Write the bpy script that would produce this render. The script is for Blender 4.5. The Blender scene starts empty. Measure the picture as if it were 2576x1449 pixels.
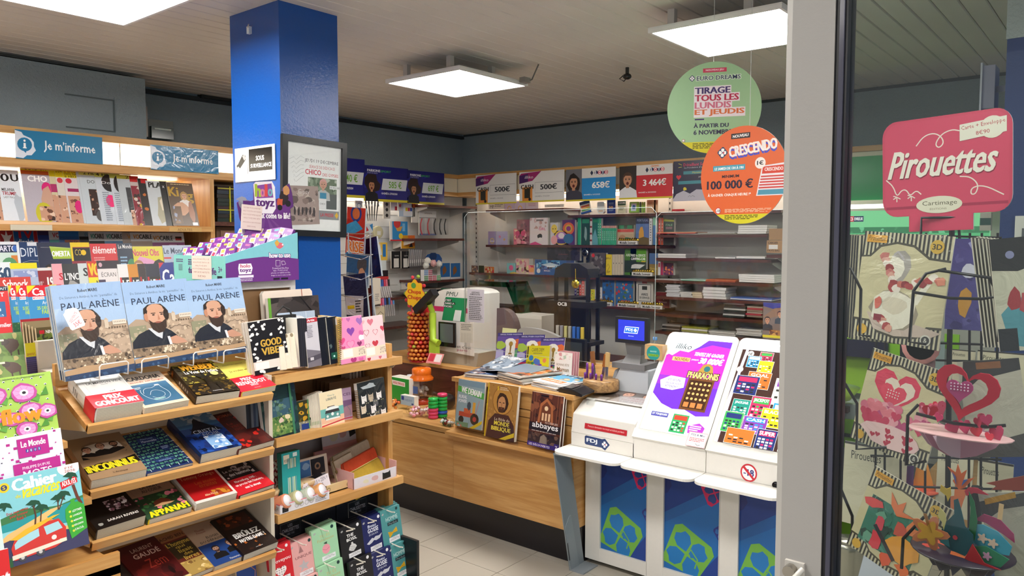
import bpy,bmesh,math,random
from mathutils import Matrix,Vector,Euler
R=math.radians
sc=bpy.context.scene
COL=sc.collection
# --------- camera, world, exposure
CAM_Z=1.75;YAW=39.3;PITCH=3.68;FOC=1930.0
cd=bpy.data.cameras.new('camera');cam=bpy.data.objects.new('camera',cd);COL.objects.link(cam)
cam.location=(0,0,CAM_Z);cam.rotation_euler=(R(90-PITCH),0,R(YAW))
cd.sensor_width=36;cd.lens=FOC/2576*36;cd.clip_start=0.05
sc.camera=cam
w=bpy.data.worlds.new('world');sc.world=w;w.use_nodes=True
w.node_tree.nodes['Background'].inputs[0].default_value=(0.94,0.97,1.0,1)
w.node_tree.nodes['Background'].inputs[1].default_value=0.55
vs=sc.view_settings
vs.view_transform='Standard';vs.look='None';vs.gamma=1;vs.use_curve_mapping=False
vs.exposure=0.3
LAMP=28.0
sc.cycles.max_bounces=7;sc.cycles.diffuse_bounces=4;sc.cycles.glossy_bounces=3
sc.cycles.transparent_max_bounces=12;sc.cycles.transmission_bounces=4
sc.cycles.caustics_reflective=False;sc.cycles.caustics_refractive=False
sc.cycles.sample_clamp_indirect=6
sc.cycles.use_denoising=True
_y=R(YAW);_p=R(PITCH)
FWD=Vector((-math.sin(_y)*math.cos(_p),math.cos(_y)*math.cos(_p),-math.sin(_p)))
RGT=Vector((math.cos(_y),math.sin(_y),0));UPV=RGT.cross(FWD);EYE=Vector((0,0,CAM_Z))
def ray(x,y):return FWD+RGT*((x-1288)/FOC)-UPV*((y-724.5)/FOC)
def on(ax,val,x,y):
 d=ray(x,y);i='XYZ'.index(ax)
 return EYE+d*((val-EYE[i])/d[i])
def onp(P,n,x,y):
 d=ray(x,y);return EYE+d*((P-EYE).dot(n)/d.dot(n))
 # --------- colours and materials
def lin(v):return v/12.92 if v<=0.04045 else((v+0.055)/1.055)**2.4
_cc={}
def C(h):
 if h not in _cc:
  s=h.lstrip('#')
  if len(s)==3:s=''.join(ch*2 for ch in s)
  _cc[h]=(lin(int(s[0:2],16)/255),lin(int(s[2:4],16)/255),lin(int(s[4:6],16)/255),1)
 return _cc[h]
MATS={}
def newmat(name):
 m=bpy.data.materials.new(name);m.use_nodes=True;MATS[name]=m
 nt=m.node_tree;return m,nt,nt.nodes['Principled BSDF']
def nd(nt,t,**k):
 n=nt.nodes.new(t)
 for a,b in k.items():
  if a in n.inputs:n.inputs[a].default_value=b
  else:setattr(n,a,b)
 return n
def vc(name,rough=.5,metal=0.0,coat=0.0,spec=.5,grain=0.0,wrinkle=0.0):
 "material that takes its colour from the mesh's own colour attribute, with a little procedural grain"
 m,nt,b=newmat(name)
 a=nd(nt,'ShaderNodeAttribute',attribute_name='Col')
 b.inputs['Roughness'].default_value=rough;b.inputs['Metallic'].default_value=metal
 b.inputs['Coat Weight'].default_value=coat;b.inputs['Coat Roughness'].default_value=.08
 b.inputs['Specular IOR Level'].default_value=spec
 n=nd(nt,'ShaderNodeTexNoise',Scale=60.0,Detail=3.0)
 mx=nd(nt,'ShaderNodeMix',data_type='RGBA',blend_type='MULTIPLY');mx.inputs[0].default_value=1
 rp=nd(nt,'ShaderNodeMapRange');rp.inputs[3].default_value=1-grain;rp.inputs[4].default_value=1+grain*.3
 tc=nd(nt,'ShaderNodeTexCoord');nt.links.new(tc.outputs['Object'],n.inputs['Vector'])
 nt.links.new(n.outputs[0],rp.inputs[0]);nt.links.new(a.outputs['Color'],mx.inputs[6]);nt.links.new(rp.outputs[0],mx.inputs[7])
 nt.links.new(mx.outputs[2],b.inputs['Base Color'])
 if wrinkle:
  n2=nd(nt,'ShaderNodeTexNoise',Scale=14.0,Detail=4.0,Distortion=1.5);nt.links.new(tc.outputs['Object'],n2.inputs['Vector'])
  bp=nd(nt,'ShaderNodeBump',Strength=wrinkle,Distance=.01);nt.links.new(n2.outputs[0],bp.inputs['Height'])
  nt.links.new(bp.outputs[0],b.inputs['Normal']);nt.links.new(bp.outputs[0],b.inputs['Coat Normal'])
 return m
vc('paper',.55,grain=.06);vc('satin',.32,grain=.04);vc('gloss',.15,spec=.5)
vc('matte',.8,grain=.1);vc('wrap',.3,coat=.7,wrinkle=.35);vc('chrome',.25,metal=1.0);vc('foil',.28,metal=.7,wrinkle=.6)
vc('plastic',.4);vc('cloth',.95,grain=.25,wrinkle=.3)
def flat(name,col,rough=.5,metal=0.0,em=0.0,emc=None):
 m,nt,b=newmat(name);b.inputs['Base Color'].default_value=C(col)
 b.inputs['Roughness'].default_value=rough;b.inputs['Metallic'].default_value=metal
 if em:b.inputs['Emission Color'].default_value=C(emc or col);b.inputs['Emission Strength'].default_value=em
 return m
def glow(name,em):
 "backlit print or screen: emits the mesh's own colours"
 m,nt,b=newmat(name);a=nd(nt,'ShaderNodeAttribute',attribute_name='Col')
 nt.links.new(a.outputs['Color'],b.inputs['Emission Color']);b.inputs['Emission Strength'].default_value=em
 nt.links.new(a.outputs['Color'],b.inputs['Base Color']);b.inputs['Roughness'].default_value=.2
glow('screen',.8);glow('backlit',.62)
flat('lamp_panel','#ffffff',.5,em=LAMP,emc='#fffaf4')
flat('lamp_small','#ffffff',.5,em=4.0,emc='#f4f8ff')
flat('header_light','#fff6e0',.5,em=1.9,emc='#fff3da')
flat('tube_light','#ffffff',.5,em=6.0,emc='#fff8ea')
def glassmat(name,tint,gl=.06,rough=.02):
 m,nt,b=newmat(name);nt.nodes.remove(b);out=nt.nodes['Material Output']
 t=nd(nt,'ShaderNodeBsdfTransparent',Color=C(tint));g=nd(nt,'ShaderNodeBsdfGlossy',Roughness=rough)
 fr=nd(nt,'ShaderNodeLayerWeight',Blend=.5);mx=nd(nt,'ShaderNodeMixShader')
 pw=nd(nt,'ShaderNodeMath',operation='POWER');pw.inputs[1].default_value=4.5;ma=nd(nt,'ShaderNodeMath',operation='MULTIPLY_ADD');ma.inputs[1].default_value=.9;ma.inputs[2].default_value=.035
 nt.links.new(fr.outputs['Facing'],pw.inputs[0]);nt.links.new(pw.outputs[0],ma.inputs[0]);nt.links.new(ma.outputs[0],mx.inputs[0]);nt.links.new(t.outputs[0],mx.inputs[1]);nt.links.new(g.outputs[0],mx.inputs[2])
 nt.links.new(mx.outputs[0],out.inputs['Surface'])
glassmat('glass','#fdfefd');glassmat('door_glass','#e2e7e5');glassmat('plexi','#fbfcfc');glassmat('film','#f8f8f8',rough=.12);glassmat('green_glass','#5ba78c',rough=.05)
def wood(name,c1,c2,scale=1.0,rough=.38,axis=0):
 m,nt,b=newmat(name);tc=nd(nt,'ShaderNodeTexCoord');mp=nd(nt,'ShaderNodeMapping')
 s=[16*scale]*3;s[axis]=1.2*scale;mp.inputs['Scale'].default_value=s
 n=nd(nt,'ShaderNodeTexNoise',Scale=1.5,Detail=6.0,Distortion=.6);n2=nd(nt,'ShaderNodeTexNoise',Scale=9.0,Detail=4.0)
 r=nd(nt,'ShaderNodeValToRGB');r.color_ramp.elements[0].position=.36;r.color_ramp.elements[1].position=.62
 r.color_ramp.elements[0].color=C(c1);r.color_ramp.elements[1].color=C(c2)
 nt.links.new(tc.outputs['Object'],mp.inputs[0]);nt.links.new(mp.outputs[0],n.inputs['Vector']);nt.links.new(mp.outputs[0],n2.inputs['Vector'])
 ad=nd(nt,'ShaderNodeMath',operation='MULTIPLY_ADD');ad.inputs[1].default_value=.3
 nt.links.new(n2.outputs[0],ad.inputs[0]);nt.links.new(n.outputs[0],ad.inputs[2])
 sb=nd(nt,'ShaderNodeMath',operation='SUBTRACT');sb.inputs[1].default_value=.15
 nt.links.new(ad.outputs[0],sb.inputs[0]);nt.links.new(sb.outputs[0],r.inputs[0])
 nt.links.new(r.outputs[0],b.inputs['Base Color']);b.inputs['Roughness'].default_value=rough
wood('maple','#b98648','#d0a265');wood('maple_y','#b98648','#d0a265',axis=1);wood('maple_z','#b98648','#d0a265',axis=2)
wood('brown_shelf','#4a2620','#5f352c',rough=.3);wood('log','#7a5a38','#b08a5a',3)
# --------- mesh builder
class MB:
 def __init__(s):
  s.v=[];s.f=[];s.c=[];s.m=[];s.s=[];s.M=Matrix()
 def add(s,vs_,fs,col,mat='paper',smooth=False):
  k=len(s.v);M=s.M
  s.v+=[M@Vector(p)for p in vs_]
  cl=C(col)
  for f in fs:
   s.f.append([k+i for i in f]);s.c.append(cl);s.m.append(mat);s.s.append(smooth)
  return s
 def box(s,x0,y0,z0,x1,y1,z1,col='#fff',mat='paper',cols=None):
  v=[(x0,y0,z0),(x1,y0,z0),(x1,y1,z0),(x0,y1,z0),(x0,y0,z1),(x1,y0,z1),(x1,y1,z1),(x0,y1,z1)]
  F={'bottom':(0,3,2,1),'top':(4,5,6,7),'front':(0,1,5,4),'back':(2,3,7,6),'left':(3,0,4,7),'right':(1,2,6,5)}
  for n,f in F.items():s.add(v,[],col);s.f.append([len(s.v)-8+i for i in f]);s.c.append(C((cols or{}).get(n,col)));s.m.append(mat);s.s.append(False)
  return s
 def prism(s,pts,y0,y1,col,mat='paper',side=None,axis='y'):
  "polygon in x,z (or x,y / y,z) pushed from y0 to y1"
  n=len(pts)
  P={'y':lambda a,b,t:(a,t,b),'z':lambda a,b,t:(a,b,t),'x':lambda a,b,t:(t,a,b)}[axis]
  v=[P(a,b,y0)for a,b in pts]+[P(a,b,y1)for a,b in pts]
  s.add(v,[list(range(n)),list(range(2*n-1,n-1,-1))],col,mat)
  s.add(v,[(i,(i+1)%n,n+(i+1)%n,n+i)for i in range(n)],side or col,mat)
  return s
 def ring(s,rings,col,mat='paper',caps=True,smooth=True):
  n=len(rings[0]);v=[p for r in rings for p in r];f=[]
  for k in range(len(rings)-1):
   for i in range(n):
    j=(i+1)%n;f.append((k*n+i,k*n+j,(k+1)*n+j,(k+1)*n+i))
  s.add(v,f,col,mat,smooth)
  if caps:s.add(v,[list(range(n))[::-1],list(range((len(rings)-1)*n,len(rings)*n))],col,mat)
  return s
 def tube(s,pts,r,col,mat='chrome',n=6,caps=True,closed=False):
  P=[Vector(p)for p in pts];rings=[];up=None
  if closed:P=P+[P[0],P[1]]
  for i,p in enumerate(P):
   d=(P[min(i+1,len(P)-1)]-P[max(i-1,0)]).normalized()
   if up is None:
    a=Vector((0,0,1))if abs(d.z)<.9 else Vector((1,0,0));up=(a-d*a.dot(d)).normalized()
   else:
    up=up-d*up.dot(d);up=up.normalized()if up.length>1e-6 else d.orthogonal().normalized()
   sd=d.cross(up);rr=r[i]if isinstance(r,(list,tuple))else r
   rings.append([p+(sd*math.cos(2*math.pi*k/n)+up*math.sin(2*math.pi*k/n))*rr for k in range(n)])
  return s.ring(rings,col,mat,caps)
 def lathe(s,prof,x,y,z,col,mat='plastic',n=16,ax='z',cols=None):
  rings=[]
  for r,h in prof:
   rings.append([(x+r*math.cos(2*math.pi*k/n),y+r*math.sin(2*math.pi*k/n),z+h)if ax=='z' else(x+r*math.cos(2*math.pi*k/n),y+h,z-r*math.sin(2*math.pi*k/n))for k in range(n)])
  return s.ring(rings,col,mat,True)
 def ball(s,x,y,z,rx,ry,rz,col,mat='plastic',n=10,m=6):
  prof=[(max(1e-4,math.sin(math.pi*k/m)),-math.cos(math.pi*k/m))for k in range(m+1)]
  return s.ring([[(x+a*rx*math.cos(2*math.pi*k/n),y+a*ry*math.sin(2*math.pi*k/n),z+b*rz)for k in range(n)]for a,b in prof],col,mat,True)
 def art(s,a,M=None):
  k=len(s.v);MM=s.M@M if M else s.M
  s.v+=[MM@Vector(p)for p in a.v]
  for f,c_,m_ in zip(a.f,a.c,a.mm):s.f.append([k+i for i in f]);s.c.append(C(c_));s.m.append(m_ or a.mat);s.s.append(False)
  return s
 def mesh(s,name):
  me=bpy.data.meshes.new(name);me.from_pydata([tuple(p)for p in s.v],[],s.f)
  names=[]
  for m in s.m:
   if m not in names:names.append(m)
  for n in names:me.materials.append(MATS[n])
  ix={n:i for i,n in enumerate(names)}
  me.polygons.foreach_set('material_index',[ix[m]for m in s.m])
  me.polygons.foreach_set('use_smooth',s.s)
  at=me.attributes.new('Col','FLOAT_COLOR','CORNER');buf=[]
  for f,c in zip(s.f,s.c):buf+=list(c)*len(f)
  at.data.foreach_set('color',buf)
  me.update();return me
 def build(s,name,parent=None,loc=(0,0,0),rot=(0,0,0),bev=0,**kw):
  o=bpy.data.objects.new(name,s.mesh(name));COL.objects.link(o)
  o.location=loc;o.rotation_euler=rot
  if parent:o.parent=parent
  if bev:
   b=o.modifiers.new('bevel','BEVEL');b.width=bev;b.segments=2;b.limit_method='ANGLE';b.angle_limit=R(40)
  tag(o,**kw);return o
def tag(o,label=None,cat=None,group=None,kind=None):
 if label:o['label']=label
 if cat:o['category']=cat
 if group:o['group']=group
 if kind:o['kind']=kind
 return o
def thing(name,label,cat,loc=(0,0,0),rot=(0,0,0),group=None):
 o=bpy.data.objects.new(name,None);COL.objects.link(o);o.empty_display_size=.05
 o.location=loc;o.rotation_euler=rot;return tag(o,label,cat,group)
def dup(root,loc=None,rot=None,label=None,group=None):
 c=root.copy();COL.objects.link(c)
 if loc is not None:c.location=loc
 if rot is not None:c.rotation_euler=rot
 if label:c['label']=label
 if group:c['group']=group
 for ch in[o for o in KIDS.get(root.name,[])]:
  d=ch.copy();COL.objects.link(d);d.parent=c
 return c
KIDS={}
# --------- flat print: vector shapes laid on a face (u right, v down, 0..1)
def smooth(P,closed=True,it=2):
 for _ in range(it):
  Q=[]if closed else[P[0]];n=len(P)
  for i in range(n if closed else n-1):
   a,b=P[i],P[(i+1)%n];Q+=[(a[0]*.75+b[0]*.25,a[1]*.75+b[1]*.25),(a[0]*.25+b[0]*.75,a[1]*.25+b[1]*.75)]
  P=Q if closed else Q+[P[-1]]
 return P
_tc={}
def glyphs(txt,bold):
 k=(txt,bold)
 if k not in _tc:
  cu=bpy.data.curves.new('t','FONT');cu.body=txt;cu.resolution_u=2 if len(txt)<12 else 1;cu.offset=bold
  ob=bpy.data.objects.new('t',cu);me=bpy.data.meshes.new_from_object(ob)
  V=[(v.co.x,v.co.y)for v in me.vertices];F=[tuple(p.vertices)for p in me.polygons]
  bpy.data.objects.remove(ob);bpy.data.curves.remove(cu);bpy.data.meshes.remove(me)
  xs=[a for a,b in V]or[0,1];ys=[b for a,b in V]or[0,1]
  x0,x1,y0,y1=min(xs),max(xs),min(ys),max(ys)
  _tc[k]=([((a-x0)/max(x1-x0,1e-6),(b-y0)/max(y1-y0,1e-6))for a,b in V],F)
 return _tc[k]
class Art:
 def __init__(s,w,h,mat='satin'):
  s.w,s.h,s.mat=w,h,mat;s.v=[];s.f=[];s.c=[];s.mm=[];s.k=8e-5
 def put(s,P,F,col,mat=None):
  k=len(s.v);s.k+=2.2e-5
  s.v+=[((min(1,max(0,u))-.5)*s.w,-s.k,(1-min(1,max(0,v)))*s.h)for u,v in P]
  for f in F:s.f.append([k+i for i in f]);s.c.append(col);s.mm.append(mat)
 def r(s,u0,v0,u1,v1,col,mat=None):s.put([(u0,v1),(u1,v1),(u1,v0),(u0,v0)],[(0,1,2,3)],col,mat)
 def p(s,pts,col,mat=None):
  if len(pts)<=4:s.put(pts[::-1],[tuple(range(len(pts)))],col,mat);return
  from mathutils.geometry import tessellate_polygon
  t=tessellate_polygon([[Vector((a,b,0))for a,b in pts]])
  F=[]
  for a,b,c in t:
   A,B_,C_=pts[a],pts[b],pts[c]
   cr=(B_[0]-A[0])*(C_[1]-A[1])-(B_[1]-A[1])*(C_[0]-A[0])
   F.append((a,b,c)if cr<0 else(a,c,b))
  s.put(pts,F,col,mat)
 def e(s,u,v,ru,rv=None,col='#fff',n=16,a0=0,a1=360,mat=None):
  if rv is None:rv=ru*s.w/s.h
  P=[(u+ru*math.cos(R(a0+(a1-a0)*i/n)),v+rv*math.sin(R(a0+(a1-a0)*i/n)))for i in range(n if a1-a0==360 else n+1)]
  s.put(P[::-1],[tuple(range(len(P)))],col,mat)
 def blob(s,u,v,ru,rv,col,n=9,j=.25,seed=0,mat=None):
  rn=random.Random(seed*7919+int(u*991)+int(v*577));P=[]
  for i in range(n):
   q=1+rn.uniform(-j,j);a=2*math.pi*i/n;P.append((u+ru*q*math.cos(a),v+rv*q*math.sin(a)))
  s.p(P,col,mat)
 def m(s,u0,v0,u1,v1,pal,n=30,size=.08,seed=1,asp=1.0):
  rn=random.Random(seed)
  s.r(u0,v0,u1,v1,pal[0])
  for i in range(n):
   cu,cv=rn.uniform(u0,u1),rn.uniform(v0,v1);rr=size*rn.uniform(.4,1.3);k=rn.randint(4,7);ph=rn.random()*6
   P=[(min(u1,max(u0,cu+rr*asp*rn.uniform(.6,1.1)*math.cos(ph+6.283*i2/k))),min(v1,max(v0,cv+rr*s.w/s.h*rn.uniform(.6,1.1)*math.sin(ph+6.283*i2/k))))for i2 in range(k)]
   s.put(P[::-1],[tuple(range(k))],pal[rn.randrange(len(pal))])
 def t(s,txt,u0,v0,u1,v1,col='#fff',bold=.0,rot=0,it=0,arc=0):
  ex=max(0,bold-.01);P,F=glyphs(txt,min(bold,.01));cu,cv=(u0+u1)/2,(v0+v1)/2;Q=[]
  for a,b in P:
   x=(u0+(u1-u0)*a-cu)*s.w;y=(v1-(v1-v0)*b-cv)*s.h
   x-=it*y;y+=arc*(a-.5)**2*s.h
   if rot:cr,sr=math.cos(R(rot)),math.sin(R(rot));x,y=x*cr+y*sr,-x*sr+y*cr
   Q.append((cu+x/s.w,cv+y/s.h))
  if ex:
   dx=min(ex*.75,.055)*(v1-v0)*s.h/s.w;s.put([(a-dx,b)for a,b in Q],F,col);Q=[(a+dx,b)for a,b in Q]
  s.put(Q,F,col)
 def to(s,txt,u0,v0,u1,v1,col,out,bold=.0,ow=.03,**k):
  e1,e2=(v1-v0)*.08*s.h/s.w,(v1-v0)*.08
  for a,b in((-e1,-e2),(e1,-e2),(-e1,e2),(e1,e2)):s.t(txt,u0+a,v0+b,u1+a,v1+b,out,min(bold,.03),**k)
  s.t(txt,u0+(u1-u0)*.008,v0+(v1-v0)*.02,u1-(u1-u0)*.008,v1-(v1-v0)*.02,col,bold,**k)
 def l(s,pts,wd,col,mat=None):
  "stroke, wd in metres"
  n=len(pts);L=[];Rr=[]
  X=[(u*s.w,v*s.h)for u,v in pts]
  for i in range(n):
   a=X[max(i-1,0)];b=X[min(i+1,n-1)];dx,dy=b[0]-a[0],b[1]-a[1];q=math.hypot(dx,dy)or 1
   nx,ny=-dy/q*wd/2,dx/q*wd/2
   L.append(((X[i][0]+nx)/s.w,(X[i][1]+ny)/s.h));Rr.append(((X[i][0]-nx)/s.w,(X[i][1]-ny)/s.h))
  s.put(L+Rr,[(i,i+1,n+i+1,n+i)for i in range(n-1)],col,mat)
 def cv(s,pts,wd,col,mat=None):s.l(smooth(pts,False),wd,col,mat)
 def heart(s,u,v,r,col,rot=0,mat=None):
  P=[]
  for i in range(18):
   t=2*math.pi*i/18;x=.0625*16*math.sin(t)**3;y=-.0625*(13*math.cos(t)-5*math.cos(2*t)-2*math.cos(3*t)-math.cos(4*t))
   cr,sr=math.cos(R(rot)),math.sin(R(rot));x,y=x*cr-y*sr,x*sr+y*cr
   P.append((u+x*r,v+y*r*s.w/s.h))
  s.p(P,col,mat)
 def clover(s,u,v,r,leaf,lozenge=None,dot='#d8222e',rot=0):
  k=s.w/s.h
  def q(x,y):cr,sr=math.cos(R(rot)),math.sin(R(rot));return(u+(x*cr-y*sr)*r,v+(x*sr+y*cr)*r*k)
  if lozenge:
   P=[]
   for cx,cy in((0,-1),(1,0),(0,1),(-1,0)):
    P+=[q(cx*1.25+(-.16 if cy else(.0 if 0 else 0))+(0 if cy else-.16*cx),cy*1.25-(.16*cy if cy else 0)+(0 if cy else-.16)),q(cx*1.25+(.16 if cy else-.16*cx),cy*1.25-(.16*cy if cy else 0)+(0 if cy else.16))]
   P.sort(key=lambda p:math.atan2((p[1]-v)/k,p[0]-u));s.p(P,lozenge)
  for a in(-90,0,90,180):
   ca,sa=math.cos(R(a)),math.sin(R(a));P=[]
   for x,y in((.08,0),(.35,-.3),(.62,-.34),(.82,-.2),(.78,0),(.82,.2),(.62,.34),(.35,.3)):P.append(q(x*ca-y*sa,x*sa+y*ca))
   s.p(P,leaf)
  if dot:s.p([q(.12,-.12),q(.4,-.12),q(.4,.16),q(.12,.16)],dot)
 def bust(s,u,v,r,skin='#d9a58a',hair='#2b1d18',top='#26303f',beard=None,long=False,bald=False,mouth=False,back=None):
  k=s.w/s.h;rv=r*k
  if long:s.blob(u,v+rv*.35,r*1.35,rv*1.75,hair,12,.1,3)
  s.p([(u-r*1.9,v+rv*3.6),(u-r*1.7,v+rv*1.9),(u-r*.5,v+rv*1.25),(u+r*.5,v+rv*1.25),(u+r*1.7,v+rv*1.9),(u+r*1.9,v+rv*3.6)],top)
  s.p([(u-r*.35,v+rv*.6),(u+r*.35,v+rv*.6),(u+r*.3,v+rv*1.45),(u-r*.3,v+rv*1.45)],skin)
  s.e(u,v-rv*.12,r*1.0,rv*1.12,hair,14)
  s.e(u,v+rv*.08,r*.8,rv*1.05,skin,14)
  if bald:s.e(u,v-rv*.45,r*.68,rv*.62,skin,12)
  else:s.p([(u-r*.95,v-rv*.1),(u-r*.85,v-rv*.75),(u-r*.2,v-rv*1.2),(u+r*.6,v-rv*1.05),(u+r*.95,v-rv*.1),(u+r*.55,v-rv*.6),(u-r*.4,v-rv*.65)],hair)
  if beard:s.p([(u-r*.78,v+rv*.25),(u-r*.3,v+rv*.45),(u+r*.3,v+rv*.45),(u+r*.78,v+rv*.25),(u+r*.55,v+rv*1.0),(u,v+rv*1.4),(u-r*.55,v+rv*1.0)],beard)
  for d in(-1,1):
   s.e(u+d*r*.33,v+rv*.0,r*.17,rv*.09,'#2a1e1a',8)
   s.r(u+d*r*.33-r*.2,v-rv*.22,u+d*r*.33+r*.2,v-rv*.15,hair)
  s.p([(u-r*.06,v),(u+r*.1,v+rv*.4),(u-r*.12,v+rv*.4)],'#b98468')
  if mouth:s.e(u,v+rv*.66,r*.26,rv*.27,'#5c1518',10)
  else:s.e(u,v+rv*.64,r*.24,rv*.07,'#a8544c',8)
 def lines(s,u0,v0,u1,v1,n,col,seed=1,fill=.5):
  "small print nobody can read: rows of word-sized dashes"
  rn=random.Random(seed);dv=(v1-v0)/n
  for i in range(n):
   u=u0
   end=u1-rn.random()*(u1-u0)*.25
   while u<end:
    q=(u1-u0)*rn.uniform(.05,.16);s.r(u,v0+i*dv,min(u+q,end),v0+i*dv+dv*fill,col);u+=q+(u1-u0)*.025
 def run(s,ops):
  for o in ops:
   getattr(s,o[0])(*o[1:-1],**o[-1])if isinstance(o[-1],dict)else getattr(s,o[0])(*o[1:])
  return s
FRONT={'Y':0.0,'X':R(90)}
def card(name,label,cat,ax,val,x0,y0,x1,y1,bg='#fff',ops=(),d=.004,lean=0,side='#e8e4da',mat='satin',group=None,roll=0,back=None,W=None,H=None,yaw=0,parent=None,edge=None,outline=None,ref=None):
 "a flat or boxy thing whose front faces the shop: pixel box (x0,y0)-(x1,y1) on the plane ax=val, leaning back by lean degrees"
 xm=(x0+x1)/2
 P=on(ax,val,xm,y1 if y1 is not None else y0)
 if y1 is None:P.z-=H*math.cos(R(lean));y1=y0+H*FOC/(P-EYE).dot(FWD)
 th=FRONT[ax]+R(yaw);r_=Vector((math.cos(th),math.sin(th),0));dp=Vector((-math.sin(th),math.cos(th),0));up=dp*math.sin(R(lean))+Vector((0,0,math.cos(R(lean))))
 nrm=r_.cross(up)
 T=onp(P,nrm,xm,y0);h=H or(T-P).length
 ym=(y0+y1)/2
 a=onp(P,nrm,x0,ym);b=onp(P,nrm,x1,ym);w_=W or abs((b-a).dot(r_))
 if W:P=onp(P,nrm,x0,y1)+r_*w_/2
 m=MB();e=side
 if outline:m.prism([((u-.5)*w_,(1-v)*h)for u,v in outline],0,d,bg,mat,side)
 else:m.box(-w_/2,0,0,w_/2,d,h,side,mat if edge is None else edge,{'front':bg,'back':back or bg})
 a_=Art(w_,h,mat);a_.run(ops);m.art(a_)
 rt=Euler((-R(lean),0,th),'XYZ')
 if roll:rt=(Matrix.Rotation(th,3,'Z')@Matrix.Rotation(-R(lean),3,'X')@Matrix.Rotation(R(-roll),3,'Y')).to_euler()
 o=m.build(name,parent,P,rt,label=label,cat=cat,group=group)
 o['_w']=w_;return o
def strip(o,k='_w'):
 if k in o:del o[k]
 # --------- the room
XL,YB,ZC=-5.5,5.9,2.82
def crepi(name,col,bump=.5,gl=.45):
 m,nt,b=newmat(name);tc=nd(nt,'ShaderNodeTexCoord')
 n=nd(nt,'ShaderNodeTexNoise',Scale=70.0,Detail=5.0,Roughness=.65);n2=nd(nt,'ShaderNodeTexNoise',Scale=1.3,Detail=3.0)
 nt.links.new(tc.outputs['Object'],n.inputs['Vector']);nt.links.new(tc.outputs['Object'],n2.inputs['Vector'])
 bp=nd(nt,'ShaderNodeBump',Strength=bump,Distance=.012);nt.links.new(n.outputs[0],bp.inputs['Height']);nt.links.new(bp.outputs[0],b.inputs['Normal'])
 r=nd(nt,'ShaderNodeValToRGB');c=C(col);r.color_ramp.elements[0].color=tuple(v*.85 for v in c[:3])+(1,);r.color_ramp.elements[1].color=tuple(v*1.1 for v in c[:3])+(1,)
 nt.links.new(n2.outputs[0],r.inputs[0]);nt.links.new(r.outputs[0],b.inputs['Base Color']);b.inputs['Roughness'].default_value=gl
crepi('crepi_grey','#9aabb4',1.0,.3);crepi('crepi_white','#a9b3b4',.8,.35);crepi('blue_paint','#1250a2',.12,.22);crepi('dark_blue_paint','#15336e',.12,.35)
crepi('slat_paint','#dcd8d2',.04,.45);crepi('tile_stone','#b9b3a6',.04,.32);crepi('white_panel','#d9d8d4',.02,.5)
crepi('stile_paint','#b4b1ad',.05,.45)
m=MB();m.box(-6,-3,-.1,3,7,-.012,'#6e675c','matte');floor=m.build('floor',kind='structure')
tb=MB();tb.box(0,0,-.01,.2965,.2965,0,'#fff','tile_stone');tme=tb.mesh('floor_tile')
x00,y00=-2.543,3.285
for i in range(-7,6):
 for j in range(-6,2):
  o=bpy.data.objects.new('floor_tile',tme);COL.objects.link(o);o.location=(x00+i*.3,y00+(j-1)*.3+.0015,0);o.parent=floor
far=MB()
for i in range(-12,16):
 for j in range(-18,12):
  if-7<=i<6 and-6<=j<2:continue
  far.box(x00+i*.3,y00+(j-1)*.3,-.011,x00+i*.3+.2965,y00+(j-1)*.3+.2965,-.001,'#fff','tile_stone')
far.build('outer_floor_tiles',floor,kind='stuff')
def wallbox(name,*b,mat='crepi_grey'):
 m=MB();m.box(*b,'#fff',mat);return m.build(name,kind='structure')
wallbox('wall_left',XL-.1,-3,0,XL,YB,ZC+.1)
wallbox('wall_back',XL-.1,YB,0,3,YB+.1,ZC+.1)
m=MB();m.box(XL+.001,-2.9,2.2,-5.08,2.42,ZC-.03,'#fff','crepi_grey')
sof=m.build('trim_1',kind='structure')
m=MB()
for b in((-5.08,1.93,2.62,-5.074,2.22,2.628),(-5.08,2.212,2.43,-5.074,2.22,2.62),(-5.08,1.93,2.425,-5.074,2.22,2.432)):m.box(*b,'#5d6b70','matte')
m.build('patch_outline',sof)
m=MB();m.box(-5.6,-3,ZC+.03,3,6,ZC+.1,'#3a3734','matte');ceil=m.build('ceiling',kind='structure')
sb=MB()
sb.prism([(0,0),(.088,0),(.093,.006),(.093,.018),(-.005,.018),(-.005,.006)],-3,YB-.01,'#fff','slat_paint')
sme=sb.mesh('slat')
for k in range(84):
 o=bpy.data.objects.new('slat',sme);COL.objects.link(o);o.location=(-5.475+k*.1,0,ZC);o.parent=ceil
m=MB();m.box(XL,2.46,ZC-.045,XL+.03,YB,ZC-.015,'#2c3338','matte');m.box(XL+.03,YB-.012,ZC-.02,3,YB,ZC,'#3c474b','matte');m.build('trim_2',kind='structure')
# --------- blue column
CX0,CX1,CY0,CY1=-3.446,-3.042,2.06,2.386
m=MB();m.box(CX0,CY0,0,CX1,CY1,ZC,'#fff','blue_paint');col=m.build('trim_3',kind='structure',bev=.006)
m=MB();P=on('Y',CY0,631,76);m.box(P.x-.012,CY0-.015,P.z-.018,P.x+.008,CY0,P.z+.015,'#dfe6ee','plastic');m.tube([(P.x,CY0-.015,P.z+.01),(P.x+.015,CY0-.02,P.z+.02)],.003,'#c8cdd2')
m.build('hook',col)
m=MB();m.box(-.365,3.0,0,.6,3.8,2.40,'#fff','dark_blue_paint');m.box(-.368,2.997,2.40,.6,3.8,ZC,'#fff','crepi_white')
pil=m.build('trim_4',kind='structure')
m=MB();P=on('Y',3.0,2555,590);m.box(P.x,2.97,P.z-.07,P.x+.12,3.0,P.z+.06,'#cfcfc8','plastic');m.box(P.x+.02,2.966,P.z-.03,P.x+.07,2.97,P.z+.02,'#50565a','plastic')
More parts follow.
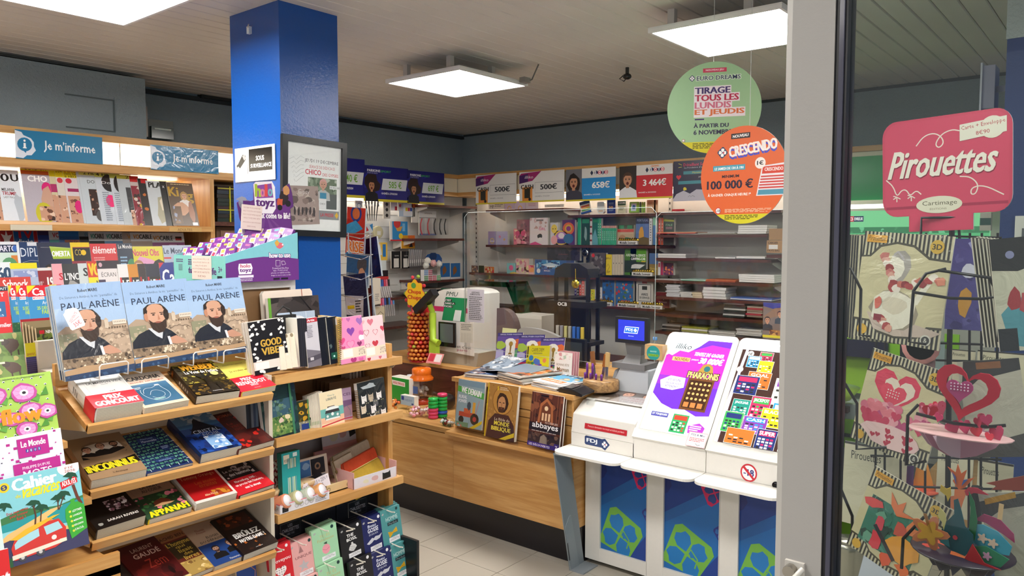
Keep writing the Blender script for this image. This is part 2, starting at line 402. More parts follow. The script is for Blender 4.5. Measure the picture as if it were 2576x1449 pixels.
m.build('wall_socket',label='pale electrical box on the dark blue pillar at the right',cat='socket',bev=.003)
P=on('Y',3.3,2488,240)
m=MB();m.box(P.x-.01,3.2,P.z-.06,P.x+.03,3.3,P.z+.09,'#8d8ea0','plastic');m.box(P.x-.014,3.19,P.z-.08,P.x-.008,3.3,P.z+.10,'#b6bac0','plastic')
m.box(P.x+.03,3.24,P.z,-.364,3.26,P.z+.02,'#8d8ea0','plastic');m.build('edge_on_sign',label='small grey sign seen edge on beside the dark blue pillar',cat='sign')
# --------- ceiling lamps
def lamp(x,y,label,group='square light panels under the ceiling'):
 t=thing('ceiling_lamp',label,'ceiling lamp',(x,y,2.70),group=group)
 f=MB()
 for b in((-.31,-.31,-.31+.014,.31),(.31-.014,-.31,.31,.31),(-.296,-.31,.296,-.296),(-.296,.296,.296,.31)):f.box(b[0],b[1],-.004,b[2],b[3],.012,'#e8e8e6','plastic')
 f.box(-.31,-.31,.012,.31,.31,.02,'#e0e0de','plastic');f.build('frame',t)
 d=MB();d.box(-.296,-.296,-.001,.296,.296,.010,'#fff','lamp_panel');d.build('diffuser',t)
 for sx in(-.27,.1):
  for sy in(-.2,.17):b=MB();b.box(sx,sy,.02,sx+.035,sy+.03,.125,'#cfcac4','plastic');b.build('bracket',t)
 s=MB();s.box(.33,.2,-.0,.37,.26,.03,'#8d8a86','plastic');s.tube([(.29,.25,.015),(.34,.24,.005),(.38,.26,.02),(.4,.3,.115)],.005,'#6a6866','plastic');s.build('cable_clip',t)
 return t
LX=(-3.3,-1.49,.35)
lamp(-3.3,3.5,'square light panel in the middle of the ceiling between column and back wall')
lamp(-1.49,3.5,'square light panel above the green hanging disc')
lamp(-3.24,1.3,'square light panel cut off by the top left edge of the photo')
for x,y in((-1.49,1.3),(.35,3.5),(.35,1.3),(-3.24,-.9),(-1.3,-.9)):lamp(x,y,'square light panel %s, outside the photo'%{(-1.49,1.3):'above the doorway',(.35,3.5):'above the green betting corner',(.35,1.3):'above the glass door',(-3.24,-.9):'above the left side behind the camera',(-1.3,-.9):'above the path behind the camera'}[(x,y)])
P=on('Z',2.8,1578,178)
m=MB();m.tube([(P.x,P.y,2.82),(P.x,P.y,2.78)],.012,'#222','plastic',8);m.ball(P.x,P.y,2.765,.028,.028,.02,'#1c1c1e','gloss');m.tube([(P.x-.02,P.y,2.78),(P.x-.05,P.y-.01,2.755),(P.x-.03,P.y+.01,2.74),(P.x,P.y,2.76)],.004,'#26262a','plastic')
m.build('ceiling_spot',label='small black fitting with loose wires on the slatted ceiling',cat='fitting')
P=on('X',XL+.02,500,236);Q=on('X',XL+.02,568,244)
m=MB();m.box(XL,P.y,P.z-.03,XL+.06,Q.y+.25,P.z+.01,'#141517','plastic');m.build('black_rail',label='black rail high on the left wall behind the blue column',cat='rail')
P=on('X',-5.42,344,264);Q=on('X',-5.42,373,344)
m=MB();m.box(XL,P.y,Q.z,-5.42,Q.y,P.z,'#b4aca6','plastic');m.build('cable_duct_cover',label='narrow beige cover box at the corner of the thick wall',cat='box',bev=.004)
P=on('X',-5.42,376,298);Q=on('X',-5.42,440,352)
m=MB();m.box(XL,P.y,Q.z,-5.44,Q.y,P.z,'#6b7370','plastic');m.box(-5.44,P.y+.01,Q.z,-5.415,Q.y-.01,P.z-.05,'#1d3a33','gloss');m.box(-5.415,P.y+.03,Q.z+.06,-5.41,Q.y-.03,Q.z+.07,'#cfe0d8','plastic')
m.build('fuse_box',label='fuse box with dark green glossy door on the left wall',cat='fuse box',bev=.004)
# --------- glass door leaf, stile towards us
a=on('Y',1.12,1950,1200).x;b=on('Y',1.12,2084,700).x;c=on('Y',1.12,2114,700).x
a=on('Y',1.12,1962,700).x
door=thing('door_1',None,None,(a,1.12,0));door['kind']='structure'
m=MB();w1=b-a
m.box(.010,0,0,w1,.045,2.7,'#fff','stile_paint');m.build('stile',door,bev=.003)
m=MB();m.box(0,.006,0,.010,.05,2.7,'#c9c6c0','satin');m.build('edge_strip',door)
m=MB();m.box(w1,.004,0,w1+.006,.04,2.7,'#15151c','plastic');m.box(w1+.006,.0,0,w1+.012,.03,2.7,'#4b4b5c','gloss');m.box(w1+.012,.004,0,c-a,.04,2.7,'#101018','plastic');m.build('gasket',door)
m=MB();m.box(c-a,.018,.05,.95,.024,2.65,'#fff','door_glass');m.build('pane',door)
m=MB();m.box(.95,0,0,1.03,.045,2.7,'#fff','stile_paint');m.build('far_stile',door)
P=on('Y',1.12,1978,1404)-Vector((a,1.12,0));Q=on('Y',1.12,2024,1470)-Vector((a,1.12,0))
m=MB();m.box(P.x,-.006,Q.z-.1,Q.x,0,P.z,'#d8d4cc','satin');m.tube([(P.x+.01,-.006,P.z-.012),(P.x+.01,-.02,P.z-.012)],.009,'#b8b2a8','chrome',10)
m.tube([(Q.x,-.01,P.z-.006),(P.x+.018,-.03,P.z-.02),(P.x+.016,-.035,P.z-.04),(P.x+.02,-.03,P.z-.09)],.004,'#d8d4cc','satin',8)
m.build('lock_plate',door)
# --------- magazine wall on the left
YE=2.73
mw=thing('magazine_shelving','long light wood magazine shelving with a lit header along the left wall','shelving',(-4.9,1.9,0))
def part(name,parent,*boxes,mat='maple_y',col='#fff',bev=0,**kw):
 m=MB();L=parent.location
 for b in boxes:m.box(b[0]-L.x,b[1]-L.y,b[2]-L.z,b[3]-L.x,b[4]-L.y,b[5]-L.z,col,mat)
 return m.build(name,parent,bev=bev,**kw)
part('header_rail',mw,(-5.35,.6,2.335,-4.88,3.6,2.375),bev=.006)
part('header_rail',mw,(-5.3,.6,2.15,-4.87,3.6,2.20),bev=.008)
part('light_panel',mw,(-4.925,.6,2.20,-4.905,2.165,2.335),mat='header_light')
part('light_panel',mw,(-4.925,2.18,2.20,-4.905,3.6,2.335),mat='header_light')
part('back_panel',mw,(-5.34,.6,0,-5.32,3.6,2.3),mat='paper',col='#e8e2d2')
part('side_panel',mw,(-5.32,YE,0,-4.86,YE+.03,2.15),mat='maple_z')
part('lamp_tube',mw,(-5.25,.7,2.09,-5.2,YE-.05,2.13),mat='tube_light')
part('shelf',mw,(-5.32,.6,1.795,-4.83,YE,1.83),bev=.003)
for i,(xa,xb,z)in enumerate(((-5.32,-4.93,1.535),(-4.95,-4.80,1.445),(-4.82,-4.62,1.335),(-4.64,-4.36,1.2))):
 part('step',mw,(xa,.6,z-.02,xb,YE if i<2 else YE-.1,z))
part('base_cabinet',mw,(-5.32,.6,0,-4.40,YE-.1,1.18))
P=on('X',-4.828,426,580);Q=on('X',-4.828,508,588)
o=card('shelf_label','pale label strip on the shelf edge of the top magazine row','label','X',-4.826,427,572,508,583,'#c9a468',[('t','ADULTES',.25,.25,.7,.85,'#7a5a30')],d=.003)
part('label_rail',mw,(-4.83,on('X',-4.83,25,570).y,1.797,-4.822,on('X',-4.83,130,570).y,1.828),mat='satin',col='#cfc8b4')
def info(x0,y0,x1,y1,lab,mat='satin'):
 return card('shop_sign',lab,'sign','X',-4.86,x0,y0,x1,y1,'#1577a5',[('p',[(0,.03),(.07,.08),(.09,.18),(.17,.27),(.2,.4),(.2,.55),(.22,.68),(.17,.86),(.12,.87),(.08,.98),(0,.96)],'#dfe6f2'),('e',.1,.5,.08,.24,'#1577a5'),('p',[(.06,.66),(.12,.68),(.11,.8)],'#1577a5'),('e',.1,.37,.012,.04,'#fff'),('r',.088,.45,.112,.62,'#fff'),('r',.08,.6,.12,.635,'#fff'),('t','Je m’informe',.31,.30,.91,.72,'#f4f8fb',.02)],d=.003,mat=mat,group='blue signs on the lit header')
info(45,336,263,406,'blue hanging sign with flat even colour at the left of the lit header')
info(383,372,553,432,'blue hanging sign with strong wrinkled reflections nearer the blue column',mat='wrap')
GT='magazines on the top row of the left wall'
def mg(lab,ax_v,x0,x1,y0,bg,ops=(),H=.28,lean=12,W=None,g=None,d=.006,mat='satin',cat='magazine',name='magazine',side='#dcdcd8',y1=None,yaw=0):
 return card(name,lab,cat,'X',ax_v,x0,y0,x1,y1,bg,ops,d=d,lean=lean,H=None if y1 else H,W=W,group=g,mat=mat,side=side,yaw=yaw)
SK=['#c99a80','#8a5a48','#3a2824','#e2c4ae','#6b4638']
T1=-4.90
k=0
for lab,x0,x1,y0,y1,bg,ops,mat in[('glossy dark magazine cut by the left edge of the photo, top row',-14,12,430,553,'#2a2523',[('m',.1,.2,1,1,SK,20,.2,3)],'satin'),('white magazine with huge black letters OU and small red word, top row',11,64,430,555,'#dfe6ee',[('e',.32,.15,.2,.075,'#111'),('e',.32,.15,.08,.055,'#dfe6ee'),('t','U',.6,.08,.95,.22,'#111',.05),('t','MELANIA',.1,.36,.7,.42,'#333',.02),('t','TRUMP',.1,.43,.75,.5,'#a02030',.03),('t','LADY MAGA',.15,.52,.7,.56,'#444'),('blob',.85,.75,.25,.3,'#b9c2cc')],'satin'),('plastic wrapped magazine with grey ECHO title and round yellow disc sleeve',72,146,421,558,'#b9b3bf',[('r',0,0,1,.08,'#e8d820'),('t','2 DVD OFF',.15,.012,.9,.07,'#1c1c1c',.03),('r',0,.08,1,.15,'#c4581f'),('t','CHO',.2,.17,.85,.28,'#fff',.06),('e',.8,.4,.18,.12,'#d81f78'),('blob',.8,.7,.25,.3,'#caa18c'),('e',.6,.85,.3,.2,'#c8c030'),('m',.45,.72,.95,.98,SK,12,.1,4)],'wrap'),('narrow visible strip of a yellow and pink magazine behind the JACQ one, first',142,162,425,559,'#cfc9a6',[('r',0,0,1,.16,'#e8d820'),('r',0,.3,1,.45,'#b0306a'),('m',0,.5,1,1,SK,12,.2,5)],'wrap'),('narrow visible strip of a yellow and pink magazine behind the JACQ one, second',158,182,427,560,'#d8d2c8',[('r',0,0,1,.16,'#e8d820'),('t','2 DVD',.1,.02,.95,.07,'#222',.02),('e',.4,.22,.3,.05,'#d04050'),('m',0,.5,1,1,SK,12,.2,6)],'wrap'),('wrapped magazine with yellow 2 DVD header and pink round sticker, top row',178,217,429,561,'#d8cfd2',[('r',0,0,1,.16,'#e8d820'),('t','2 DVD',.1,.01,.9,.06,'#b02818',.02),('t','100% NA',.1,.07,.9,.11,'#222'),('t','8 HEU',.1,.12,.8,.16,'#222'),('e',.3,.22,.2,.05,'#c8304a'),('r',.15,.36,.9,.42,'#a02860'),('m',.1,.5,1,1,SK,16,.15,7),('e',.7,.7,.25,.12,'#d81f78')],'wrap'),('silvery magazine spine with nothing printed, fourth gap of the top row',212,224,434,562,'#c2ccd4',[],'satin'),('pale blue magazine with a couple and a yellow 2 FILMS strip',219,264,432,563,'#c3ced6',[('r',0,0,1,.09,'#d9d870'),('t','2 FIL',.25,.015,.9,.075,'#222',.03),('t','DOR',.4,.18,.98,.24,'#333'),('m',.4,.35,.95,.85,['#3a2a26','#c99a80','#e8e6e2','#222','#9a6a58'],16,.14,8),('e',.85,.85,.25,.1,'#555')],'wrap'),('pale blue magazine with black round logo and bright pink dot',258,300,437,564,'#c9d2dc',[('r',0,0,1,.09,'#c8cf60'),('t','4 FIL',.1,.01,.9,.07,'#222',.03),('e',.8,.2,.45,.17,'#26262a'),('t','Do',.35,.17,.9,.22,'#eee'),('e',.75,.55,.3,.12,'#f0307c'),('lines',.3,.38,.7,.95,14,'#8892a0')],'wrap'),('pale blue magazine with black round logo and no pink dot',296,322,440,565,'#c9d2dc',[('r',0,0,1,.09,'#c8cf60'),('e',.8,.2,.5,.17,'#26262a'),('lines',.2,.38,.7,.95,14,'#8892a0')],'wrap'),('grey magazine with a black vertical photo strip, top row',314,350,443,566,'#b9c2c8',[('r',0,0,1,.08,'#d5d65a'),('t','2',.6,.01,.85,.07,'#222'),('r',.5,.25,.85,.75,'#3f4246'),('m',.6,.7,1,1,SK,8,.12,9)],'wrap'),('thin strip of a magazine with a red 2 DVD header, left of the white one',346,368,446,567,'#c8b8b4',[('r',0,0,1,.12,'#b81c24'),('m',0,.2,1,1,['#8a2a3a','#d8c8c0','#3a2a2a','#c8a020'],14,.25,10)],'wrap'),('thin black magazine strip beside the white PLA magazine',366,390,452,567,'#1e1e20',[('r',.3,0,1,.1,'#b81c24'),('m',.1,.2,.9,1,['#2a2222','#4a3a3a','#c06a28'],8,.2,11)],'satin'),('white magazine with bold black letters PLA',386,424,458,568,'#c4cbd0',[('t','PLA',.15,.03,.98,.15,'#111',.07),('blob',.8,.65,.35,.3,'#a9a48a'),('blob',.9,.5,.2,.15,'#e2d6c0')],'satin'),('thin black magazine between the white PLA and the brown one',420,438,459,568,'#161616',[('t','x',.3,.1,.6,.15,'#ddd')],'satin')]:
 k+=1;card('magazine',lab,'magazine','X',T1+k*.0035,x0,y0,x1,y1,bg,ops,d=.004,lean=17,mat=mat,group=GT,side='#d5d9dc')
card('magazine','brown magazine with big yellow letters at the right end of the top row','magazine','X',T1+.06,438,463,502,568,'#5a4634',[('lines',.15,.03,.9,.06,1,'#d8c8a0'),('t','Ki',.03,.1,.4,.32,'#b8922a',.05),('t','g',.66,.25,.95,.48,'#b8922a',.06),('bust',.6,.3,.12,'#d2a184','#b08a50','#e2dcd6',{'long':True}),('blob',.45,.6,.28,.16,'#c89878',9,.2,2),('blob',.8,.7,.12,.25,'#a87458'),('m',.1,.55,.4,.95,['#6a5038','#8a6a4a','#9aa0b8'],10,.1,3),('r',.75,.92,.95,.99,'#eee')],d=.006,lean=17,group=GT)
G2='magazines of the second row under the shelf'
V=lambda c1,c2,extra=():[('r',0,0,1,.22,'#d8dadc'),('t','VO',.12,.05,.38,.16,c1,.04),('t','CABLE',.38,.05,.95,.16,'#1d1d20',.04)]+list(extra)
k=0
for lab,x0,x1,bg,ops in[('red magazine with a white star, second row far left',6,40,'#a8242c',[('p',[(.5,.0),(.6,.12),(.95,.1),(.7,.22),(.85,.38),(.5,.28),(.2,.42),(.3,.22),(.1,.08),(.4,.12)],'#e8e6e6')]),('blue magazine with red letters and the word direkt, second row',42,94,'#1d5a9a',[('t','TV',.1,0,.9,.18,'#c82430',.08),('t','direkt',.15,.2,.9,.32,'#fff',.02),('e',.6,.42,.3,.1,'#7aa832')]),('red strip of a magazine beside the direkt one, second row',92,106,'#a81c28',[('r',0,.25,1,.5,'#c83a3a')]),('dark blue magazine with a purple title, second row',102,133,'#27408a',[('r',0,0,1,.1,'#402a55'),('lines',.2,.25,.9,.6,5,'#7a8cc8')]),('teal magazine with red letters VO, second row',131,160,'#3f9a98',[('r',0,0,1,.2,'#d8dadc'),('t','VO',.3,.04,.9,.15,'#c82430',.04)]),('blue newspaper with an orange photo, second row',156,209,'#2d5f9c',[('r',0,.0,1,.12,'#3a78bc'),('r',.25,.2,1,.5,'#9a4a26'),('t','BLEK',.5,.22,.9,.3,'#222')]),('black and grey language magazine, second row',207,233,'#1f2022',[('r',0,0,1,.12,'#9aa6ac'),('t','W',.5,.02,.9,.12,'#2a6a80'),('blob',.4,.45,.3,.15,'#9a9a9a')]),('black language magazine with white title band, second row',231,272,'#141416',V('#2d9a80',0,[('t','300',.1,.48,.45,.58,'#ddd')])),('pale blue language magazine, second row',270,318,'#5f93bf',V('#2d9a80',0,[('r',.6,.5,1,.7,'#3a2a66')])),('grey strip of a language magazine behind the beige one',316,340,'#b9aba0',[('t','V',.5,.05,.9,.16,'#d09020')]),('beige language magazine with a red cap drawing, second row',337,394,'#b3a498',V('#d08a20',0,[('e',.75,.52,.3,.14,'#b02a2a'),('e',.75,.58,.26,.1,'#e8e4e0')])),('pink language magazine with a small flag, right end of second row',391,472,'#9c5a90',[('r',0,0,1,.25,'#d8dadc'),('t','VO',.04,.08,.24,.2,'#d08a20',.04),('t','CABLE',.24,.08,.64,.2,'#1d1d20',.04),('r',.72,.1,.92,.15,'#222'),('r',.72,.15,.92,.2,'#b02a2a'),('r',.5,.3,.75,.7,'#cfa0c8'),('blob',.82,.5,.12,.2,'#5a3a3a')])]:
 k+=1;mg(lab,-5.0+k*.003,x0,x1,578+k*.6,bg,ops,g=G2,H=.265)
G3='magazines of the third row'
k=0
for lab,x0,x1,y0,bg,ops in[('pale green magazine headed CARTO with small globe',-8,51,608,'#cfe4da',[('r',0,0,1,.06,'#e6e8ee'),('r',0,.06,1,.22,'#1a2a4a'),('t','CARTO',.05,.08,.95,.2,'#eef',.03),('e',.9,.14,.1,.07,'#3a6ac0'),('r',.7,.28,1,.5,'#d8863a'),('e',.6,.5,.35,.18,'#5a9a6a')]),('dark blue magazine headed DIPLO with yellow word below',50,104,609,'#1c3a66',[('r',0,0,.12,1,'#e8ecf2'),('r',.5,0,1,.08,'#d8dce4'),('t','DIPL',.15,.12,.98,.3,'#dfe8f4',.0),('l',[(.2,.42),(.6,.38),(1,.4)],.001,'#fff'),('t','L’AMÉR',.3,.52,.98,.65,'#e8d020',.04)]),('magazine headed OMERTA with a man’s face, third row',102,190,610,'#28304a',[('p',[(.35,.08),(.95,.12),(.98,.35),(.42,.35)],'#a8c43a'),('t','OMERTA',.4,.18,.92,.3,'#fff',.05),('l',[(.1,.1),(.95,.12)],.001,'#ddd'),('bust',.3,.58,.15,'#d8a888','#2a2422','#222'),('bust',.7,.66,.13,'#d0a080','#5a3a28','#222'),('bust',.93,.6,.1,'#d8a888','#8a8a86','#222')]),('black and yellow magazine with globe in its title',186,234,610,'#8a2838',[('r',0,0,1,.1,'#e8c820'),('r',0,0,.1,.4,'#e8c820'),('r',.1,.12,1,.4,'#18181a'),('t','CO',.2,.15,.55,.28,'#c8b050'),('e',.65,.22,.14,.06,'#e8c020'),('t','Ge',.55,.5,.98,.66,'#fff',.06),('t','qui s',.3,.72,.9,.82,'#ddd')]),('red magazine headed éléments with a green insert',236,305,613,'#cf3038',[('t','élément',.08,.06,.92,.22,'#f4e6e6',.03),('lines',.1,.3,.5,.5,4,'#e8a0a0'),('r',.45,.42,1,.9,'#8fb83a'),('t','Le Parti',.5,.55,.95,.68,'#222')]),('dark blue magazine with small gothic title and a globe',303,342,612,'#1b2c44',[('t','Le Monde',.1,.03,.98,.12,'#e0e0e0',.02),('lines',.15,.3,.6,.6,4,'#8ab0d0'),('e',.85,.55,.3,.2,'#3a8a5a')]),('yellow and pink magazine with two large faces',337,426,620,'#d8cf30',[('blob',.5,.55,.4,.3,'#e0a0c8'),('t','Nouvel Obs',.05,.06,.8,.22,'#d02a6a',.03),('bust',.2,.45,.14,'#e2c0a8','#a87a50','#cfc'),('bust',.78,.5,.17,'#a8804a','#251a18','#222',{'long':True})]),('bluish newspaper with gothic masthead at the right end',420,492,617,'#a9b8cf',[('t','Le Monde',.02,.06,.8,.2,'#2a3a5a',.02),('r',.0,.28,.25,.32,'#c83a3a'),('m',.2,.4,1,1,['#6a7a90','#8a98b0','#5a6a80'],10,.15,3)])]:
 k+=1;mg(lab,-4.86+k*.003,x0,x1,y0,bg,ops,g=G3,H=.28)
G4='magazines of the fourth row'
k=0
for lab,x0,x1,y0,bg,ops in[('white magazine headed 60 in dark blue, fourth row',-6,36,660,'#e0e8ee',[('t','60',.1,.1,.95,.35,'#2a4a6a',.08)]),('pale blue magazine under a yellow header strip',34,102,662,'#aebcd6',[('r',0,0,1,.12,'#e4d820'),('m',.1,.16,1,.3,['#8a9ac8','#c8d0e4'],8,.1,4),('t','BU',.65,.4,.98,.7,'#2a2a34',{'rot':-90})]),('dark red magazine with white digits 19, fourth row',101,142,674,'#8e2c30',[('r',0,0,1,.06,'#dcdcdc'),('t','19',.6,.2,.98,.42,'#f0f0f0',.05),('t','le Fro',.4,.45,.95,.56,'#eee'),('t','Histoire',.0,.3,.4,.4,'#ddd',{'rot':-90})]),('pink magazine with black marks and a red S',139,166,664,'#e6a6b0',[('t','S',.6,.2,.95,.35,'#c82a3a',.05),('l',[(.3,.5),(.45,.6)],.002,'#333'),('l',[(.4,.65),(.6,.72)],.002,'#333'),('r',0,.8,1,1,'#c83a3a')]),('dark grey magazine headed L’INC with a pale face',165,207,664,'#3a3c3e',[('t','L’INC',.1,.2,.95,.35,'#f0f0f0',.03),('blob',.55,.62,.35,.3,'#9a9a98')]),('pale grey magazine with black S, fourth row',205,230,663,'#c4d0d2',[('t','S',.5,.1,.95,.28,'#111',.05)]),('bright yellow magazine headed VO in orange',228,260,658,'#e6d81c',[('r',0,0,1,.35,'#c8341c'),('t','VO',.1,.04,.98,.32,'#f0c020',.06),('t','Ne',.6,.42,.98,.54,'#222',.03),('r',.4,.78,1,.86,'#222')]),('white magazine headed ECRAN under a dark strip',253,310,656,'#dcd8da',[('r',0,0,1,.18,'#241a28'),('e',.15,.09,.08,.05,'#c8a0b0'),('t','ÉCRAN T',.15,.24,.98,.36,'#555'),('r',0,.42,.3,1,'#3a2a4a')]),('small white booklet with the letter É',267,293,685,'#ece6ec',[('t','É',.4,.2,.7,.4,'#444')]),('pale yellow booklet with black L’ , fourth row',289,310,683,'#e8dc60',[('r',.0,.0,.25,1,'#f0f0e8'),('t','L’',.35,.2,.9,.4,'#1a1a1a',.03)]),('white magazine with LE in a black and red box',305,335,665,'#dfe0e2',[('r',.15,.3,.95,.6,'#1a1a1c'),('r',.1,.3,.25,.6,'#c02028'),('t','LE',.3,.36,.9,.54,'#fff',.03),('e',.85,.95,.3,.1,'#c02028')]),('orange magazine with LE in a black and red box',331,358,665,'#c8841c',[('r',.15,.3,1,.6,'#1a1a1c'),('r',.1,.3,.25,.6,'#c02028'),('t','LE',.35,.36,.9,.54,'#fff',.03),('t','Qi',.2,.8,.9,.95,'#fff')]),('dark magazine with LI in white, fourth row',356,378,664,'#2a1e22',[('t','LI',.4,.36,.95,.54,'#fff',.03),('r',.15,.3,.3,.6,'#c02028')]),('navy and blue magazine headed LE RE',375,411,664,'#16407c',[('r',0,0,1,.6,'#1a2036'),('r',.1,.3,1,.62,'#1a1a1c'),('r',.08,.3,.2,.62,'#c02028'),('t','LE',.28,.36,.6,.56,'#fff',.03),('t','RE',.64,.36,.98,.56,'#d83a44',.03),('r',0,.66,1,.86,'#1c8ac8')]),('blue magazine with large white letters Ca, right end of fourth row',410,446,661,'#1c2f88',[('p',[(0,0),(.35,0),(0,.14)],'#c8283a'),('t','Ca',.15,.16,.98,.52,'#f4f4f8',.03),('m',.3,.65,1,1,SK,8,.12,3)])]:
 k+=1;mg(lab,-4.72+k*.003,x0,x1,y0,bg,ops,g=G4,H=.27,W=None)
mg('red and white magazine headed Schnock lying in a clear sleeve',-4.6,-5,84,698,'#e6e0da',[('r',0,0,1,.3,'#c83a2c'),('t','Schnock',.2,.06,.92,.3,'#f4e8e4',.03),('t','CINE',.1,.5,.6,.62,'#ccc')],H=.2,g='magazines of the fifth row',mat='wrap')
G5='magazines of the fifth row'
mg('plain red magazine with white letters at the left edge of the photo',-4.42,-14,28,722,'#d23b3c',[('r',0,0,1,.09,'#22303a'),('t','FAIT',.4,.02,.95,.07,'#cfe0e8',.02),('t','T',.5,.12,.75,.2,'#fff',.03),('m',.3,.3,.75,.6,['#3a6a9a','#5a90c0','#e8e4e0'],10,.12,3),('t','miler',.3,.72,.98,.8,'#fff',.03)],g=G5,H=.26)
def ca(x0,x1,k,lab):
 mg(lab,-4.46+k*.004,x0,x1,719,'#3f8fc4',[('r',0,0,1,.22,'#cf1f2c'),('p',[(0,0),(.4,0),(0,.16)],'#e6d21c'),('t','Ca',.22,.05,.72,.2,'#fff',.06),('r',.2,.22,.72,.28,'#fff'),('t','M’INTERESSE',.23,.23,.7,.27,'#cf1f2c',.02),('t','Arch',.6,.31,.98,.38,'#eee'),('t','25 DÉCO',.35,.4,1,.48,'#b8d83a',.03),('t','FABU',.55,.49,1,.57,'#b8d83a',.03),('m',0,.72,1,1,['#2a5a3a','#4a7a3a','#2a6a9a','#8a9a5a'],14,.1,3)],g=G5,H=.27,W=None)
ca(30,52,1,'teal strip of the sky blue science magazine, leftmost copy');ca(50,80,2,'sky blue science magazine with red title, second copy from left');ca(77,134,3,'sky blue science magazine with red title, widest visible copy')
for q,(x0,x1)in enumerate(((131,140),(136,146),(141,165))):
 mg(['red topped magazine edge right of the widest sky blue one','second red topped magazine edge near the framed covers','magazine with landscape photo and white words NOS beside the light blue books'][q],-4.45+q*.006,x0,x1,717,'#e8e2da',[('r',0,0,1,.28,'#cf1f2c'),('p',[(0,0),(.5,0),(0,.1)],'#e6d21c'),('t','C',.3,.08,.9,.22,'#fff',.04),('r',0,.35,1,.7,'#3f6a3a'),('t','NOS',.2,.75,.95,.85,'#c02028',.05)],g=G5,H=.27)
m=MB();P=on('X',-5.0,545,470);Q=on('X',-5.0,585,556)
z0=on('X',-5.0,560,558).z;z1=on('X',-5.0,560,468).z
for i in range(9):
 z=z0+(z1-z0)*i/9;m.box(-5.3,P.y,z,-5.0+.004*(i%3),P.y+.3,z+(z1-z0)/9-.002,['#1d2a26','#28201f','#202a3a','#3a1f24','#1c2420'][i%5],'satin')
m.box(-5.3,P.y+.09,z0,-4.988,P.y+.098,z1,'#c8c42a','satin');m.box(-4.99,P.y,z0+.08,-4.986,P.y+.3,z0+.086,'#c8c42a','satin');m.box(-4.99,P.y,z1-.02,-4.986,P.y+.3,z1-.014,'#c8c42a','satin')
m.build('magazine_bundle',label='dark bundle of magazines tied with yellow straps behind the blue column',cat='bundle')
part('shelf',mw,(-5.32,YE+.03,z0-.03,-4.95,3.6,z0-.001),mat='brown_shelf')
m=MB();m.box(-5.3,P.y,1.2,-5.02,P.y+.3,z0-.035,'#6b5040','matte');m.box(-5.02,P.y+.03,1.22,-5.015,P.y+.27,z0-.06,'#8a6a54','matte')
m.build('brown_box',label='brown box below the strapped magazine bundle',cat='box')
# --------- book stand in front: sloping shelves of books
SX=-2.4
def localpart(name,parent,fn,**kw):
 m=MB();fn(m);return m.build(name,parent,**kw)
bs=thing('book_stand','light wood book stand with four sloping shelves in the foreground','display stand',(-2.7,1.25,0))
part('back_panel',bs,(-2.76,.93,0,-2.73,1.585,1.42),mat='paper',col='#cfc6b8')
part('side_upright',bs,(-2.76,1.585,0,-2.45,1.6,1.25),mat='paper',col='#cdc3b2')
part('base_plinth',bs,(-2.72,.93,0,-2.42,1.58,.25),mat='maple_y')
TILT=22
SH=[1.19,.989,.832,.605]
for z in SH:
 m=MB();m.M=Matrix.Translation((SX+2.7,0,z))@Matrix.Rotation(R(TILT),4,'Y')
 y0,y1=.944-1.25,1.574-1.25
 m.box(-.27,y0,-.022,-.006,y1,-.002,'#fff','maple_y');m.box(-.014,y0,-.024,.0,y1,.003,'#fff','maple_y');m.build('shelf',bs,bev=.002)
 for yy in(y0+.004,y1-.012):
  b=MB();b.M=Matrix.Translation((SX+2.7,0,z))@Matrix.Rotation(R(TILT),4,'Y')
  b.prism([(-.24,-.024),(-.03,-.024),(-.03,-.034),(-.24,-.15)],yy,yy+.004,'#d8cbb0','satin');b.build('bracket',bs)
def book(name,lab,cx_px,w_,L,th,shelf,bg,ops,spine='#fff',band=None,pages='#e6e0d2',cat='book',group='novels lying on the sloping book stand',roll=0,dx=0.0,mat='satin',tilt=TILT,sop=()):
 "book lying on a sloping shelf, foot towards us; cx_px = pixel of the middle of its foot edge"
 y=on('X',SX-.012,cx_px,1000).y if not isinstance(cx_px,tuple)else on('X',SX-.012,cx_px[0],cx_px[1]).y
 t=thing(name,lab,cat,(SX-.016-dx,y,SH[shelf]+.006),group=group)
 t.rotation_euler=(Matrix.Rotation(R(90),3,'Z')@Matrix.Rotation(-R(90-tilt),3,'X')@Matrix.Rotation(R(-roll),3,'Y')).to_euler()
 c=MB();c.box(-w_/2,-th,0,w_/2,-th+.0012,L,bg,mat);c.box(-w_/2,-.0012,0,w_/2,0,L,bg,mat)
 sp=[(-w_/2,-th),(-w_/2-.003,-th*.7),(-w_/2-.003,-th*.3),(-w_/2,0),(-w_/2+.0015,-.0012),(-w_/2+.0015,-th+.0012)]
 c.prism(sp,0,L,spine,mat,axis='z')
 if sop:
  s_=Art(th*.8,L,mat);s_.run(sop);c.art(s_,Matrix.Translation((-w_/2-.0035,-th/2,0))@Matrix.Rotation(R(-90),4,'Z'))
 a=Art(w_,L,mat);a.run(ops);c.art(a,Matrix.Translation((0,-th,0)));c.build('cover',t)
 p=MB();p.box(-w_/2+.001,-th+.0012,.001,w_/2-.001,-.0012,L-.001,pages,'paper')
 for i in range(int(th/.003)):p.box(-w_/2+.001,-th+.002+i*.003,.0002,w_/2-.0004,-th+.0026+i*.003,.001,'#b8b0a0','paper')
 p.build('page_block',t)
 if band:
  h,bc,bops=band;b=MB();b.box(-w_/2-.004,-th-.0012,.001,w_/2+.001,-th-.0004,h,bc,mat)
  b.box(-w_/2-.0048,-th-.0004,.001,-w_/2-.0035,0,h,bc,mat)
  q=Art(w_,h,mat);q.run(bops);b.art(q,Matrix.Translation((0,-th-.0012,0)));b.build('paper_band',t)
 return t
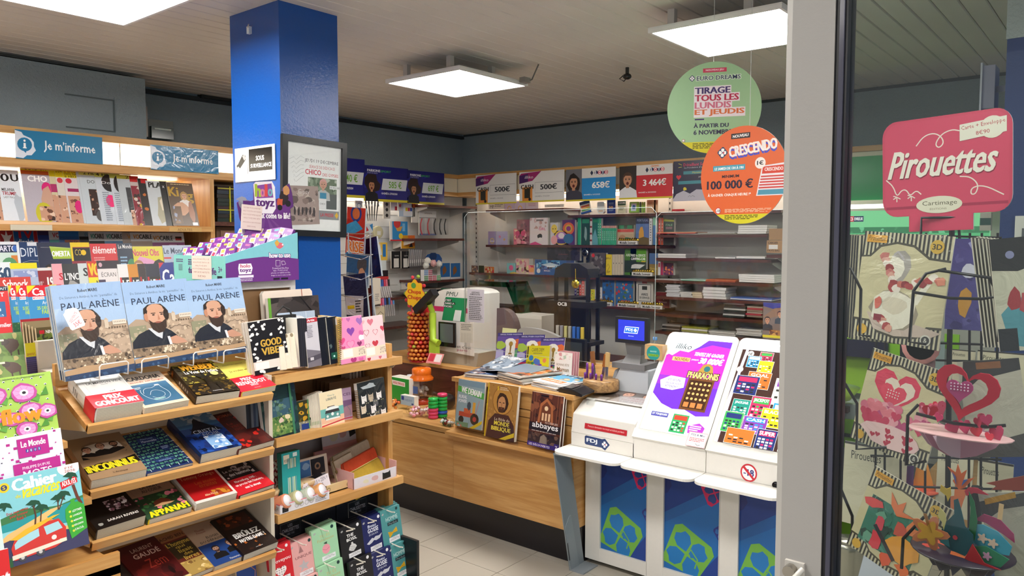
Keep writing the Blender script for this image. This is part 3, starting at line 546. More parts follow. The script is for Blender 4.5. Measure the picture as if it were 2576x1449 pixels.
book('novel','thick white novel with a red paper band reading PRIX GONCOURT',(300,1050),.14,.205,.05,0,'#dedcd8',[('l',[(.12,.06),(.95,.06),(.95,.68),(.12,.68),(.12,.06)],.0005,'#888'),('t','LAURENT MAUVIGNIER',.25,.14,.75,.165,'#666'),('t','LA MAISON VIDE',.17,.27,.93,.33,'#333',.01),('lines',.45,.36,.6,.38,1,'#777'),('t','nrf',.52,.55,.64,.6,'#444')],'#dcd8d2',band=(.075,'#cf1f33',[('t','PRIX',.3,.12,.68,.46,'#fff',.07),('t','GONCOURT',.04,.52,.96,.88,'#fff',.07)]),sop=[('lines',.2,.2,.8,.4,3,'#888')])
book('novel','beige novel with a blue square and white line drawing of a heart',(420,1025),.15,.215,.024,0,'#d9c4ae',[('t','INCARDONA',.03,.12,.9,.23,'#1f1c1c',.06),('t','Le monde est fatigué',.05,.26,.93,.32,'#a8402c',.03),('r',.06,.35,.93,.93,'#3a6a8c'),('cv',[(.25,.5),(.2,.6),(.25,.75),(.4,.86),(.6,.86),(.75,.78),(.78,.65),(.7,.5),(.72,.4),(.6,.46),(.5,.5),(.4,.48),(.3,.52),(.25,.62)],.0013,'#e8eef2'),('cv',[(.35,.68),(.45,.56),(.6,.58),(.68,.68),(.62,.77),(.45,.8),(.36,.74)],.001,'#e8eef2'),('lines',.1,.43,.3,.5,3,'#e8eef2'),('lines',.35,.8,.6,.85,3,'#cfe'),('t','e',.6,.42,.7,.46,'#fff')],'#d8c8b4',roll=2)
book('novel','novel with a dark golden tree and yellow and white lettering',(548,1000),.155,.225,.032,0,'#2a2014',[('m',0,0,1,.65,['#3a2f14','#8a7a28','#b8a840','#201a0c','#5a4e1c','#c8bc5a'],120,.05,5),('p',[(.4,1),(.44,.55),(.2,.35),(.48,.48),(.5,.2),(.54,.48),(.8,.3),(.58,.55),(.62,1)],'#1d150c'),('e',.78,.42,.09,None,'#f4e088'),('m',0,.7,.4,1,['#1a1208','#5a4418','#8a6a20'],30,.05,6),('m',.62,.7,1,1,['#1a1208','#4a3814','#7a5e20'],30,.05,7),('t','BERNARD',.27,.05,.73,.12,'#c87a20',.05),('t','WERBER',.12,.13,.9,.28,'#eda81e',.09),('t','La Voix de l’arbre',.14,.3,.9,.39,'#f2efe8',.03),('lines',.4,.93,.65,.95,1,'#ddd')],'#2a1c10',roll=-3,sop=[('t','WERBER',.2,.1,.8,.3,'#c86820',.05,{'rot':90}),('lines',.3,.45,.7,.8,5,'#aaa')])
book('novel','yellow novel with a red paper band reading PRIX RENAUDOT',(652,985),.14,.21,.022,0,'#d9cb5e',[('t','Je voulais vivre',.25,.3,.9,.38,'#6a5a2a',.02),('t','ADELAIDE DE CLERMONT',.25,.1,.85,.13,'#6a5a2a')],'#d8c858',roll=3,band=(.095,'#d01f38',[('t','PRIX',.3,.1,.62,.3,'#fff',.04),('t','RENAUDOT',.08,.33,.92,.58,'#fff',.04),('t','2025',.38,.6,.6,.72,'#fff',.02),('t','GRASSET',.4,.84,.6,.9,'#fbb')]))
FACE3=[('p',[(.08,.42),(.2,.2),(.4,.14),(.6,.17),(.85,.2),(.97,.36),(.85,.44),(.6,.52),(.35,.53),(.15,.5)],'#8a6f56'),('p',[(.12,.4),(.25,.22),(.45,.19),(.62,.21),(.85,.22),(.88,.36),(.7,.44),(.4,.49),(.2,.47)],'#d8cfc4'),('bust',.24,.31,.085,'#c09078','#2a1c18','#1c1a1c'),('bust',.5,.27,.085,'#c09078','#3a2a20','#1c1a1c',{'bald':True}),('bust',.75,.27,.08,'#b88a70','#2a1c18','#1c1a1c',{'beard':'#3a2a22'}),('p',[(.08,.46),(.3,.5),(.6,.5),(.97,.4),(.9,.47),(.6,.58),(.3,.6)],'#9a7f62')]
book('novel','brown card book with three faces looking through a torn hole',(300,1225),.165,.225,.032,1,'#a08262',FACE3+[('p',[(0,.72),(.3,.66),(.6,.68),(.98,.6),(1,.78),(.7,.8),(.4,.83),(0,.86)],'#1b1814'),('t','iNCONNUS',.03,.67,.93,.83,'#e8d828',.1,{'rot':3}),('t','L’Archipel',.42,.9,.68,.95,'#4a3a2c')],'#98795a',pages='#e2ddd4',roll=-2)
def chk():
 L=[('r',.02,.02,.98,.98,'#1f2f5c')]
 for i in range(9):
  for j in range(13):
   u,v=.05+i*.1,.03+j*.073
   L.append(('r',u+(.02 if j%2 else 0),v,u+.075+(.02 if j%2 else 0),v+.045,'#5f9a86' if(i+j)%2 else '#4d8874'))
   if(i+j)%2:L.append(('r',u+.03,v+.02,u+.09,v+.055,'#1f2f5c'))
 for i in range(5):L+=[('r',.09+i*.2,0,.1+i*.2,.05,'#e8eef0'),('r',.09+i*.2,.95,.1+i*.2,1,'#e8eef0')]
 for j in range(6):L+=[('r',0,.08+j*.16,.07,.087+j*.16,'#e8eef0'),('r',.93,.08+j*.16,1,.087+j*.16,'#e8eef0')]
 return L+[('r',.3,.18,.72,.34,'#24386a'),('t','Michel Luciani',.38,.2,.64,.24,'#9ab0d8'),('t','Marcovaldo',.36,.26,.68,.31,'#c8d4ea'),('e',.72,.52,.13,.07,'#24386a'),('lines',.64,.48,.8,.56,3,'#9ab0d8'),('r',.3,.78,.72,.84,'#24386a'),('t','EDITIONS',.38,.795,.64,.825,'#9ab0d8')]
book('novel','book with a blue and green chequered woven cover',(430,1200),.155,.225,.012,1,'#24386a',chk(),'#24386a',roll=1)
book('novel','thick blue fantasy novel with a dark mountain and white spray',(556,1172),.15,.235,.038,1,'#2a4a82',[('r',0,0,1,.35,'#3f6fa0'),('m',0,.0,1,.25,['#5a86b0','#aebcc8','#7a96b4','#d0d6da'],24,.12,3),('p',[(.15,.5),(.35,.3),(.42,.18),(.5,.12),(.56,.2),(.7,.32),(.95,.5)],'#151a2a'),('m',0,.5,1,1,['#173a86','#0f2456','#2a5ab0','#1a2f6a','#101a36'],50,.1,5),('m',.35,.62,.8,.95,['#8ab4e0','#e8f0f8','#c4d8ee','#5a8acc','#f4f8fc'],40,.06,6),('t','MALÉDICTION',.2,.38,.8,.43,'#0d1222',.01),('t','CRISTAL',.22,.44,.85,.53,'#c8d4e6',.0),('t','NOIR',.38,.54,.78,.62,'#b8c6dc')],'#16264e')
book('novel','dark red novel with scarlet maple leaves',(646,1150),.15,.23,.024,1,'#4a1a18',[('m',0,0,1,1,['#4a1a18','#5c1f1a','#3a1414'],20,.2,2),('t','JOMAIN',.3,.06,.8,.15,'#b8583a',.01),('t','La',.35,.3,.5,.36,'#a8301e'),('t','vent',.36,.37,.7,.45,'#8a2a1e'),('t','noir',.4,.46,.72,.54,'#8a2a1e')]+[('blob',u,v,r_,r_*.7,'#c8281e',10,.5,i)for i,(u,v,r_)in enumerate(((.25,.15,.06),(.12,.3,.03),(.75,.7,.07),(.9,.66,.04),(.3,.8,.06),(.2,.9,.05),(.42,.88,.05),(.3,.95,.07),(.12,.78,.035),(.7,.2,.06)))],'#4a1a18',roll=4)
book('novel','black novel with a pale exploding flower and a spaced white author name',(305,1350),.15,.225,.04,2,'#17120f',[('m',.45,.48,.9,.72,['#3a2a2c','#b89aa4','#e8dcdc','#8a5a6a','#d8c0c8','#17120f'],50,.05,6),('m',.1,.1,.5,.4,['#17120f','#241c18'],8,.1,2),('t','SARAH RIVENS',.28,.86,.92,.91,'#e8e2da',.02),('blob',.12,.92,.05,.03,'#9a9a94')],'#120e0c',pages='#d8cdb8',roll=3)
book('novel','beige novel with a bright jungle paper band reading APPANAH',(430,1308),.145,.22,.022,2,'#a88a72',[('t','NATACHA',.35,.12,.65,.145,'#4a3a30'),('t','LA NUIT',.3,.25,.72,.32,'#3a2a24',.02),('t','AU COEUR',.28,.34,.75,.41,'#3a2a24',.02),('l',[(.08,.06),(.92,.06),(.92,.5),(.08,.5),(.08,.06)],.0005,'#6a5444')],'#e2cc1c',roll=2,band=(.115,'#2a4a30',[('m',0,0,1,.8,['#1f3a24','#3a6a3a','#d87a8a','#56884a','#8a3a4a','#2c5230'],40,.07,9),('blob',.5,.45,.24,.16,'#6a3424'),('blob',.5,.55,.22,.07,'#d8a878',8,.3,3),('t','APPANAH',.06,.72,.96,.97,'#ecd81c',.1)]),sop=[('r',0,0,1,1,'#e8d21c')])
book('novel','novel with a red cover panel and white border, spiral pattern above',(545,1275),.15,.22,.03,2,'#ded8d0',[('r',.0,.0,.94,.28,'#8a6a58'),('m',.0,.0,.94,.28,['#8a6a58','#e2d8cc','#3a2a26','#b09a88'],24,.12,3),('e',.6,.14,.16,None,'#2a2024'),('r',0,.28,.94,.94,'#b3181c'),('t','Tommy Orange',.06,.33,.88,.44,'#e2a878',.0),('t','Les étoiles',.3,.5,.8,.58,'#c86a2c'),('t','errantes',.34,.59,.76,.67,'#c86a2c'),('m',.5,.78,.9,.93,['#a8401c','#c8842a','#7a2a18'],12,.08,4),('t','Albin Michel',.3,.84,.6,.89,'#f2e6b8')],'#d8d4ce')
book('novel','black and white photo novel with a red band about a trial',(648,1255),.145,.22,.016,2,'#1e1a1c',[('m',.1,.1,.9,.55,['#1e1a1c','#4a4444','#cfc8c4','#2a2628','#8a8480'],30,.1,5),('t','Le crépuscule',.15,.33,.85,.41,'#e8e6e4',.02),('t','des hommes',.22,.43,.8,.51,'#e8e6e4',.02)],'#1a1618',roll=4,band=(.09,'#d0202c',[('t','Nuremberg, 1945 :',.18,.12,.78,.3,'#fff',.02),('t','un procès fait l’histoire,',.12,.34,.9,.52,'#fff',.02),('t','eux la vivent',.28,.58,.72,.74,'#fff',.02)]))
book('novel','dark novel at the lower left, mostly cut by the bottom edge',(318,1560),.14,.21,.02,3,'#2c2422',[('bust',.5,.3,.18,'#8a7a70','#1a1614','#3a3432')],'#2a2220')
book('novel','maroon novel with a small dark figure and pale author name',(425,1530),.145,.22,.025,3,'#4f1517',[('m',0,.5,1,1,['#4f1517','#6a1c1a','#3a1012'],12,.2,2),('t','LAURENT',.3,.12,.82,.2,'#d8b8a8',.0),('t','GAUDÉ',.26,.22,.88,.35,'#d8b8a8',.01),('t','Zem',.4,.42,.85,.62,'#a83a30',.0),('blob',.75,.8,.06,.1,'#1a0a0c')],'#3f1214',roll=5)
book('novel','novel with a red wall, an armchair reader and gold title lines',(520,1490),.15,.22,.02,3,'#6a2c24',[('r',0,0,1,.16,'#a8704a'),('t','RACHID BENZINE',.05,.05,.95,.12,'#3a2018',.01),('r',.15,.2,.7,.6,'#3a3020'),('t','L’homme',.15,.2,.7,.3,'#c8a848',.02),('t','qui',.3,.31,.52,.39,'#c8a848',.02),('t','lisait',.3,.4,.62,.48,'#c8a848',.02),('t','des',.36,.49,.56,.56,'#c8a848',.02),('t','livres',.3,.57,.64,.66,'#c8a848',.02),('m',0,.68,1,1,['#a88a4a','#c8a860','#7a5a30','#e0c890'],26,.07,4),('blob',.8,.62,.12,.14,'#d8d4cc'),('blob',.82,.5,.05,.04,'#b88a70')],'#5a241c',roll=4)
book('novel','beige novel whose lower half shows two men in black on blue',(590,1430),.155,.225,.022,3,'#b89c84',[('t','Thomas',.2,.14,.42,.19,'#8a3a2c'),('t','Pesquet',.2,.2,.42,.25,'#8a3a2c'),('t','Étienne',.62,.1,.84,.15,'#8a3a2c'),('t','Klein',.66,.16,.82,.21,'#8a3a2c'),('t','ÉLOGES',.32,.33,.62,.39,'#2a241e',.01),('t','DU DÉPASSEMENT',.12,.41,.92,.47,'#2a241e',.01),('r',0,.5,1,1,'#20407e'),('bust',.32,.65,.09,'#c09880','#2a1e1a','#151518',{'beard':'#3a2a24'}),('bust',.68,.62,.085,'#c8a088','#5a3a26','#151518'),('t','Flammarion',.42,.93,.66,.97,'#ddd')],'#a88c74',roll=2,pages='#e8dcc0')
book('novel','dark fiery novel with white capital title BRÛLEZ',(656,1410),.145,.215,.03,3,'#1d1210',[('m',.1,.05,.9,.35,['#3a1a12','#6a2c16','#1d1210','#8a3c1a'],26,.1,2),('m',0,.7,.9,.95,['#1d1210','#a85a20','#3a1e14','#e08a30'],20,.05,3),('t','BRÛLEZ',.15,.46,.85,.62,'#f2f0ec',.06),('t','NOTRE-DAME !',.18,.65,.88,.74,'#f2f0ec',.05),('lines',.4,.93,.6,.95,1,'#bbb')],'#1a100e',roll=3,pages='#dcdcd8')
def arene(m):
 L=[('r',0,0,1,.5,'#9fb9d8'),('r',0,.0,1,.25,'#94b0d4'),('t','Robert MAIRE',.36,.055,.64,.09,'#26303c',.04),('t','De Sisteron à Antibes, la vie “pantaillée” de',.1,.125,.92,.16,'#44566e'),('t','PAUL ARÈNE',.1,.175,.93,.27,'#1f2e48',.005)]
 L+=[('p',[(.0,.5),(.12,.44),(.3,.46),(.55,.5),(.6,.4),(.68,.41),(.7,.44),(.85,.42),(1,.44),(1,.8),(0,.8)],'#a8937e')]
 L+=[('m',.45,.48,1,.8,['#b49e88','#9a8672','#c8b49c','#8a7866','#a89480'],60,.035,5),('r',.66,.41,.72,.5,'#c8b8a4'),('p',[(.66,.41),(.69,.385),(.72,.41)],'#b8a690'),('r',.78,.42,.98,.47,'#d8ccbc')]
 for i in range(7):L+=[('e',.72+i*.04,.5,.012,.012,'#6a5a4a',8),('r',.8+i*.025,.435,.81+i*.025,.45,'#8a7c6c')]
 L+=[('m',0,.52,.25,.7,['#8a8a70','#6a7a5a','#b0a088'],16,.04,7)]
 L+=[('p',[(.0,.82),(.02,.7),(.12,.62),(.25,.58),(.5,.56),(.62,.62),(.72,.7),(.82,.82)],'#20242e'),('p',[(.27,.56),(.5,.58),(.46,.7),(.38,.66)],'#c8ccd2'),('blob',.42,.38,.19,.105,'#2e231d',12,.06,2),('blob',.43,.42,.145,.135,'#c99c84',12,.04,4),('e',.42,.34,.125,.06,'#c79a80',14),('blob',.58,.42,.045,.07,'#2e231d',8,.1),('blob',.27,.43,.03,.05,'#b98468',8,.1),('p',[(.3,.46),(.36,.5),(.5,.5),(.57,.46),(.56,.56),(.5,.62),(.42,.63),(.34,.58)],'#3a2b23'),('e',.44,.5,.05,.011,'#96584a',8),('r',.35,.385,.42,.395,'#3a2820'),('r',.48,.385,.55,.395,'#3a2820'),('e',.385,.41,.022,.009,'#2a1c18',8),('e',.51,.41,.022,.009,'#2a1c18',8),('p',[(.455,.4),(.48,.47),(.44,.475)],'#b07a60'),('cv',[(.58,.58),(.62,.54),(.6,.6),(.68,.56),(.72,.57),(.75,.55),(.8,.58),(.86,.56),(.93,.6)],.0011,'#3a342e'),('p',[(.56,.7),(.68,.68),(.8,.74),(.84,.78),(.72,.79),(.6,.77)],'#c09078'),('p',[(.54,.68),(.58,.68),(.6,.78),(.56,.78)],'#d8d8dc')]
 L+=[('m',0,.78,1,.88,['#8a7660','#c8b498','#6a5a48','#e0d0b8','#a08a70','#4a3e34'],90,.028,8),('p',[(0,.9),(.3,.87),(.6,.88),(1,.86),(1,.93),(.5,.94),(0,.95)],'#b0916e'),('p',[(0,.95),(.5,.935),(1,.92),(1,1),(0,1)],'#243c5e'),('m',0,.96,1,1,['#243c5e','#3a5a80','#1a2c48'],20,.04,9)]
 return L
AR=arene(0)
for lab,x0,x1,y0,y1,k in(('light blue illustrated book with a bearded man, leftmost, bearing a price tag',168,344,713,946,0),('light blue illustrated book with a bearded man, middle of three',344,507,706,914,1),('light blue illustrated book with a bearded man, rightmost with shiny wrap',499,640,703,893,2)):
 for j in range(3):
  dxp=(2-j)*5+(2 if j==0 else 0)
  o=card('art_book',lab if j==2 else['rear copy','middle copy'][j]+' behind the '+lab.replace(', bearing a price tag','').replace(' with shiny wrap',''),'book','X',-2.52-(2-j)*.012,x0-dxp,y0+(2-j)*1.5,x1-dxp,y1-(2-j)*2,'#9fb9d8',AR if j==2 else[('r',0,.9,.1,1,'#243c5e')],d=.009,lean=14,side='#ccd2d6',mat='wrap',group='light blue illustrated books on the wire hooks',roll=1.5)
P=card('price_tag','white cut-out price tag with red handwriting 35€','price tag','X',-2.507,177,772,219,825,'#f0eef0',[('t','NOUVEAUTÉ',.12,.35,.85,.5,'#c8384a',.0,{'rot':35}),('l',[(.2,.66),(.85,.5)],.001,'#c8384a'),('t','35€',.3,.68,.8,.88,'#c8384a',.0,{'rot':12})],d=.001,lean=14,roll=18,outline=[(.02,.18),(.15,.12),(.25,.02),(.42,.0),(.55,.06),(.7,.02),(.9,.1),(.98,.2),(.98,.92),(.9,1),(.1,1),(.02,.92)])
for i,(x0,x1,y0,y1)in enumerate(((250,322,925,945),(356,423,913,930),(486,546,895,912),(562,619,889,906))):
 A=on('X',-2.49,x0,y1);B=on('X',-2.49,x1,y0+8);m=MB();z=A.z
 m.tube([(-2.56,A.y,z-.01),(-2.49,A.y,z-.01),(-2.488,A.y,z),(-2.486,A.y,z+.028),(-2.486,A.y+.006,z+.034),(-2.486,B.y-.006,z+.036),(-2.486,B.y,z+.03),(-2.49,B.y,z-.006),(-2.56,B.y,z-.006)],.0022,'#e6e2da','satin',8)
 m.v=[v-Vector((-2.7,1.25,0))for v in m.v];m.build('wire_hook',bs)
m=MB();m.box(-2.62+2.7,.93-1.25,1.29,-2.60+2.7,1.585-1.25,1.36,'#fff','maple_y');m.build('hook_rail',bs)
part('sloping_board',bs,(-2.73,.93,1.19,-2.64,1.585,1.33),mat='paper',col='#cfc6b8')
# --------- near display with magazines facing us, left edge
nd_=thing('magazine_stand','light wood magazine stand at the lower left edge of the photo','display stand',(-2.5,.7,0))
part('body',nd_,(-2.8,.1,0,-2.5,.9,.8),mat='maple_y');part('back_panel',nd_,(-2.8,.1,.8,-2.78,.9,1.35),mat='maple_y')
part('ledge',nd_,(-2.5,.1,.775,-2.27,.966,.80),bev=.003);part('ledge_front',nd_,(-2.285,.1,.70,-2.27,.966,.838),bev=.002)
part('ledge',nd_,(-2.6,.1,1.14,-2.40,.885,1.16));part('ledge',nd_,(-2.5,.1,.97,-2.36,.93,.99))
part('top_shelf',nd_,(-2.95,.1,1.29,-2.5,.885,1.31))
card('activity_book','summer activity book with a red van and surfboard on a beach','book','X',-2.30,8,1182,232,1400,'#8fd4dc',[('r',0,0,1,.45,'#86cdd8'),('p',[(0,.45),(.15,.42),(.3,.38),(.5,.43),(.7,.45),(1,.4),(1,.52),(0,.55)],'#3f7a4a'),('p',[(0,.52),(.4,.48),(.7,.46),(1,.43),(1,.7),(.6,.66),(.3,.6),(0,.6)],'#2a9aa0'),('p',[(.1,.63),(.45,.52),(.6,.47),(.75,.46),(.55,.55),(.62,.6),(.55,.7),(1,.72),(1,.8),(0,.8),(0,.7)],'#e8c07a'),('p',[(0,.72),(.4,.65),(.6,.72),(1,.8),(1,1),(0,1)],'#3f3f62'),('r',0,0,.05,1,'#d8eef0'),('t','JEUX',.01,.25,.045,.33,'#e8d020',.03,{'rot':90}),('e',.13,.1,.06,None,'#e2cc28'),('e',.13,.1,.035,None,'#2a3a7a'),('t','S',.115,.08,.145,.12,'#e2cc28',.05),('t','Cahier',.22,.03,.72,.17,'#fff',.12),('t','de',.24,.21,.3,.25,'#e2d82c',.03),('t','vacances',.31,.17,.74,.27,'#e8e02c',.05,{'it':.3}),('e',.88,.03,.14,.1,'#fff',18),('t','ÉTÉ',.83,.02,.93,.05,'#a8443c',.02),('t','2026',.82,.06,.95,.09,'#a8443c',.02),('p',[(.75,.19),(.95,.15),(.96,.23),(.76,.28)],'#d3232e'),('t','ADULTES',.77,.18,.94,.24,'#fff',.03,{'rot':6}),('l',[(.9,.25),(.93,.4),(.97,.5)],.008,'#6a3a2c')]+[('p',[(x,y),(x-.09,y-.03),(x-.05,y-.05),(x-.02,y-.07),(x+.03,y-.06),(x+.07,y-.04),(x+.09,y+.02),(x+.03,y-.01),(x,y+.04),(x-.02,y),(x-.07,y+.03)],'#1f4f3a')for x,y in((.88,.16),(.1,.33),(.42,.38),(.5,.45),(.7,.39),(.77,.36))]+[('l',[(.42,.38),(.43,.5),(.41,.6)],.004,'#5a3a2a'),('l',[(.5,.45),(.47,.6)],.003,'#5a3a2a'),('l',[(.7,.39),(.69,.5)],.003,'#5a3a2a'),('l',[(.77,.36),(.7,.5)],.003,'#5a3a2a'),('t','Des jeux variés',.12,.38,.36,.42,'#c8403c',.02,{'rot':5}),('t','pour bronzer',.15,.42,.35,.46,'#c8403c',.02,{'rot':5}),('t','futé !',.22,.46,.32,.5,'#c8403c',.02,{'rot':5}),('p',[(.77,.52),(.84,.46),(.93,.46),(1,.52),(1,.8),(.8,.88),(.76,.62)],'#3fa83a'),('p',[(.84,.42),(.89,.41),(.9,.52),(.85,.53)],'#3fa83a')]+[x for i,s in enumerate(('LETTRES','LOGIQUE','MÉMOIRE','RÉFLEXION','CALCUL'))for x in(('e',.82+i*.004,.56+i*.058,.015,None,'#d8dc4a'),('t',s,.85,.545+i*.055,.96,.57+i*.055,'#fff',.02,{'rot':6}))]+[('p',[(.12,.8),(.18,.68),(.45,.6),(.68,.6),(.75,.72),(.74,.86),(.6,.92),(.14,.94)],'#cf3a34'),('p',[(.16,.76),(.22,.7),(.44,.65),(.44,.74),(.16,.82)],'#a8d8e4'),('p',[(.5,.65),(.67,.63),(.71,.72),(.52,.75)],'#a8d8e4'),('p',[(.12,.7),(.3,.62),(.62,.55),(.7,.55),(.5,.62),(.2,.72)],'#e8b830'),('e',.23,.93,.045,None,'#4a4a52'),('e',.43,.92,.05,None,'#4a4a52'),('e',.23,.93,.02,None,'#c8c8c8'),('e',.43,.92,.022,None,'#c8c8c8'),('e',.6,.8,.03,None,'#e8e4e0'),('p',[(.12,.88),(.74,.84),(.74,.88),(.12,.93)],'#e8e2d2'),('r',.66,.84,.74,.88,'#e8e8d0'),('m',0,.9,.12,1,['#2a5a3a','#c83a3a','#1f4a30'],12,.04,3)],d=.012,lean=12,group='magazines on the near stand',roll=1)
fl=[('r',0,0,1,1,'#a9cf5a')]+[('e',.07+.13*(i%7)+.05*((i//7)%2),.07+.12*(i//7),.02,.014,'#fff',8)for i in range(56)]+[('e',.07+.13*(i%7)+.05*((i//7)%2),.075+.12*(i//7),.012,.009,'#1c2a50',8)for i in range(56)]+[('t','MAGAZINE / DE LA CRÉATIVITÉ ET DE L’ÉPANOUISSEMENT DE SOI',.05,.025,.9,.05,'#20344a',.03)]
for u,v in((.36,.34),(.8,.36),(.5,.9),(.95,.7),(.3,.75),(.75,.85)):
 fl+=[('p',[(u,v),(u-.12,v-.12),(u-.08,v+.02)],'#5a9a3a'),('p',[(u,v),(u+.1,v-.14),(u+.12,v)],'#4f9036'),('p',[(u,v),(u-.14,v+.04),(u-.03,v+.1)],'#63a544')]
for i,(u,v,r_)in enumerate(((.18,.27,.17),(.58,.28,.19),(.12,.6,.15),(.36,.66,.14),(.64,.57,.17),(.87,.62,.15),(.55,.85,.15))):
 fl+=[('blob',u,v,r_,r_*.78,'#c04a9c',11,.1,i),('blob',u,v,r_*.8,r_*.6,'#eca0d4',11,.08,i+9),('e',u,v,r_*.32,r_*.26,'#f4f0f4',12),('e',u,v,r_*.15,r_*.12,'#1f1c28',10)]+[('l',[(u+r_*.35*math.cos(a),v+r_*.28*math.sin(a)),(u+r_*.72*math.cos(a),v+r_*.56*math.sin(a))],.0006,'#c04a9c')for a in(.4,1.2,2,2.8,3.6,4.4,5.2,6)]
fl+=[('t','flow',.22,.5,.78,.74,'#f7941e',.1)]
card('magazine','green magazine with large pink flowers and orange title flow','magazine','X',-2.40,-30,944,154,1105,'#a9cf5a',fl,d=.01,lean=14,W=None,group='magazines on the near stand',roll=1)
px_=[('r',0,0,1,1,'#dfe4f2')];rn=random.Random(4)
for i in range(70):
 u,v,q=rn.random()*.96,rn.random()*.96,rn.choice((.02,.02,.035,.05));px_.append(('r',u,v,u+q,v+q*.8,'#b8288c' if q>.02 else rn.choice(('#b8288c','#3a3450','#c86ab0'))))
px_+=[('r',.37,.06,.8,.36,'#b8288c'),('t','Le Monde',.42,.1,.76,.2,'#fff',.04)]+[('r',.475+i*.055,.235,.515+i*.055,.29,'#34449a')for i in range(4)]+[('t',c_,.485+i*.055,.245,.505+i*.055,.28,'#fff',.02)for i,c_ in enumerate('JEUX')]+[('r',.28,.44,.93,1,'#b8288c'),('t','PHILIPPE DUPUIS',.4,.5,.78,.545,'#f4e8f4',.01),('t','MOTS',.4,.57,.8,.69,'#f8f0f8',.01),('t','CROISÉS',.33,.75,.88,.88,'#f8f0f8',.01),('r',0,.0,.05,1,'#c9ccd6')]
card('puzzle_book','white and magenta crossword book between the flower magazine and beach book','book','X',-2.36,-8,1090,178,1250,'#dfe4f2',px_,d=.012,lean=12,group='magazines on the near stand',roll=1)
card('red_booklet','red booklet with a white letter at the bottom left corner','booklet','X',-2.18,-30,1385,33,1500,'#d82a2c',[('t','nt',.55,.5,.95,.85,'#fff',.06)],d=.01,lean=10)
part('lower_ledge',nd_,(-2.27,.1,.55,-2.15,.8,.57))
bull=lambda s:[('m',0,0,1,1,['#5f7f36','#6b8c3e','#557530'],20,.2,s),('blob',.66,.55,.2,.3,'#4a3428',10,.2,s),('blob',.5,.38,.12,.14,'#3a2a22',8,.2,s+1),('l',[(.48,.3),(.3,.3),(.22,.15),(.28,.05)],.006,'#e8e0c8'),('r',.6,.75,.64,.98,'#3a2a22'),('r',.8,.75,.84,.98,'#3a2a22'),('blob',.32,.7,.06,.18,'#b8b078',8,.3,s),('blob',.78,.15,.07,.12,'#a8a060',8,.3,s+3),('r',0,.62,.1,.74,'#e8e4d0')]
card('comic_book','green comic with a buffalo drawing, upper of two at the left edge','book','X',-2.76,-30,838,66,897,'#6b8c3e',bull(3),d=.01,lean=20,group='green buffalo comics')
card('comic_book','green comic with a buffalo drawing, lower of two at the left edge','book','X',-2.68,-30,896,71,950,'#6b8c3e',bull(8),d=.02,lean=20,group='green buffalo comics')
part('riser',nd_,(-2.74,.1,1.31,-2.70,.88,1.37))
card('puzzle_magazine','yellow and purple striped booklet beside the green comics','booklet','X',-2.74,70,862,101,945,'#57508a',[('r',0,0,1,.42,'#e2d41e'),('t','avenir...',.1,.28,.9,.38,'#a83a2a')]+[('r',0,.45+i*.06,1,.47+i*.06,'#3a3468')for i in range(9)],d=.01,lean=8)
for i in range(5):
 card('child_book',['hardback children’s book, rearmost of the leaning row','hardback children’s book, second from the rear of the leaning row','hardback children’s book, middle of the leaning row','hardback children’s book, second from the front of the leaning row','hardback children’s book with green dragon cover, front of the leaning row'][i],'book','X',-2.86+i*.02,66+i*8,806+i*4,160,884+i*3,'#4a3f22' if i==4 else '#8a7a5a',[('r',0,0,1,.6,'#5a4a24'),('m',0,.2,1,.75,['#6a7a2a','#3a3a1c','#2c2a1a','#7a8a34'],20,.15,3),('r',0,.72,1,1,'#3a3458'),('r',.12,.1,.32,.22,'#c8202a'),('t','NINJAGO',.38,.1,.98,.25,'#f0ece0',.03),('t','JEU',.6,.5,.9,.68,'#c89028',.05)]if i==4 else[],d=.012,lean=10,group='hardback children’s books behind the flower magazine',side='#dcc8a0')
card('red_folder','thin red board behind the leaning children’s books','board','X',-2.9,60,800,162,880,'#a8202c',[],d=.004,lean=10)
card('grey_card','pale grey card below the dragon book','card','X',-2.74,97,882,152,948,'#b9b5ac',[],d=.004,lean=8)
# --------- stationery stand beyond the books
ss=thing('stationery_stand','light wood stand of notebooks and gifts in front of the blue column','display stand',(-2.7,1.95,0))
part('back_panel',ss,(-2.82,1.61,0,-2.80,2.245,1.26),mat='paper',col='#aaa9ae')
part('end_panel',ss,(-2.82,2.222,0,-2.535,2.240,1.2),mat='maple_z')
part('edge_post',ss,(-2.535,2.218,0,-2.515,2.242,1.2),mat='maple_z',bev=.002)
S2=(1.24,1.005,.715)
for z in S2:
 part('shelf',ss,(-2.8,1.615,z-.028,-2.465,2.245,z),bev=.002)
 part('shelf_lip',ss,(-2.466,1.615,z-.03,-2.45,2.245,z+.003),bev=.002)
 for y in(1.625,2.235):
  b=MB();b.M=Matrix.Translation((2.7,-1.95,0));b.prism([(-2.78,z-.10),(-2.5,z-.05),(-2.475,z-.03),(-2.78,z-.03)],y-.002,y+.002,'#b9b0a0','satin');b.build('bracket',ss)
def st(lab,name,cat,dx,x0,y0,x1,y1,bg,ops=(),d=.015,lean=6,g='goods on the notebook shelves',**k):
 return card(name,lab,cat,'X',-2.45-dx,x0,y0,x1,y1,bg,ops,d=d,lean=lean,group=g,**k)
cat_op=[('p',[(.2,.28),(.21,.2),(.24,.24),(.29,.24),(.32,.2),(.33,.28)],'#8a7a68'),('p',[(.55,.26),(.56,.19),(.59,.23),(.63,.23),(.66,.19),(.67,.26)],'#8a7a68'),('blob',.12,.5,.05,.08,'#6a5c4c',8,.2)]
RO=[(.04,0),(.96,0),(1,.04),(1,1),(0,1),(0,.04)]
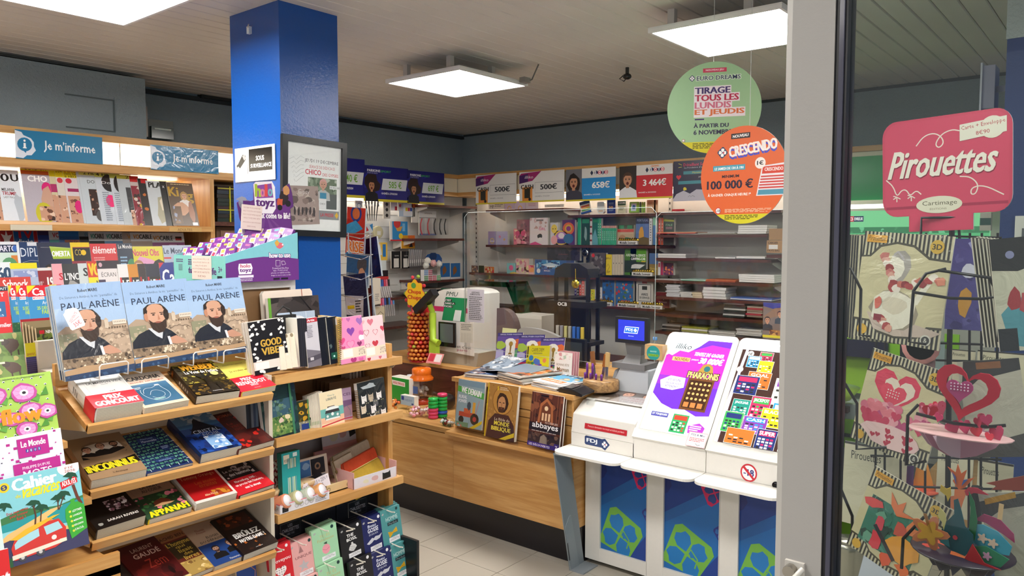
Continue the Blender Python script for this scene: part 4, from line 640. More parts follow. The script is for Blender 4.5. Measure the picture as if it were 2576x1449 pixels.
st('cream rounded notebook with small cats and a brown elastic, at the back','notebook','notebook',.27,675,729,800,905,'#e8d9cb',cat_op+[('r',.775,0,.79,1,'#a04a30')],outline=RO,d=.02)
camo=[('m',0,0,1,1,['#3a3533','#4a4341','#5f5552','#2c2826','#544b48'],60,.13,4,1.6),('r',0,0,.05,1,'#6aa83a'),('l',[(.62,0),(1,.42)],.006,'#141414')]
st('dark camouflage folder with a black diagonal elastic','folder','folder',.22,688,746,815,905,'#3f3a38',camo,d=.02)
st('pale blue folder behind the black notebooks','folder','folder',.15,710,784,803,915,'#aebfd4',[('e',.48,.14,.22,.07,'#e4e8ee'),('t','Monet',.35,.11,.6,.15,'#667'),('l',[(.75,0),(.75,1)],.001,'#fff'),('m',.1,.45,.7,1,['#9ab0cc','#3a4a6a','#c8d0dc'],14,.08,3)],d=.012,mat='wrap')
rn=random.Random(8);fo=[('r',0,0,1,1,'#1b1a1c')]
for i in range(60):
 u,v=rn.random(),rn.random()*.98
 if not(.22<u<.92 and.3<v<.72):fo.append(('blob',u,v,.045,.028,'#ece8e4',7,.3,i))
fo+=[('r',.22,.34,.9,.7,'#161517'),('t','GOOD',.27,.36,.85,.5,'#c8a040',.08),('t','VIBES',.27,.52,.87,.66,'#c8a040',.07),('r',0,.76,.98,.92,'#e0d6cc'),('r',.05,.78,.42,.91,'#efeae4'),('t','NOTE',.78,.79,.96,.9,'#8a7a6a',.0,{'rot':-90})]
for j in range(3):
 st(['black floral notebook behind the GOOD VIBES one, nearest the back','black floral notebook directly behind the GOOD VIBES one','black floral notebook with gold words GOOD VIBES'][j],'notebook','notebook',.03+(2-j)*.014,642-(2-j)*7,804,732-(2-j)*7,935-(2-j)*2,'#1b1a1c' if j==2 else '#d8d0c8',fo if j==2 else[],d=.012,lean=8,roll=3,g='black floral notebooks')
m=MB();P=on('X',-2.56,712,800);m.tube([(P.x,P.y-.05,P.z-.03),(P.x,P.y-.03,P.z+.02),(P.x,P.y,P.z+.045),(P.x,P.y+.03,P.z+.03),(P.x,P.y+.05,P.z-.02)],.004,'#171717','matte');m.box(P.x-.02,P.y-.02,1.26,P.x,P.y+.06,P.z+.01,'#1c1c1e','cloth')
m.build('black_pouch',label='small black pouch with a cord loop behind the floral notebooks',cat='pouch')
for j in range(3):
 x=708+j*14
 st(['cream card wallet in clear wrap, left of three','cream card wallet in clear wrap, middle of three','cream card wallet in clear wrap, right of three'][j],'wallet','wallet',.02+j*.004,x,842-j*2,x+14,930-j*3,'#e6d8c4',[('e',.5,.06,.3,None,'#8a7a60')],d=.03,lean=14,mat='wrap',roll=-3,g='cream wallets in clear wrap')
st('patterned pouch in clear wrap beside the cream wallets','pouch','pouch',.04,739,838,777,925,'#b9a8a8',[('m',.05,.03,.95,.97,['#b9a8a8','#7a4a4c','#d8ccc8','#9a6a68','#6a5050'],70,.09,5)],d=.02,mat='wrap',lean=10)
for j in range(4):
 st(['black notebook spine, first left of the white and red card','black notebook spine, second left of the white and red card','black notebook spine, third left of the white and red card','black notebook spine touching the white and red card'][j],'notebook','notebook',.03,755+j*5,800,764+j*5,922,'#26262c',[('r',.9,0,1,1,'#3c3c44')],d=.14,lean=2,g='black notebooks',roll=2)
st('narrow white card with a red top and a grey mountain photo','notebook','notebook',.025,776,799,810,922,'#c9c6ce',[('r',0,0,1,.09,'#b8323e'),('t','Artix',.25,.02,.8,.07,'#fff',.03),('lines',.15,.15,.6,.4,8,'#8a8894'),('p',[(0,.62),(1,.7),(1,1),(0,1)],'#77727c'),('p',[(0,.8),(1,.75),(1,.85),(0,.9)],'#4f4b55'),('r',.2,.8,.45,.86,'#c8c4cc')],lean=4,d=.02,roll=3)
st('plain black notebook in clear wrap right of the mountain card','notebook','notebook',.03,808,797,836,918,'#14161a',[],mat='wrap',lean=4,d=.02,roll=3,g='black notebooks')
st('black notebook with a small dark green label at its foot','notebook','notebook',.025,832,796,858,914,'#11151b',[('r',.15,.76,.98,.9,'#1e5a46'),('r',.35,.82,.5,.86,'#cfe'),('blob',.2,.62,.14,.05,'#5a6a6a',9,.5,3)],mat='wrap',lean=4,d=.02,roll=3)
m=MB();P=on('X',-2.47,858,914);Q=on('X',-2.47,858,798)
m.box(-2.6,P.y-.012,1.241,-2.47,P.y+.006,Q.z,'#c9a86a','paper')
for i in range(24):z=1.248+i*(Q.z-1.25)/24;m.tube([(-2.47,P.y-.014,z),(-2.462,P.y-.006,z+.001),(-2.47,P.y+.004,z)],.0016,'#a8853c','chrome',5,False)
m.build('spiral_pad',label='spiral bound pad seen from its golden spine beside the pink notebook',cat='notebook')
H1=[('heart',.5,.32,.16,'#8a4aa8'),('heart',.12,.5,.13,'#e0508a'),('heart',.9,.12,.15,'#a070b8'),('heart',.45,.6,.17,'#e86aa0'),('heart',.45,.6,.14,'#f09ac0'),('heart',.1,.05,.14,'#e8609a'),('heart',.95,.4,.14,'#d870a8'),('heart',.45,.06,.08,'#c06aa8'),('heart',.8,.62,.1,'#8a3a6a'),('heart',.15,.66,.08,'#c84a7a'),('r',0,.68,1,.9,'#efdcc6'),('r',.12,.7,.5,.87,'#f5efe8'),('t','NOTE',.76,.7,.96,.88,'#8a7a70',.0,{'rot':-90}),('heart',.5,.96,.12,'#b03a7a'),('heart',.8,.97,.1,'#e06aa8'),('r',.88,.44,1,.54,'#f4f0f4'),('e',.88,.49,.09,None,'#f4f0f4')]
H2=[('heart',.42,.12,.14,'#d8788a'),('heart',.2,.35,.13,'#b04a5a'),('heart',.2,.35,.11,'#f2cfd4'),('heart',.6,.36,.12,'#c8586a'),('heart',.6,.36,.1,'#f2cfd4'),('heart',.95,.3,.12,'#c8485a'),('heart',.55,.62,.14,'#c8404c'),('heart',.2,.65,.11,'#b86a78'),('heart',.2,.65,.09,'#f2cfd4'),('heart',.1,.1,.08,'#e8b0b8'),('r',0,.68,1,.9,'#efdcc6'),('r',.12,.7,.5,.87,'#f5efe8'),('t','NOTE',.76,.7,.96,.88,'#8a7a70',.0,{'rot':-90}),('heart',.2,.95,.08,'#b83a4a'),('heart',.7,.95,.07,'#c86a78'),('r',.86,.44,1,.54,'#ecc8cc'),('e',.86,.49,.09,None,'#ecc8cc')]
st('bright pink notebook with purple hearts and a white clasp','notebook','notebook',.01,859,796,922,911,'#ef8fbd',H1,lean=6,d=.018,roll=2,g='heart notebooks')
st('pale pink notebook with red hearts and a pink clasp','notebook','notebook',.015,918,795,974,906,'#f2cfd4',H2,lean=6,d=.018,roll=2,g='heart notebooks')
m=MB();P=on('X',-2.5,973,900);m.box(-2.6,P.y-.01,1.241,-2.475,P.y+.008,1.30,'#fff','maple_z');m.build('wooden_rest',label='small wooden rest at the end of the top notebook shelf',cat='rest')
for i in range(8):
 st(['dark','black','grey','navy','blue grey','brown','slate','pale grey'][i]+' notebook spine in the shade at the near end of the middle shelf','notebook','notebook',.05,622+i*6,1000-i,629+i*6,1098-i*1.5,['#1e2026','#111','#5a5e66','#22304a','#4a5868','#3a2a28','#3f4a5a','#8a8e96'][i],[],d=.12,lean=3,g='notebook spines in the shade')
mon=[('m',0,0,1,1,['#1f3a3a','#274a44','#1a2f36','#3a5a50','#2f4a5a','#20303e'],80,.1,3),('m',.05,.3,.9,.75,['#3a5a6a','#4a6a5a','#6a8a6a','#2f4a44','#5a7a7a'],50,.06,4),('m',.2,.6,.8,.95,['#6a8a4a','#8aa860','#3a5a34','#a8a868','#4f7a40'],50,.06,5),('blob',.5,.68,.07,.05,'#d8c0b0',8,.3),('blob',.68,.64,.08,.05,'#e0d0a8',8,.3,2),('r',.8,0,.86,1,'#3f7a5a')]
st('dark green notebook with a water lily painting and green elastic','notebook','notebook',.02,668,962,757,1100,'#1f3a3a',mon,lean=6,d=.02,roll=3)
st('small notebook with sunflowers and a green elastic','notebook','notebook',.05,750,1006,788,1082,'#2a2a24',[('m',0,0,1,.7,['#3a3a20','#6a5a24','#2a3a24'],24,.16,3)]+[('blob',u,v,.16,.08,'#c89a28',10,.3,3)for u,v in((.3,.12),(.7,.2),(.3,.4),(.8,.42),(.5,.6))]+[('e',.3,.4,.06,None,'#3a2210'),('m',0,.7,1,1,['#8a8a7a','#c8c0a8','#3a3a34'],12,.12,4),('r',.25,.78,.75,.97,'#24408a'),('r',.74,0,.8,1,'#5aa06a')],lean=6,d=.015)
part_bx=MB();A=on('X',-2.72,750,1055);B=on('X',-2.72,905,1035)
part_bx.box(-2.76,A.y,1.006,-2.755,B.y,1.15,'#a8825a','paper');part_bx.box(-2.755,A.y,1.006,-2.60,A.y+.004,1.10,'#a8825a','paper');part_bx.box(-2.755,B.y-.004,1.006,-2.6,B.y,1.12,'#b08a60','paper');part_bx.box(-2.755,A.y,1.006,-2.6,B.y,1.009,'#a8825a','paper');part_bx.box(-2.604,A.y,1.006,-2.6,B.y,1.05,'#b48e64','paper')
for i in range(5):part_bx.box(-2.75+i*.028,A.y+.1,1.01,-2.748+i*.028,B.y-.01,1.14,'#8a6a48','paper')
part_bx.build('cardboard_display',label='brown cardboard display box behind the van notebooks',cat='box')
vanop=[('r',0,0,1,.45,'#e8d8b4'),('r',0,.45,1,.68,'#6fb4ac'),('r',0,.68,1,.84,'#e8b89a'),('t','Vive la',.35,.09,.65,.14,'#6a8a88'),('t','LIBERTÉ',.28,.16,.72,.24,'#5a6a68',.02),('r',.3,.4,.62,.44,'#5a4a40'),('blob',.5,.48,.3,.06,'#e4e8e6',10,.08),('p',[(.22,.5),(.78,.5),(.82,.58),(.18,.58)],'#3a3a3c'),('p',[(.18,.58),(.82,.58),(.84,.74),(.16,.74)],'#5c9490'),('r',.2,.72,.8,.76,'#e8ecea'),('e',.5,.62,.06,None,'#e8ecea'),('e',.28,.66,.05,None,'#dfe6e4'),('e',.72,.66,.05,None,'#dfe6e4'),('p',[(0,.88),(1,.82),(1,.85),(0,.91)],'#c8283a'),('r',0,.92,1,1,'#eab0a8')]
for i in range(9):
 st('cream notebook spine in the row behind the van notebook, number of its kind in the fan' if 0 else['first','second','third','fourth','fifth','sixth','seventh','eighth','ninth'][i]+' cream notebook from the left in the row behind the van notebook','notebook','notebook',.055-i*.004,777+i*4,996-i*1.5,784+i*4,1080-i*.7,'#cfc6b8',[('r',.1,.8,.9,.9,'#8aa07a')],d=.03,lean=4,g='cream notebooks in a row')
st('pink and teal notebook with a camper van by the sea','notebook','notebook',.015,811,982,869,1076,'#e8d8b4',vanop,lean=5,d=.008,roll=2)
st('purple notebook with a dark lavender field, right of the van notebook','notebook','notebook',.05,853,976,888,1064,'#b79ab8',[('r',0,.35,1,.55,'#7a5a80'),('t','CES',.4,.14,.95,.22,'#6a4a6a',.02),('p',[(0,.55),(1,.5),(1,.8),(0,.85)],'#a88090'),('l',[(.2,.9),(.25,.6),(.6,.5),(.85,.65),(.9,.9)],.002,'#5a7a86'),('r',0,.85,1,.88,'#c03a4a'),('r',0,.9,1,1,'#d8a0a0')],lean=4,d=.006)
m=MB();A=on('X',-2.66,876,985)
for i in range(5):m.box(-2.72,A.y+.01+i*.018,1.10,-2.66,A.y+.02+i*.018,1.165,['#d8c8b8','#c8b8a8','#e0d4c8','#b8a090','#8a6a50'][i],'paper')
m.build('card_pack',label='pack of small beige card edges in the brown display box',cat='cards')
catc=[('m',0,0,1,.3,['#1a201e','#222a28'],6,.2,3),('blob',.45,.12,.25,.06,'#a8b0b4',8,.5,4)]
for i,(u,v,c_)in enumerate(((.2,.4,'#e8e4e0'),(.45,.4,'#b8a890'),(.75,.4,'#e8e4e0'),(.3,.55,'#26282a'),(.6,.55,'#5a5a5c'),(.85,.55,'#1f2222'),(.15,.65,'#d8c8b0'),(.5,.7,'#e8e4e2'),(.75,.72,'#26282a'),(.3,.82,'#1c1e1e'),(.62,.85,'#5a5a58'),(.85,.86,'#e4e0dc'),(.45,.93,'#e8e4e0'))):
 catc+=[('p',[(u-.09,v+.14),(u-.09,v-.08),(u-.05,v-.04),(u+.05,v-.04),(u+.09,v-.08),(u+.09,v+.14)],c_),('e',u-.03,v+.0,.012,None,'#1a1a1a' if c_[1]>'8' else '#e8e4a0',6),('e',u+.03,v+.0,.012,None,'#1a1a1a' if c_[1]>'8' else '#e8e4a0',6)]
o=st('black spiral notebook crowded with black and white cats','notebook','notebook',.02,908,955,977,1054,'#1a201e',catc,lean=5,d=.02,mat='wrap',roll=3)
m=MB()
for i in range(18):z=.008+i*.0075;m.tube([(-.078,-.004,z),(-.088,.006,z),(-.078,.018,z)],.0014,'#b8924a','chrome',5,False)
sp_=m.build('spiral_binding',o,(-.0+.078-o['_w']/2,0,0));sp_['kind']='stuff'
rn=random.Random(3);red=[('r',0,0,1,1,'#9a2030')]+[('blob',rn.random(),rn.random(),.055,.04,'#efe6de',5,.3,i)for i in range(110)]
st('red notebook with tiny white flowers, right one of the pair','notebook','notebook',.12,672,1160,712,1262,'#9a2030',red,lean=4,d=.02,g='red floral notebooks')
st('red notebook with tiny white flowers, left one partly behind the novels','notebook','notebook',.13,632,1168,668,1270,'#9a2030',red,lean=4,d=.02,g='red floral notebooks')
st('dark red strip of card between the two red floral notebooks','card','card',.125,664,1160,675,1265,'#5a1820',[],lean=4,d=.01)
pb=[('r',.1,.05,.42,.25,'#e8e0c8'),('r',.62,.03,.85,.12,'#dfe8e8'),('r',.3,.14,.8,.38,'#4a8a88')]+[x for i in range(6)for x in(('r',.33+i*.075,.15,.375+i*.075,.37,['#b8d0c8','#8ab0a0','#e0d8b0'][i%3]),('r',.3+i*.085,.58,.355+i*.085,.96,['#b8d0c8','#d8e0b0','#6aa0a8'][i%3]))]+[('t','POSH',.14,.15,.36,.22,'#333')]
st('teal box of pencils with two windows','pencil_box','box',.06,712,1136,758,1245,'#2aa0a0',pb,lean=2,d=.03,side='#1c7a72')
st('framed card with four small photos, leaning at the back','photo_card','card',.13,755,1148,832,1240,'#cbb9a8',[('r',.06,.06,.42,.5,'#3f6fa8'),('r',.44,.06,.9,.5,'#17130f'),('e',.66,.28,.1,None,'#8a6a50'),('e',.66,.28,.05,None,'#17130f'),('r',.06,.52,.42,.95,'#2a1a18'),('r',.44,.52,.9,.95,'#8a9098'),('p',[(.25,.55),(.7,.46),(.8,.55),(.35,.68)],'#16181c'),('blob',.28,.2,.12,.1,'#8aa8c8')],lean=8,d=.01)
st('handwritten white price sign reading ZEN and 2€80','price_sign','sign',.06,768,1202,838,1248,'#e4dde4',[('t','NATURELLE = ZEN =',.05,.1,.95,.3,'#4a4a5a',.0,{'rot':3}),('t','ANTI STRESS',.15,.38,.75,.56,'#4a4a5a',.0,{'rot':3}),('t','2€80',.3,.64,.72,.92,'#b01c34',.02,{'rot':3})],lean=10,d=.002,roll=8)
m=MB();A=on('X',-2.56,800,1262);B=on('X',-2.5,890,1245)
for b in((-2.7,A.y,.716,-2.69,B.y,.75),(-2.52,A.y,.716,-2.51,B.y,.75),(-2.7,A.y,.716,-2.51,A.y+.006,.75),(-2.7,B.y-.006,.716,-2.51,B.y,.75),(-2.7,A.y,.716,-2.51,B.y,.72)):m.box(*b,'#d8c090','paper')
q=Art(B.y-A.y,.034);q.run([('e',.12,.5,.06,None,'#5a4a30'),('e',.12,.5,.045,None,'#d8c090'),('e',.85,.5,.06,None,'#5a4a30'),('e',.85,.5,.045,None,'#d8c090')]);m.art(q,Matrix.Translation((-2.509,(A.y+B.y)/2,.716))@Matrix.Rotation(R(90),4,'Z'))
m.build('wooden_tray',label='shallow pale wooden tray in the middle of the lowest shelf',cat='tray')
m=MB();P=on('X',-2.6,850,1215);m.tube([(P.x,P.y-.05,.76),(P.x,P.y,.735),(P.x,P.y+.05,.725)],.006,'#5a4030','plastic',8);m.build('incense_stick',label='brown curved stick lying in the pale wooden tray',cat='stick')
bx=thing('pouch_display','pink and white display box for fabric pouches','display box',(-2.6,2.1,.716))
A=on('X',-2.47,890,1240);B=on('X',-2.47,998,1225)
w_=B.y-A.y;cy=(A.y+B.y)/2
fr=MB();fr.M=Matrix.Translation((2.6-2.47,cy-2.1,0))@Matrix.Rotation(R(90),4,'Z');fr.box(-w_/2,0,0,w_/2,.004,.045,'#d8d4dc','paper')
q=Art(w_,.045);q.run([('blob',.28,.55,.07,.2,'#d8d4b8',8,.2),('blob',.48,.5,.08,.25,'#d0aaa8',8,.15),('p',[(.66,.2),(.7,.3),(.8,.3),(.84,.15),(.86,.85),(.66,.9)],'#1c1c1e')]);fr.art(q);fr.build('front_panel',bx)
m=MB();m.box(-.02-.1,cy-w_/2-2.1-.0,0,.13,cy-w_/2-2.1+.003,.07,'#d9a9a8','paper');m.build('side_panel',bx)
m=MB();m.box(-.12,cy+w_/2-2.1-.003,0,.13,cy+w_/2-2.1,.07,'#d9a9a8','paper');m.build('side_panel',bx)
m=MB();m.box(-.14,cy-w_/2-2.1,0,-.13,cy+w_/2-2.1,.11,'#cf9c9c','paper');m.build('rear_panel',bx)
A=on('X',-2.73,815,1130);B=on('X',-2.73,912,1120);w2=B.y-A.y
hd=MB();hd.M=Matrix.Translation((2.6-2.735,(A.y+B.y)/2-2.1,.1))@Matrix.Rotation(R(90),4,'Z')@Matrix.Rotation(R(-8),4,'X');hd.box(-w2/2,0,0,w2/2,.004,.15,'#c9c6ce','paper')
q=Art(w2,.15);q.run([('t','POCHETTE CHAT',.22,.12,.9,.32,'#3a3a44',.0,{'rot':4}),('lines',.25,.36,.85,.44,2,'#777'),('blob',.3,.62,.1,.16,'#c8c4a8',8,.2),('blob',.53,.58,.1,.16,'#c09a98',8,.15),('p',[(.68,.45),(.72,.5),(.8,.48),(.84,.4),(.86,.68),(.7,.75)],'#1c1c1e'),('e',.94,.6,.04,None,'#888'),('e',.94,.6,.033,None,'#c9c6ce'),('r',0,.85,1,1,'#cf9c9c')]);hd.art(q);hd.build('header_card',bx)
def pouch(lab,x0,y0,x1,y1,dx,c_,z2,ops,tassel,lean):
 o=st(lab,'fabric_pouch','pouch',dx,x0,y0,x1,y1,c_,ops,lean=lean,d=.012,mat='cloth',roll=9,outline=[(.03,.06),(.97,0),(1,.1),(.98,.97),(.92,1),(.04,1),(0,.9),(0,.15)],g='fabric pouches in the pink box',side=c_)
 w=o['_w'];z=MB();hh=max(v.co.z for v in o.data.vertices)
 z.tube([(-w*.45,-.003,hh*.95),(w*.46,-.003,hh*.99)],.0022,z2,'satin');z.build('zip',o)
 t=MB();t.tube([(-w*.46,-.004,hh*.95),(-w*.5,-.01,hh*.8),(-w*.48,-.01,hh*.6)],.002,tassel,'cloth');t.ball(-w*.48,-.01,hh*.58,.005,.005,.009,tassel,'cloth');t.build('tassel',o)
pouch('beige linen pouch with a tassel at the back of the pink box',850,1120,955,1190,.16,'#bfae98','#7a6a50',[],'#8a7a4a',20)
pouch('second beige linen pouch with a loose tassel, left in the pink box',852,1142,905,1215,.12,'#c2b09a','#7a6a50',[],'#7a6238',14)
pouch('bright orange red pouch in the middle of the pink box',878,1138,972,1215,.10,'#d8502c','#a83a20',[('t','maman',.35,.6,.7,.75,'#a88a3a',.0)],'#a83a20',18)
pouch('mustard yellow pouch with a cat face at the front of the pink box',888,1168,996,1232,.05,'#b99a34','#d8c070',[('l',[(.3,.55),(.36,.62),(.5,.66),(.62,.6)],.0015,'#7a5c18'),('e',.42,.6,.012,None,'#5a4410'),('e',.55,.58,.012,None,'#5a4410')],'#d0b45a',34)
ct=thing('candle_tray','low white cardboard tray with a pink rim holding small candles','tray',(-2.5,1.65,.716))
A=on('X',-2.452,707,1312);B=on('X',-2.452,829,1285)
w_=B.y-A.y;cy=(A.y+B.y)/2
f=MB();f.M=Matrix.Translation((2.5-2.452,cy-1.65,.0))@Matrix.Rotation(R(90),4,'Z');f.box(-w_/2,0,0,w_/2,.003,.038,'#e0dce2','paper')
q=Art(w_,.038);q.run([('r',0,0,1,.08,'#d8606a'),('r',.03,.3,.15,.85,'#1c1c20')]+[x for i in range(4)for x in(('e',.32+i*.1,.5,.04,None,'#7a7a84'),('e',.32+i*.1,.5,.034,None,'#e0dce2'))]+[('lines',.7,.2,.97,.85,4,'#8a8a94')]);f.art(q);f.build('front_panel',ct)
m=MB();m.M=Matrix.Translation((2.5-2.452,cy-w_/2-1.65,0));m.box(-.17,-.003,0,0,0,.038,'#dcd8de','paper',{'top':'#d8606a'});q=Art(.17,.038);q.run([('r',0,0,1,.08,'#d8606a'),('r',.05,.35,.18,.8,'#1c1c20'),('lines',.25,.3,.5,.8,3,'#999'),('lines',.65,.3,.95,.8,3,'#999')]);m.art(q,Matrix.Translation((-.085,-.003,0)));m.build('side_panel',ct)
m=MB();m.box(.048-.17,cy-w_/2-1.65,-.0,.048,cy+w_/2-1.65,.003,'#b8b4ba','paper');m.build('tray_floor',ct)
cc=['#d88a68','#b8b48a','#b9bfae','#cf9460','#d8a08a']
for i in range(4):
 lab=['coral','olive','pale green','orange'][i]+' candle jar lying on its side at the front of the tray'
 t=thing('candle',lab,'candle',(-2.472,cy-w_/2+.028+i*(w_-.05)/3.2,.755),(0,R(62),R(20)),'candles in the white tray')
 j=MB();j.lathe([(.001,-.055),(.024,-.055),(.028,-.05),(.028,-.02),(.028,.012),(.026,.016),(.0,.016)][:],0,0,0,cc[i],'gloss',18);j.lathe([(.0285,-.048),(.0285,-.036)],0,0,0,'#d8c09a','paper',18);j.build('jar',t)
 l=MB();l.lathe([(.001,.016),(.022,.016),(.022,.018),(.001,.018)],0,0,0,'#eeeaf0','paper',18);l.build('base_label',t)
for i in range(4):
 lab=['first','second','third','fourth'][i]+' upright candle with a wooden lid from the near tray end'
 t=thing('candle',lab,'candle',(-2.545,cy-w_/2+.02+i*.056,.72),group='upright candles with wooden lids')
 j=MB();j.lathe([(.001,0),(.026,0),(.028,.004),(.028,.05)],0,0,0,['#cf8a72','#c8a08a','#b8b08a','#c88a5a'][i],'gloss',18);j.build('jar',t)
 l=MB();l.lathe([(.029,.05),(.03,.052),(.03,.064),(.027,.066),(.001,.066)],0,0,0,'#d0b48a','paper',18);l.build('lid',t)
sd=thing('sock_display','black cardboard sock display with small pegs below the stationery shelves','display',(-2.6,1.95,0))
part('backboard',sd,(-2.63,1.60,.0,-2.61,2.24,.66),mat='satin',col='#17191f')
part('header_board',sd,(-2.60,1.63,.52,-2.595,1.99,.66),mat='satin',col='#1b1d24');part('header_board',sd,(-2.60,1.995,.52,-2.595,2.23,.68),mat='satin',col='#1b1d24')
part('side_board',sd,(-2.61,2.236,0,-2.36,2.25,.45),mat='satin',col='#101116')
for x0,y0,x1,y1 in((706,1312,757,1350),(877,1258,923,1295)):
 card('sock_sign','small outlined sign reading LES CHAUSSETTES, '+('left' if x0<800 else 'right')+' of two','sign','X',-2.59,x0,y0,x1,y1,'#181a20',[('l',[(.02,.03),(.98,.03),(.98,.97),(.02,.97),(.02,.03)],.0006,'#8a8c94'),('t','LES',.38,.12,.6,.3,'#b8bac4'),('t','CHAUSSETTES',.08,.38,.92,.62,'#c8cad4'),('t','LABEL’ CHIC',.3,.7,.7,.84,'#9a9ca6')],d=.002,roll=1)
tagp=[('r',.3,.8,.84,.93,'#e8e8ec'),('t','1 PAIRE DE',.42,.815,.72,.84,'#444'),('t','CHAUSSETTES',.36,.85,.8,.885,'#444',.0),('e',.82,.07,.06,None,'#e8e8ec'),('l',[(.3,.13),(.62,.17)],.005,'#e4dcd0'),('blob',.12,.1,.05,.03,'#aaa',6,.3)]
bm=tagp[:];bm[4]=('e',.82,.07,.06,None,'#1c3a3a')
mous=[('p',[(.15,.68),(.3,.62),(.42,.57),(.5,.6),(.58,.56),(.75,.58),(.9,.54),(.78,.66),(.6,.68),(.5,.65),(.38,.7),(.25,.72)],'#c8cad4')]
SOCK={'love':('#d0202c',[('t','#iloveyou',.06,.33,.94,.45,'#f2dede',.02),('heart',.48,.66,.24,'#f2e8e8')]+[('e',.3+.1*(i%4),.56+.06*(i//4),.02,None,'#3a1a1c',6)for i in range(16)]+tagp),'uniq':('#dfa6a4',[('p',[(.4,.22),(.45,.12),(.5,.22),(.55,.3),(.35,.3)],'#a8787a'),('t','UNIQUE',.2,.37,.85,.45,'#8a5a5c',.03),('p',[(.5,.5),(.56,.6),(.72,.61),(.6,.68),(.65,.78),(.5,.72),(.36,.79),(.4,.68),(.28,.62),(.44,.6)],'#b8b4b8')]+bm),'mint':('#9fcfa8',[('t','TU ES',.3,.2,.7,.28,'#c8b878',.0),('t','Fabuleuse',.2,.3,.85,.38,'#b8a868',.0),('blob',.5,.46,.08,.03,'#3a5a4a',7,.5),('e',.5,.62,.16,None,'#e89aa8'),('l',[(.36,.6),(.5,.65),(.64,.6)],.002,'#c87888')]+bm),'boss':('#1d1c1f',[('t','THE',.3,.24,.6,.33,'#f0f0f0',.06),('t','BOSS,',.28,.36,.72,.46,'#f0f0f0',.06),('blob',.5,.66,.17,.1,'#d8d8d8',9,.15,2),('p',[(.45,.58),(.46,.5),(.53,.5),(.56,.6)],'#d8d8d8')]+[('l',[(.38,.6+i*.05),(.62,.66+i*.04)],.001,'#555')for i in range(3)]+tagp),'goss':('#20265c',[('t','Beau',.28,.2,.66,.28,'#dfe4f4',.02),('t','GOSSE',.26,.3,.76,.42,'#f0f2fa',.04),('t','EN BALADE',.3,.45,.72,.5,'#c8cce0',.0)]+mous+tagp),'homm':('#4f9294',[('t','HOMME',.24,.22,.84,.33,'#cfe4e2',.0),('r',.3,.37,.84,.46,'#16242c'),('t','Parfait',.36,.385,.78,.445,'#8aa0a4'),('p',[(.28,.62),(.5,.66),(.72,.56),(.76,.7),(.54,.7),(.34,.8)],'#d8a824')]+[('e',.34+.07*(i%6),.66+.04*(i//6),.012,None,'#2a2010',5)for i in range(12)]+bm)}
WHAT={'love':'red sock pack reading #iloveyou','uniq':'pink sock pack with a grey star','mint':'mint green sock pack with a pink cake','boss':'black sock pack reading THE BOSS','goss':'navy sock pack with a moustache','homm':'teal sock pack with a yellow bow tie'}
for row,items in enumerate(([('homm',1018-52,1275,1368),('goss',918,1296,1390),('boss',862,1317,1406),('mint',793,1322,1414),('uniq',737,1356,1455),('love',683,1368,1470)],[('homm',986,1363,1455),('goss',940,1380,1474),('boss',888,1399,1494),('mint',810,1412,1510),('uniq',752,1448,1545)])):
 for key,x0,y0,y1 in items:
  X=-2.46+row*.035;wd={'homm':50,'goss':54,'boss':58,'mint':64,'uniq':64,'love':60}[key]
  ht=y1-y0
  for j in range(3 if row==0 else 2):
   n_=2 if row==0 else 1;last=j==n_;off=(n_-j)
   st(('rear ' if off==2 else 'second ' if off==1 else '')+WHAT[key]+(', upper row' if row==0 else ', lower row')+('' if last else ', behind the front one'),'sock_pack','socks',-2.45-X+off*.035,x0-off*5,y0-off*4,x0+wd-off*5,y1-off*4,SOCK[key][0],SOCK[key][1]if last else[],d=.014,lean=6,roll=3,side=SOCK[key][0],g='sock packs on the black display')
  P=on('X',X+.02,x0+wd*.42,y0+ht*.15);m=MB();m.tube([(X-.14,P.y,P.z+.006),(X+.015,P.y,P.z),(X+.035,P.y,P.z+.004)],.0028,'#ddd6cc','plastic',8);L=sd.location;m.v=[v-L for v in m.v];m.build('peg',sd)
st('blue packet with a curved gold line at the bottom edge','packet','packet',.06,600,1425,650,1500,'#2450a8',[('l',[(.7,0),(.95,.2),(.9,.5)],.003,'#c88a5a')],d=.01)
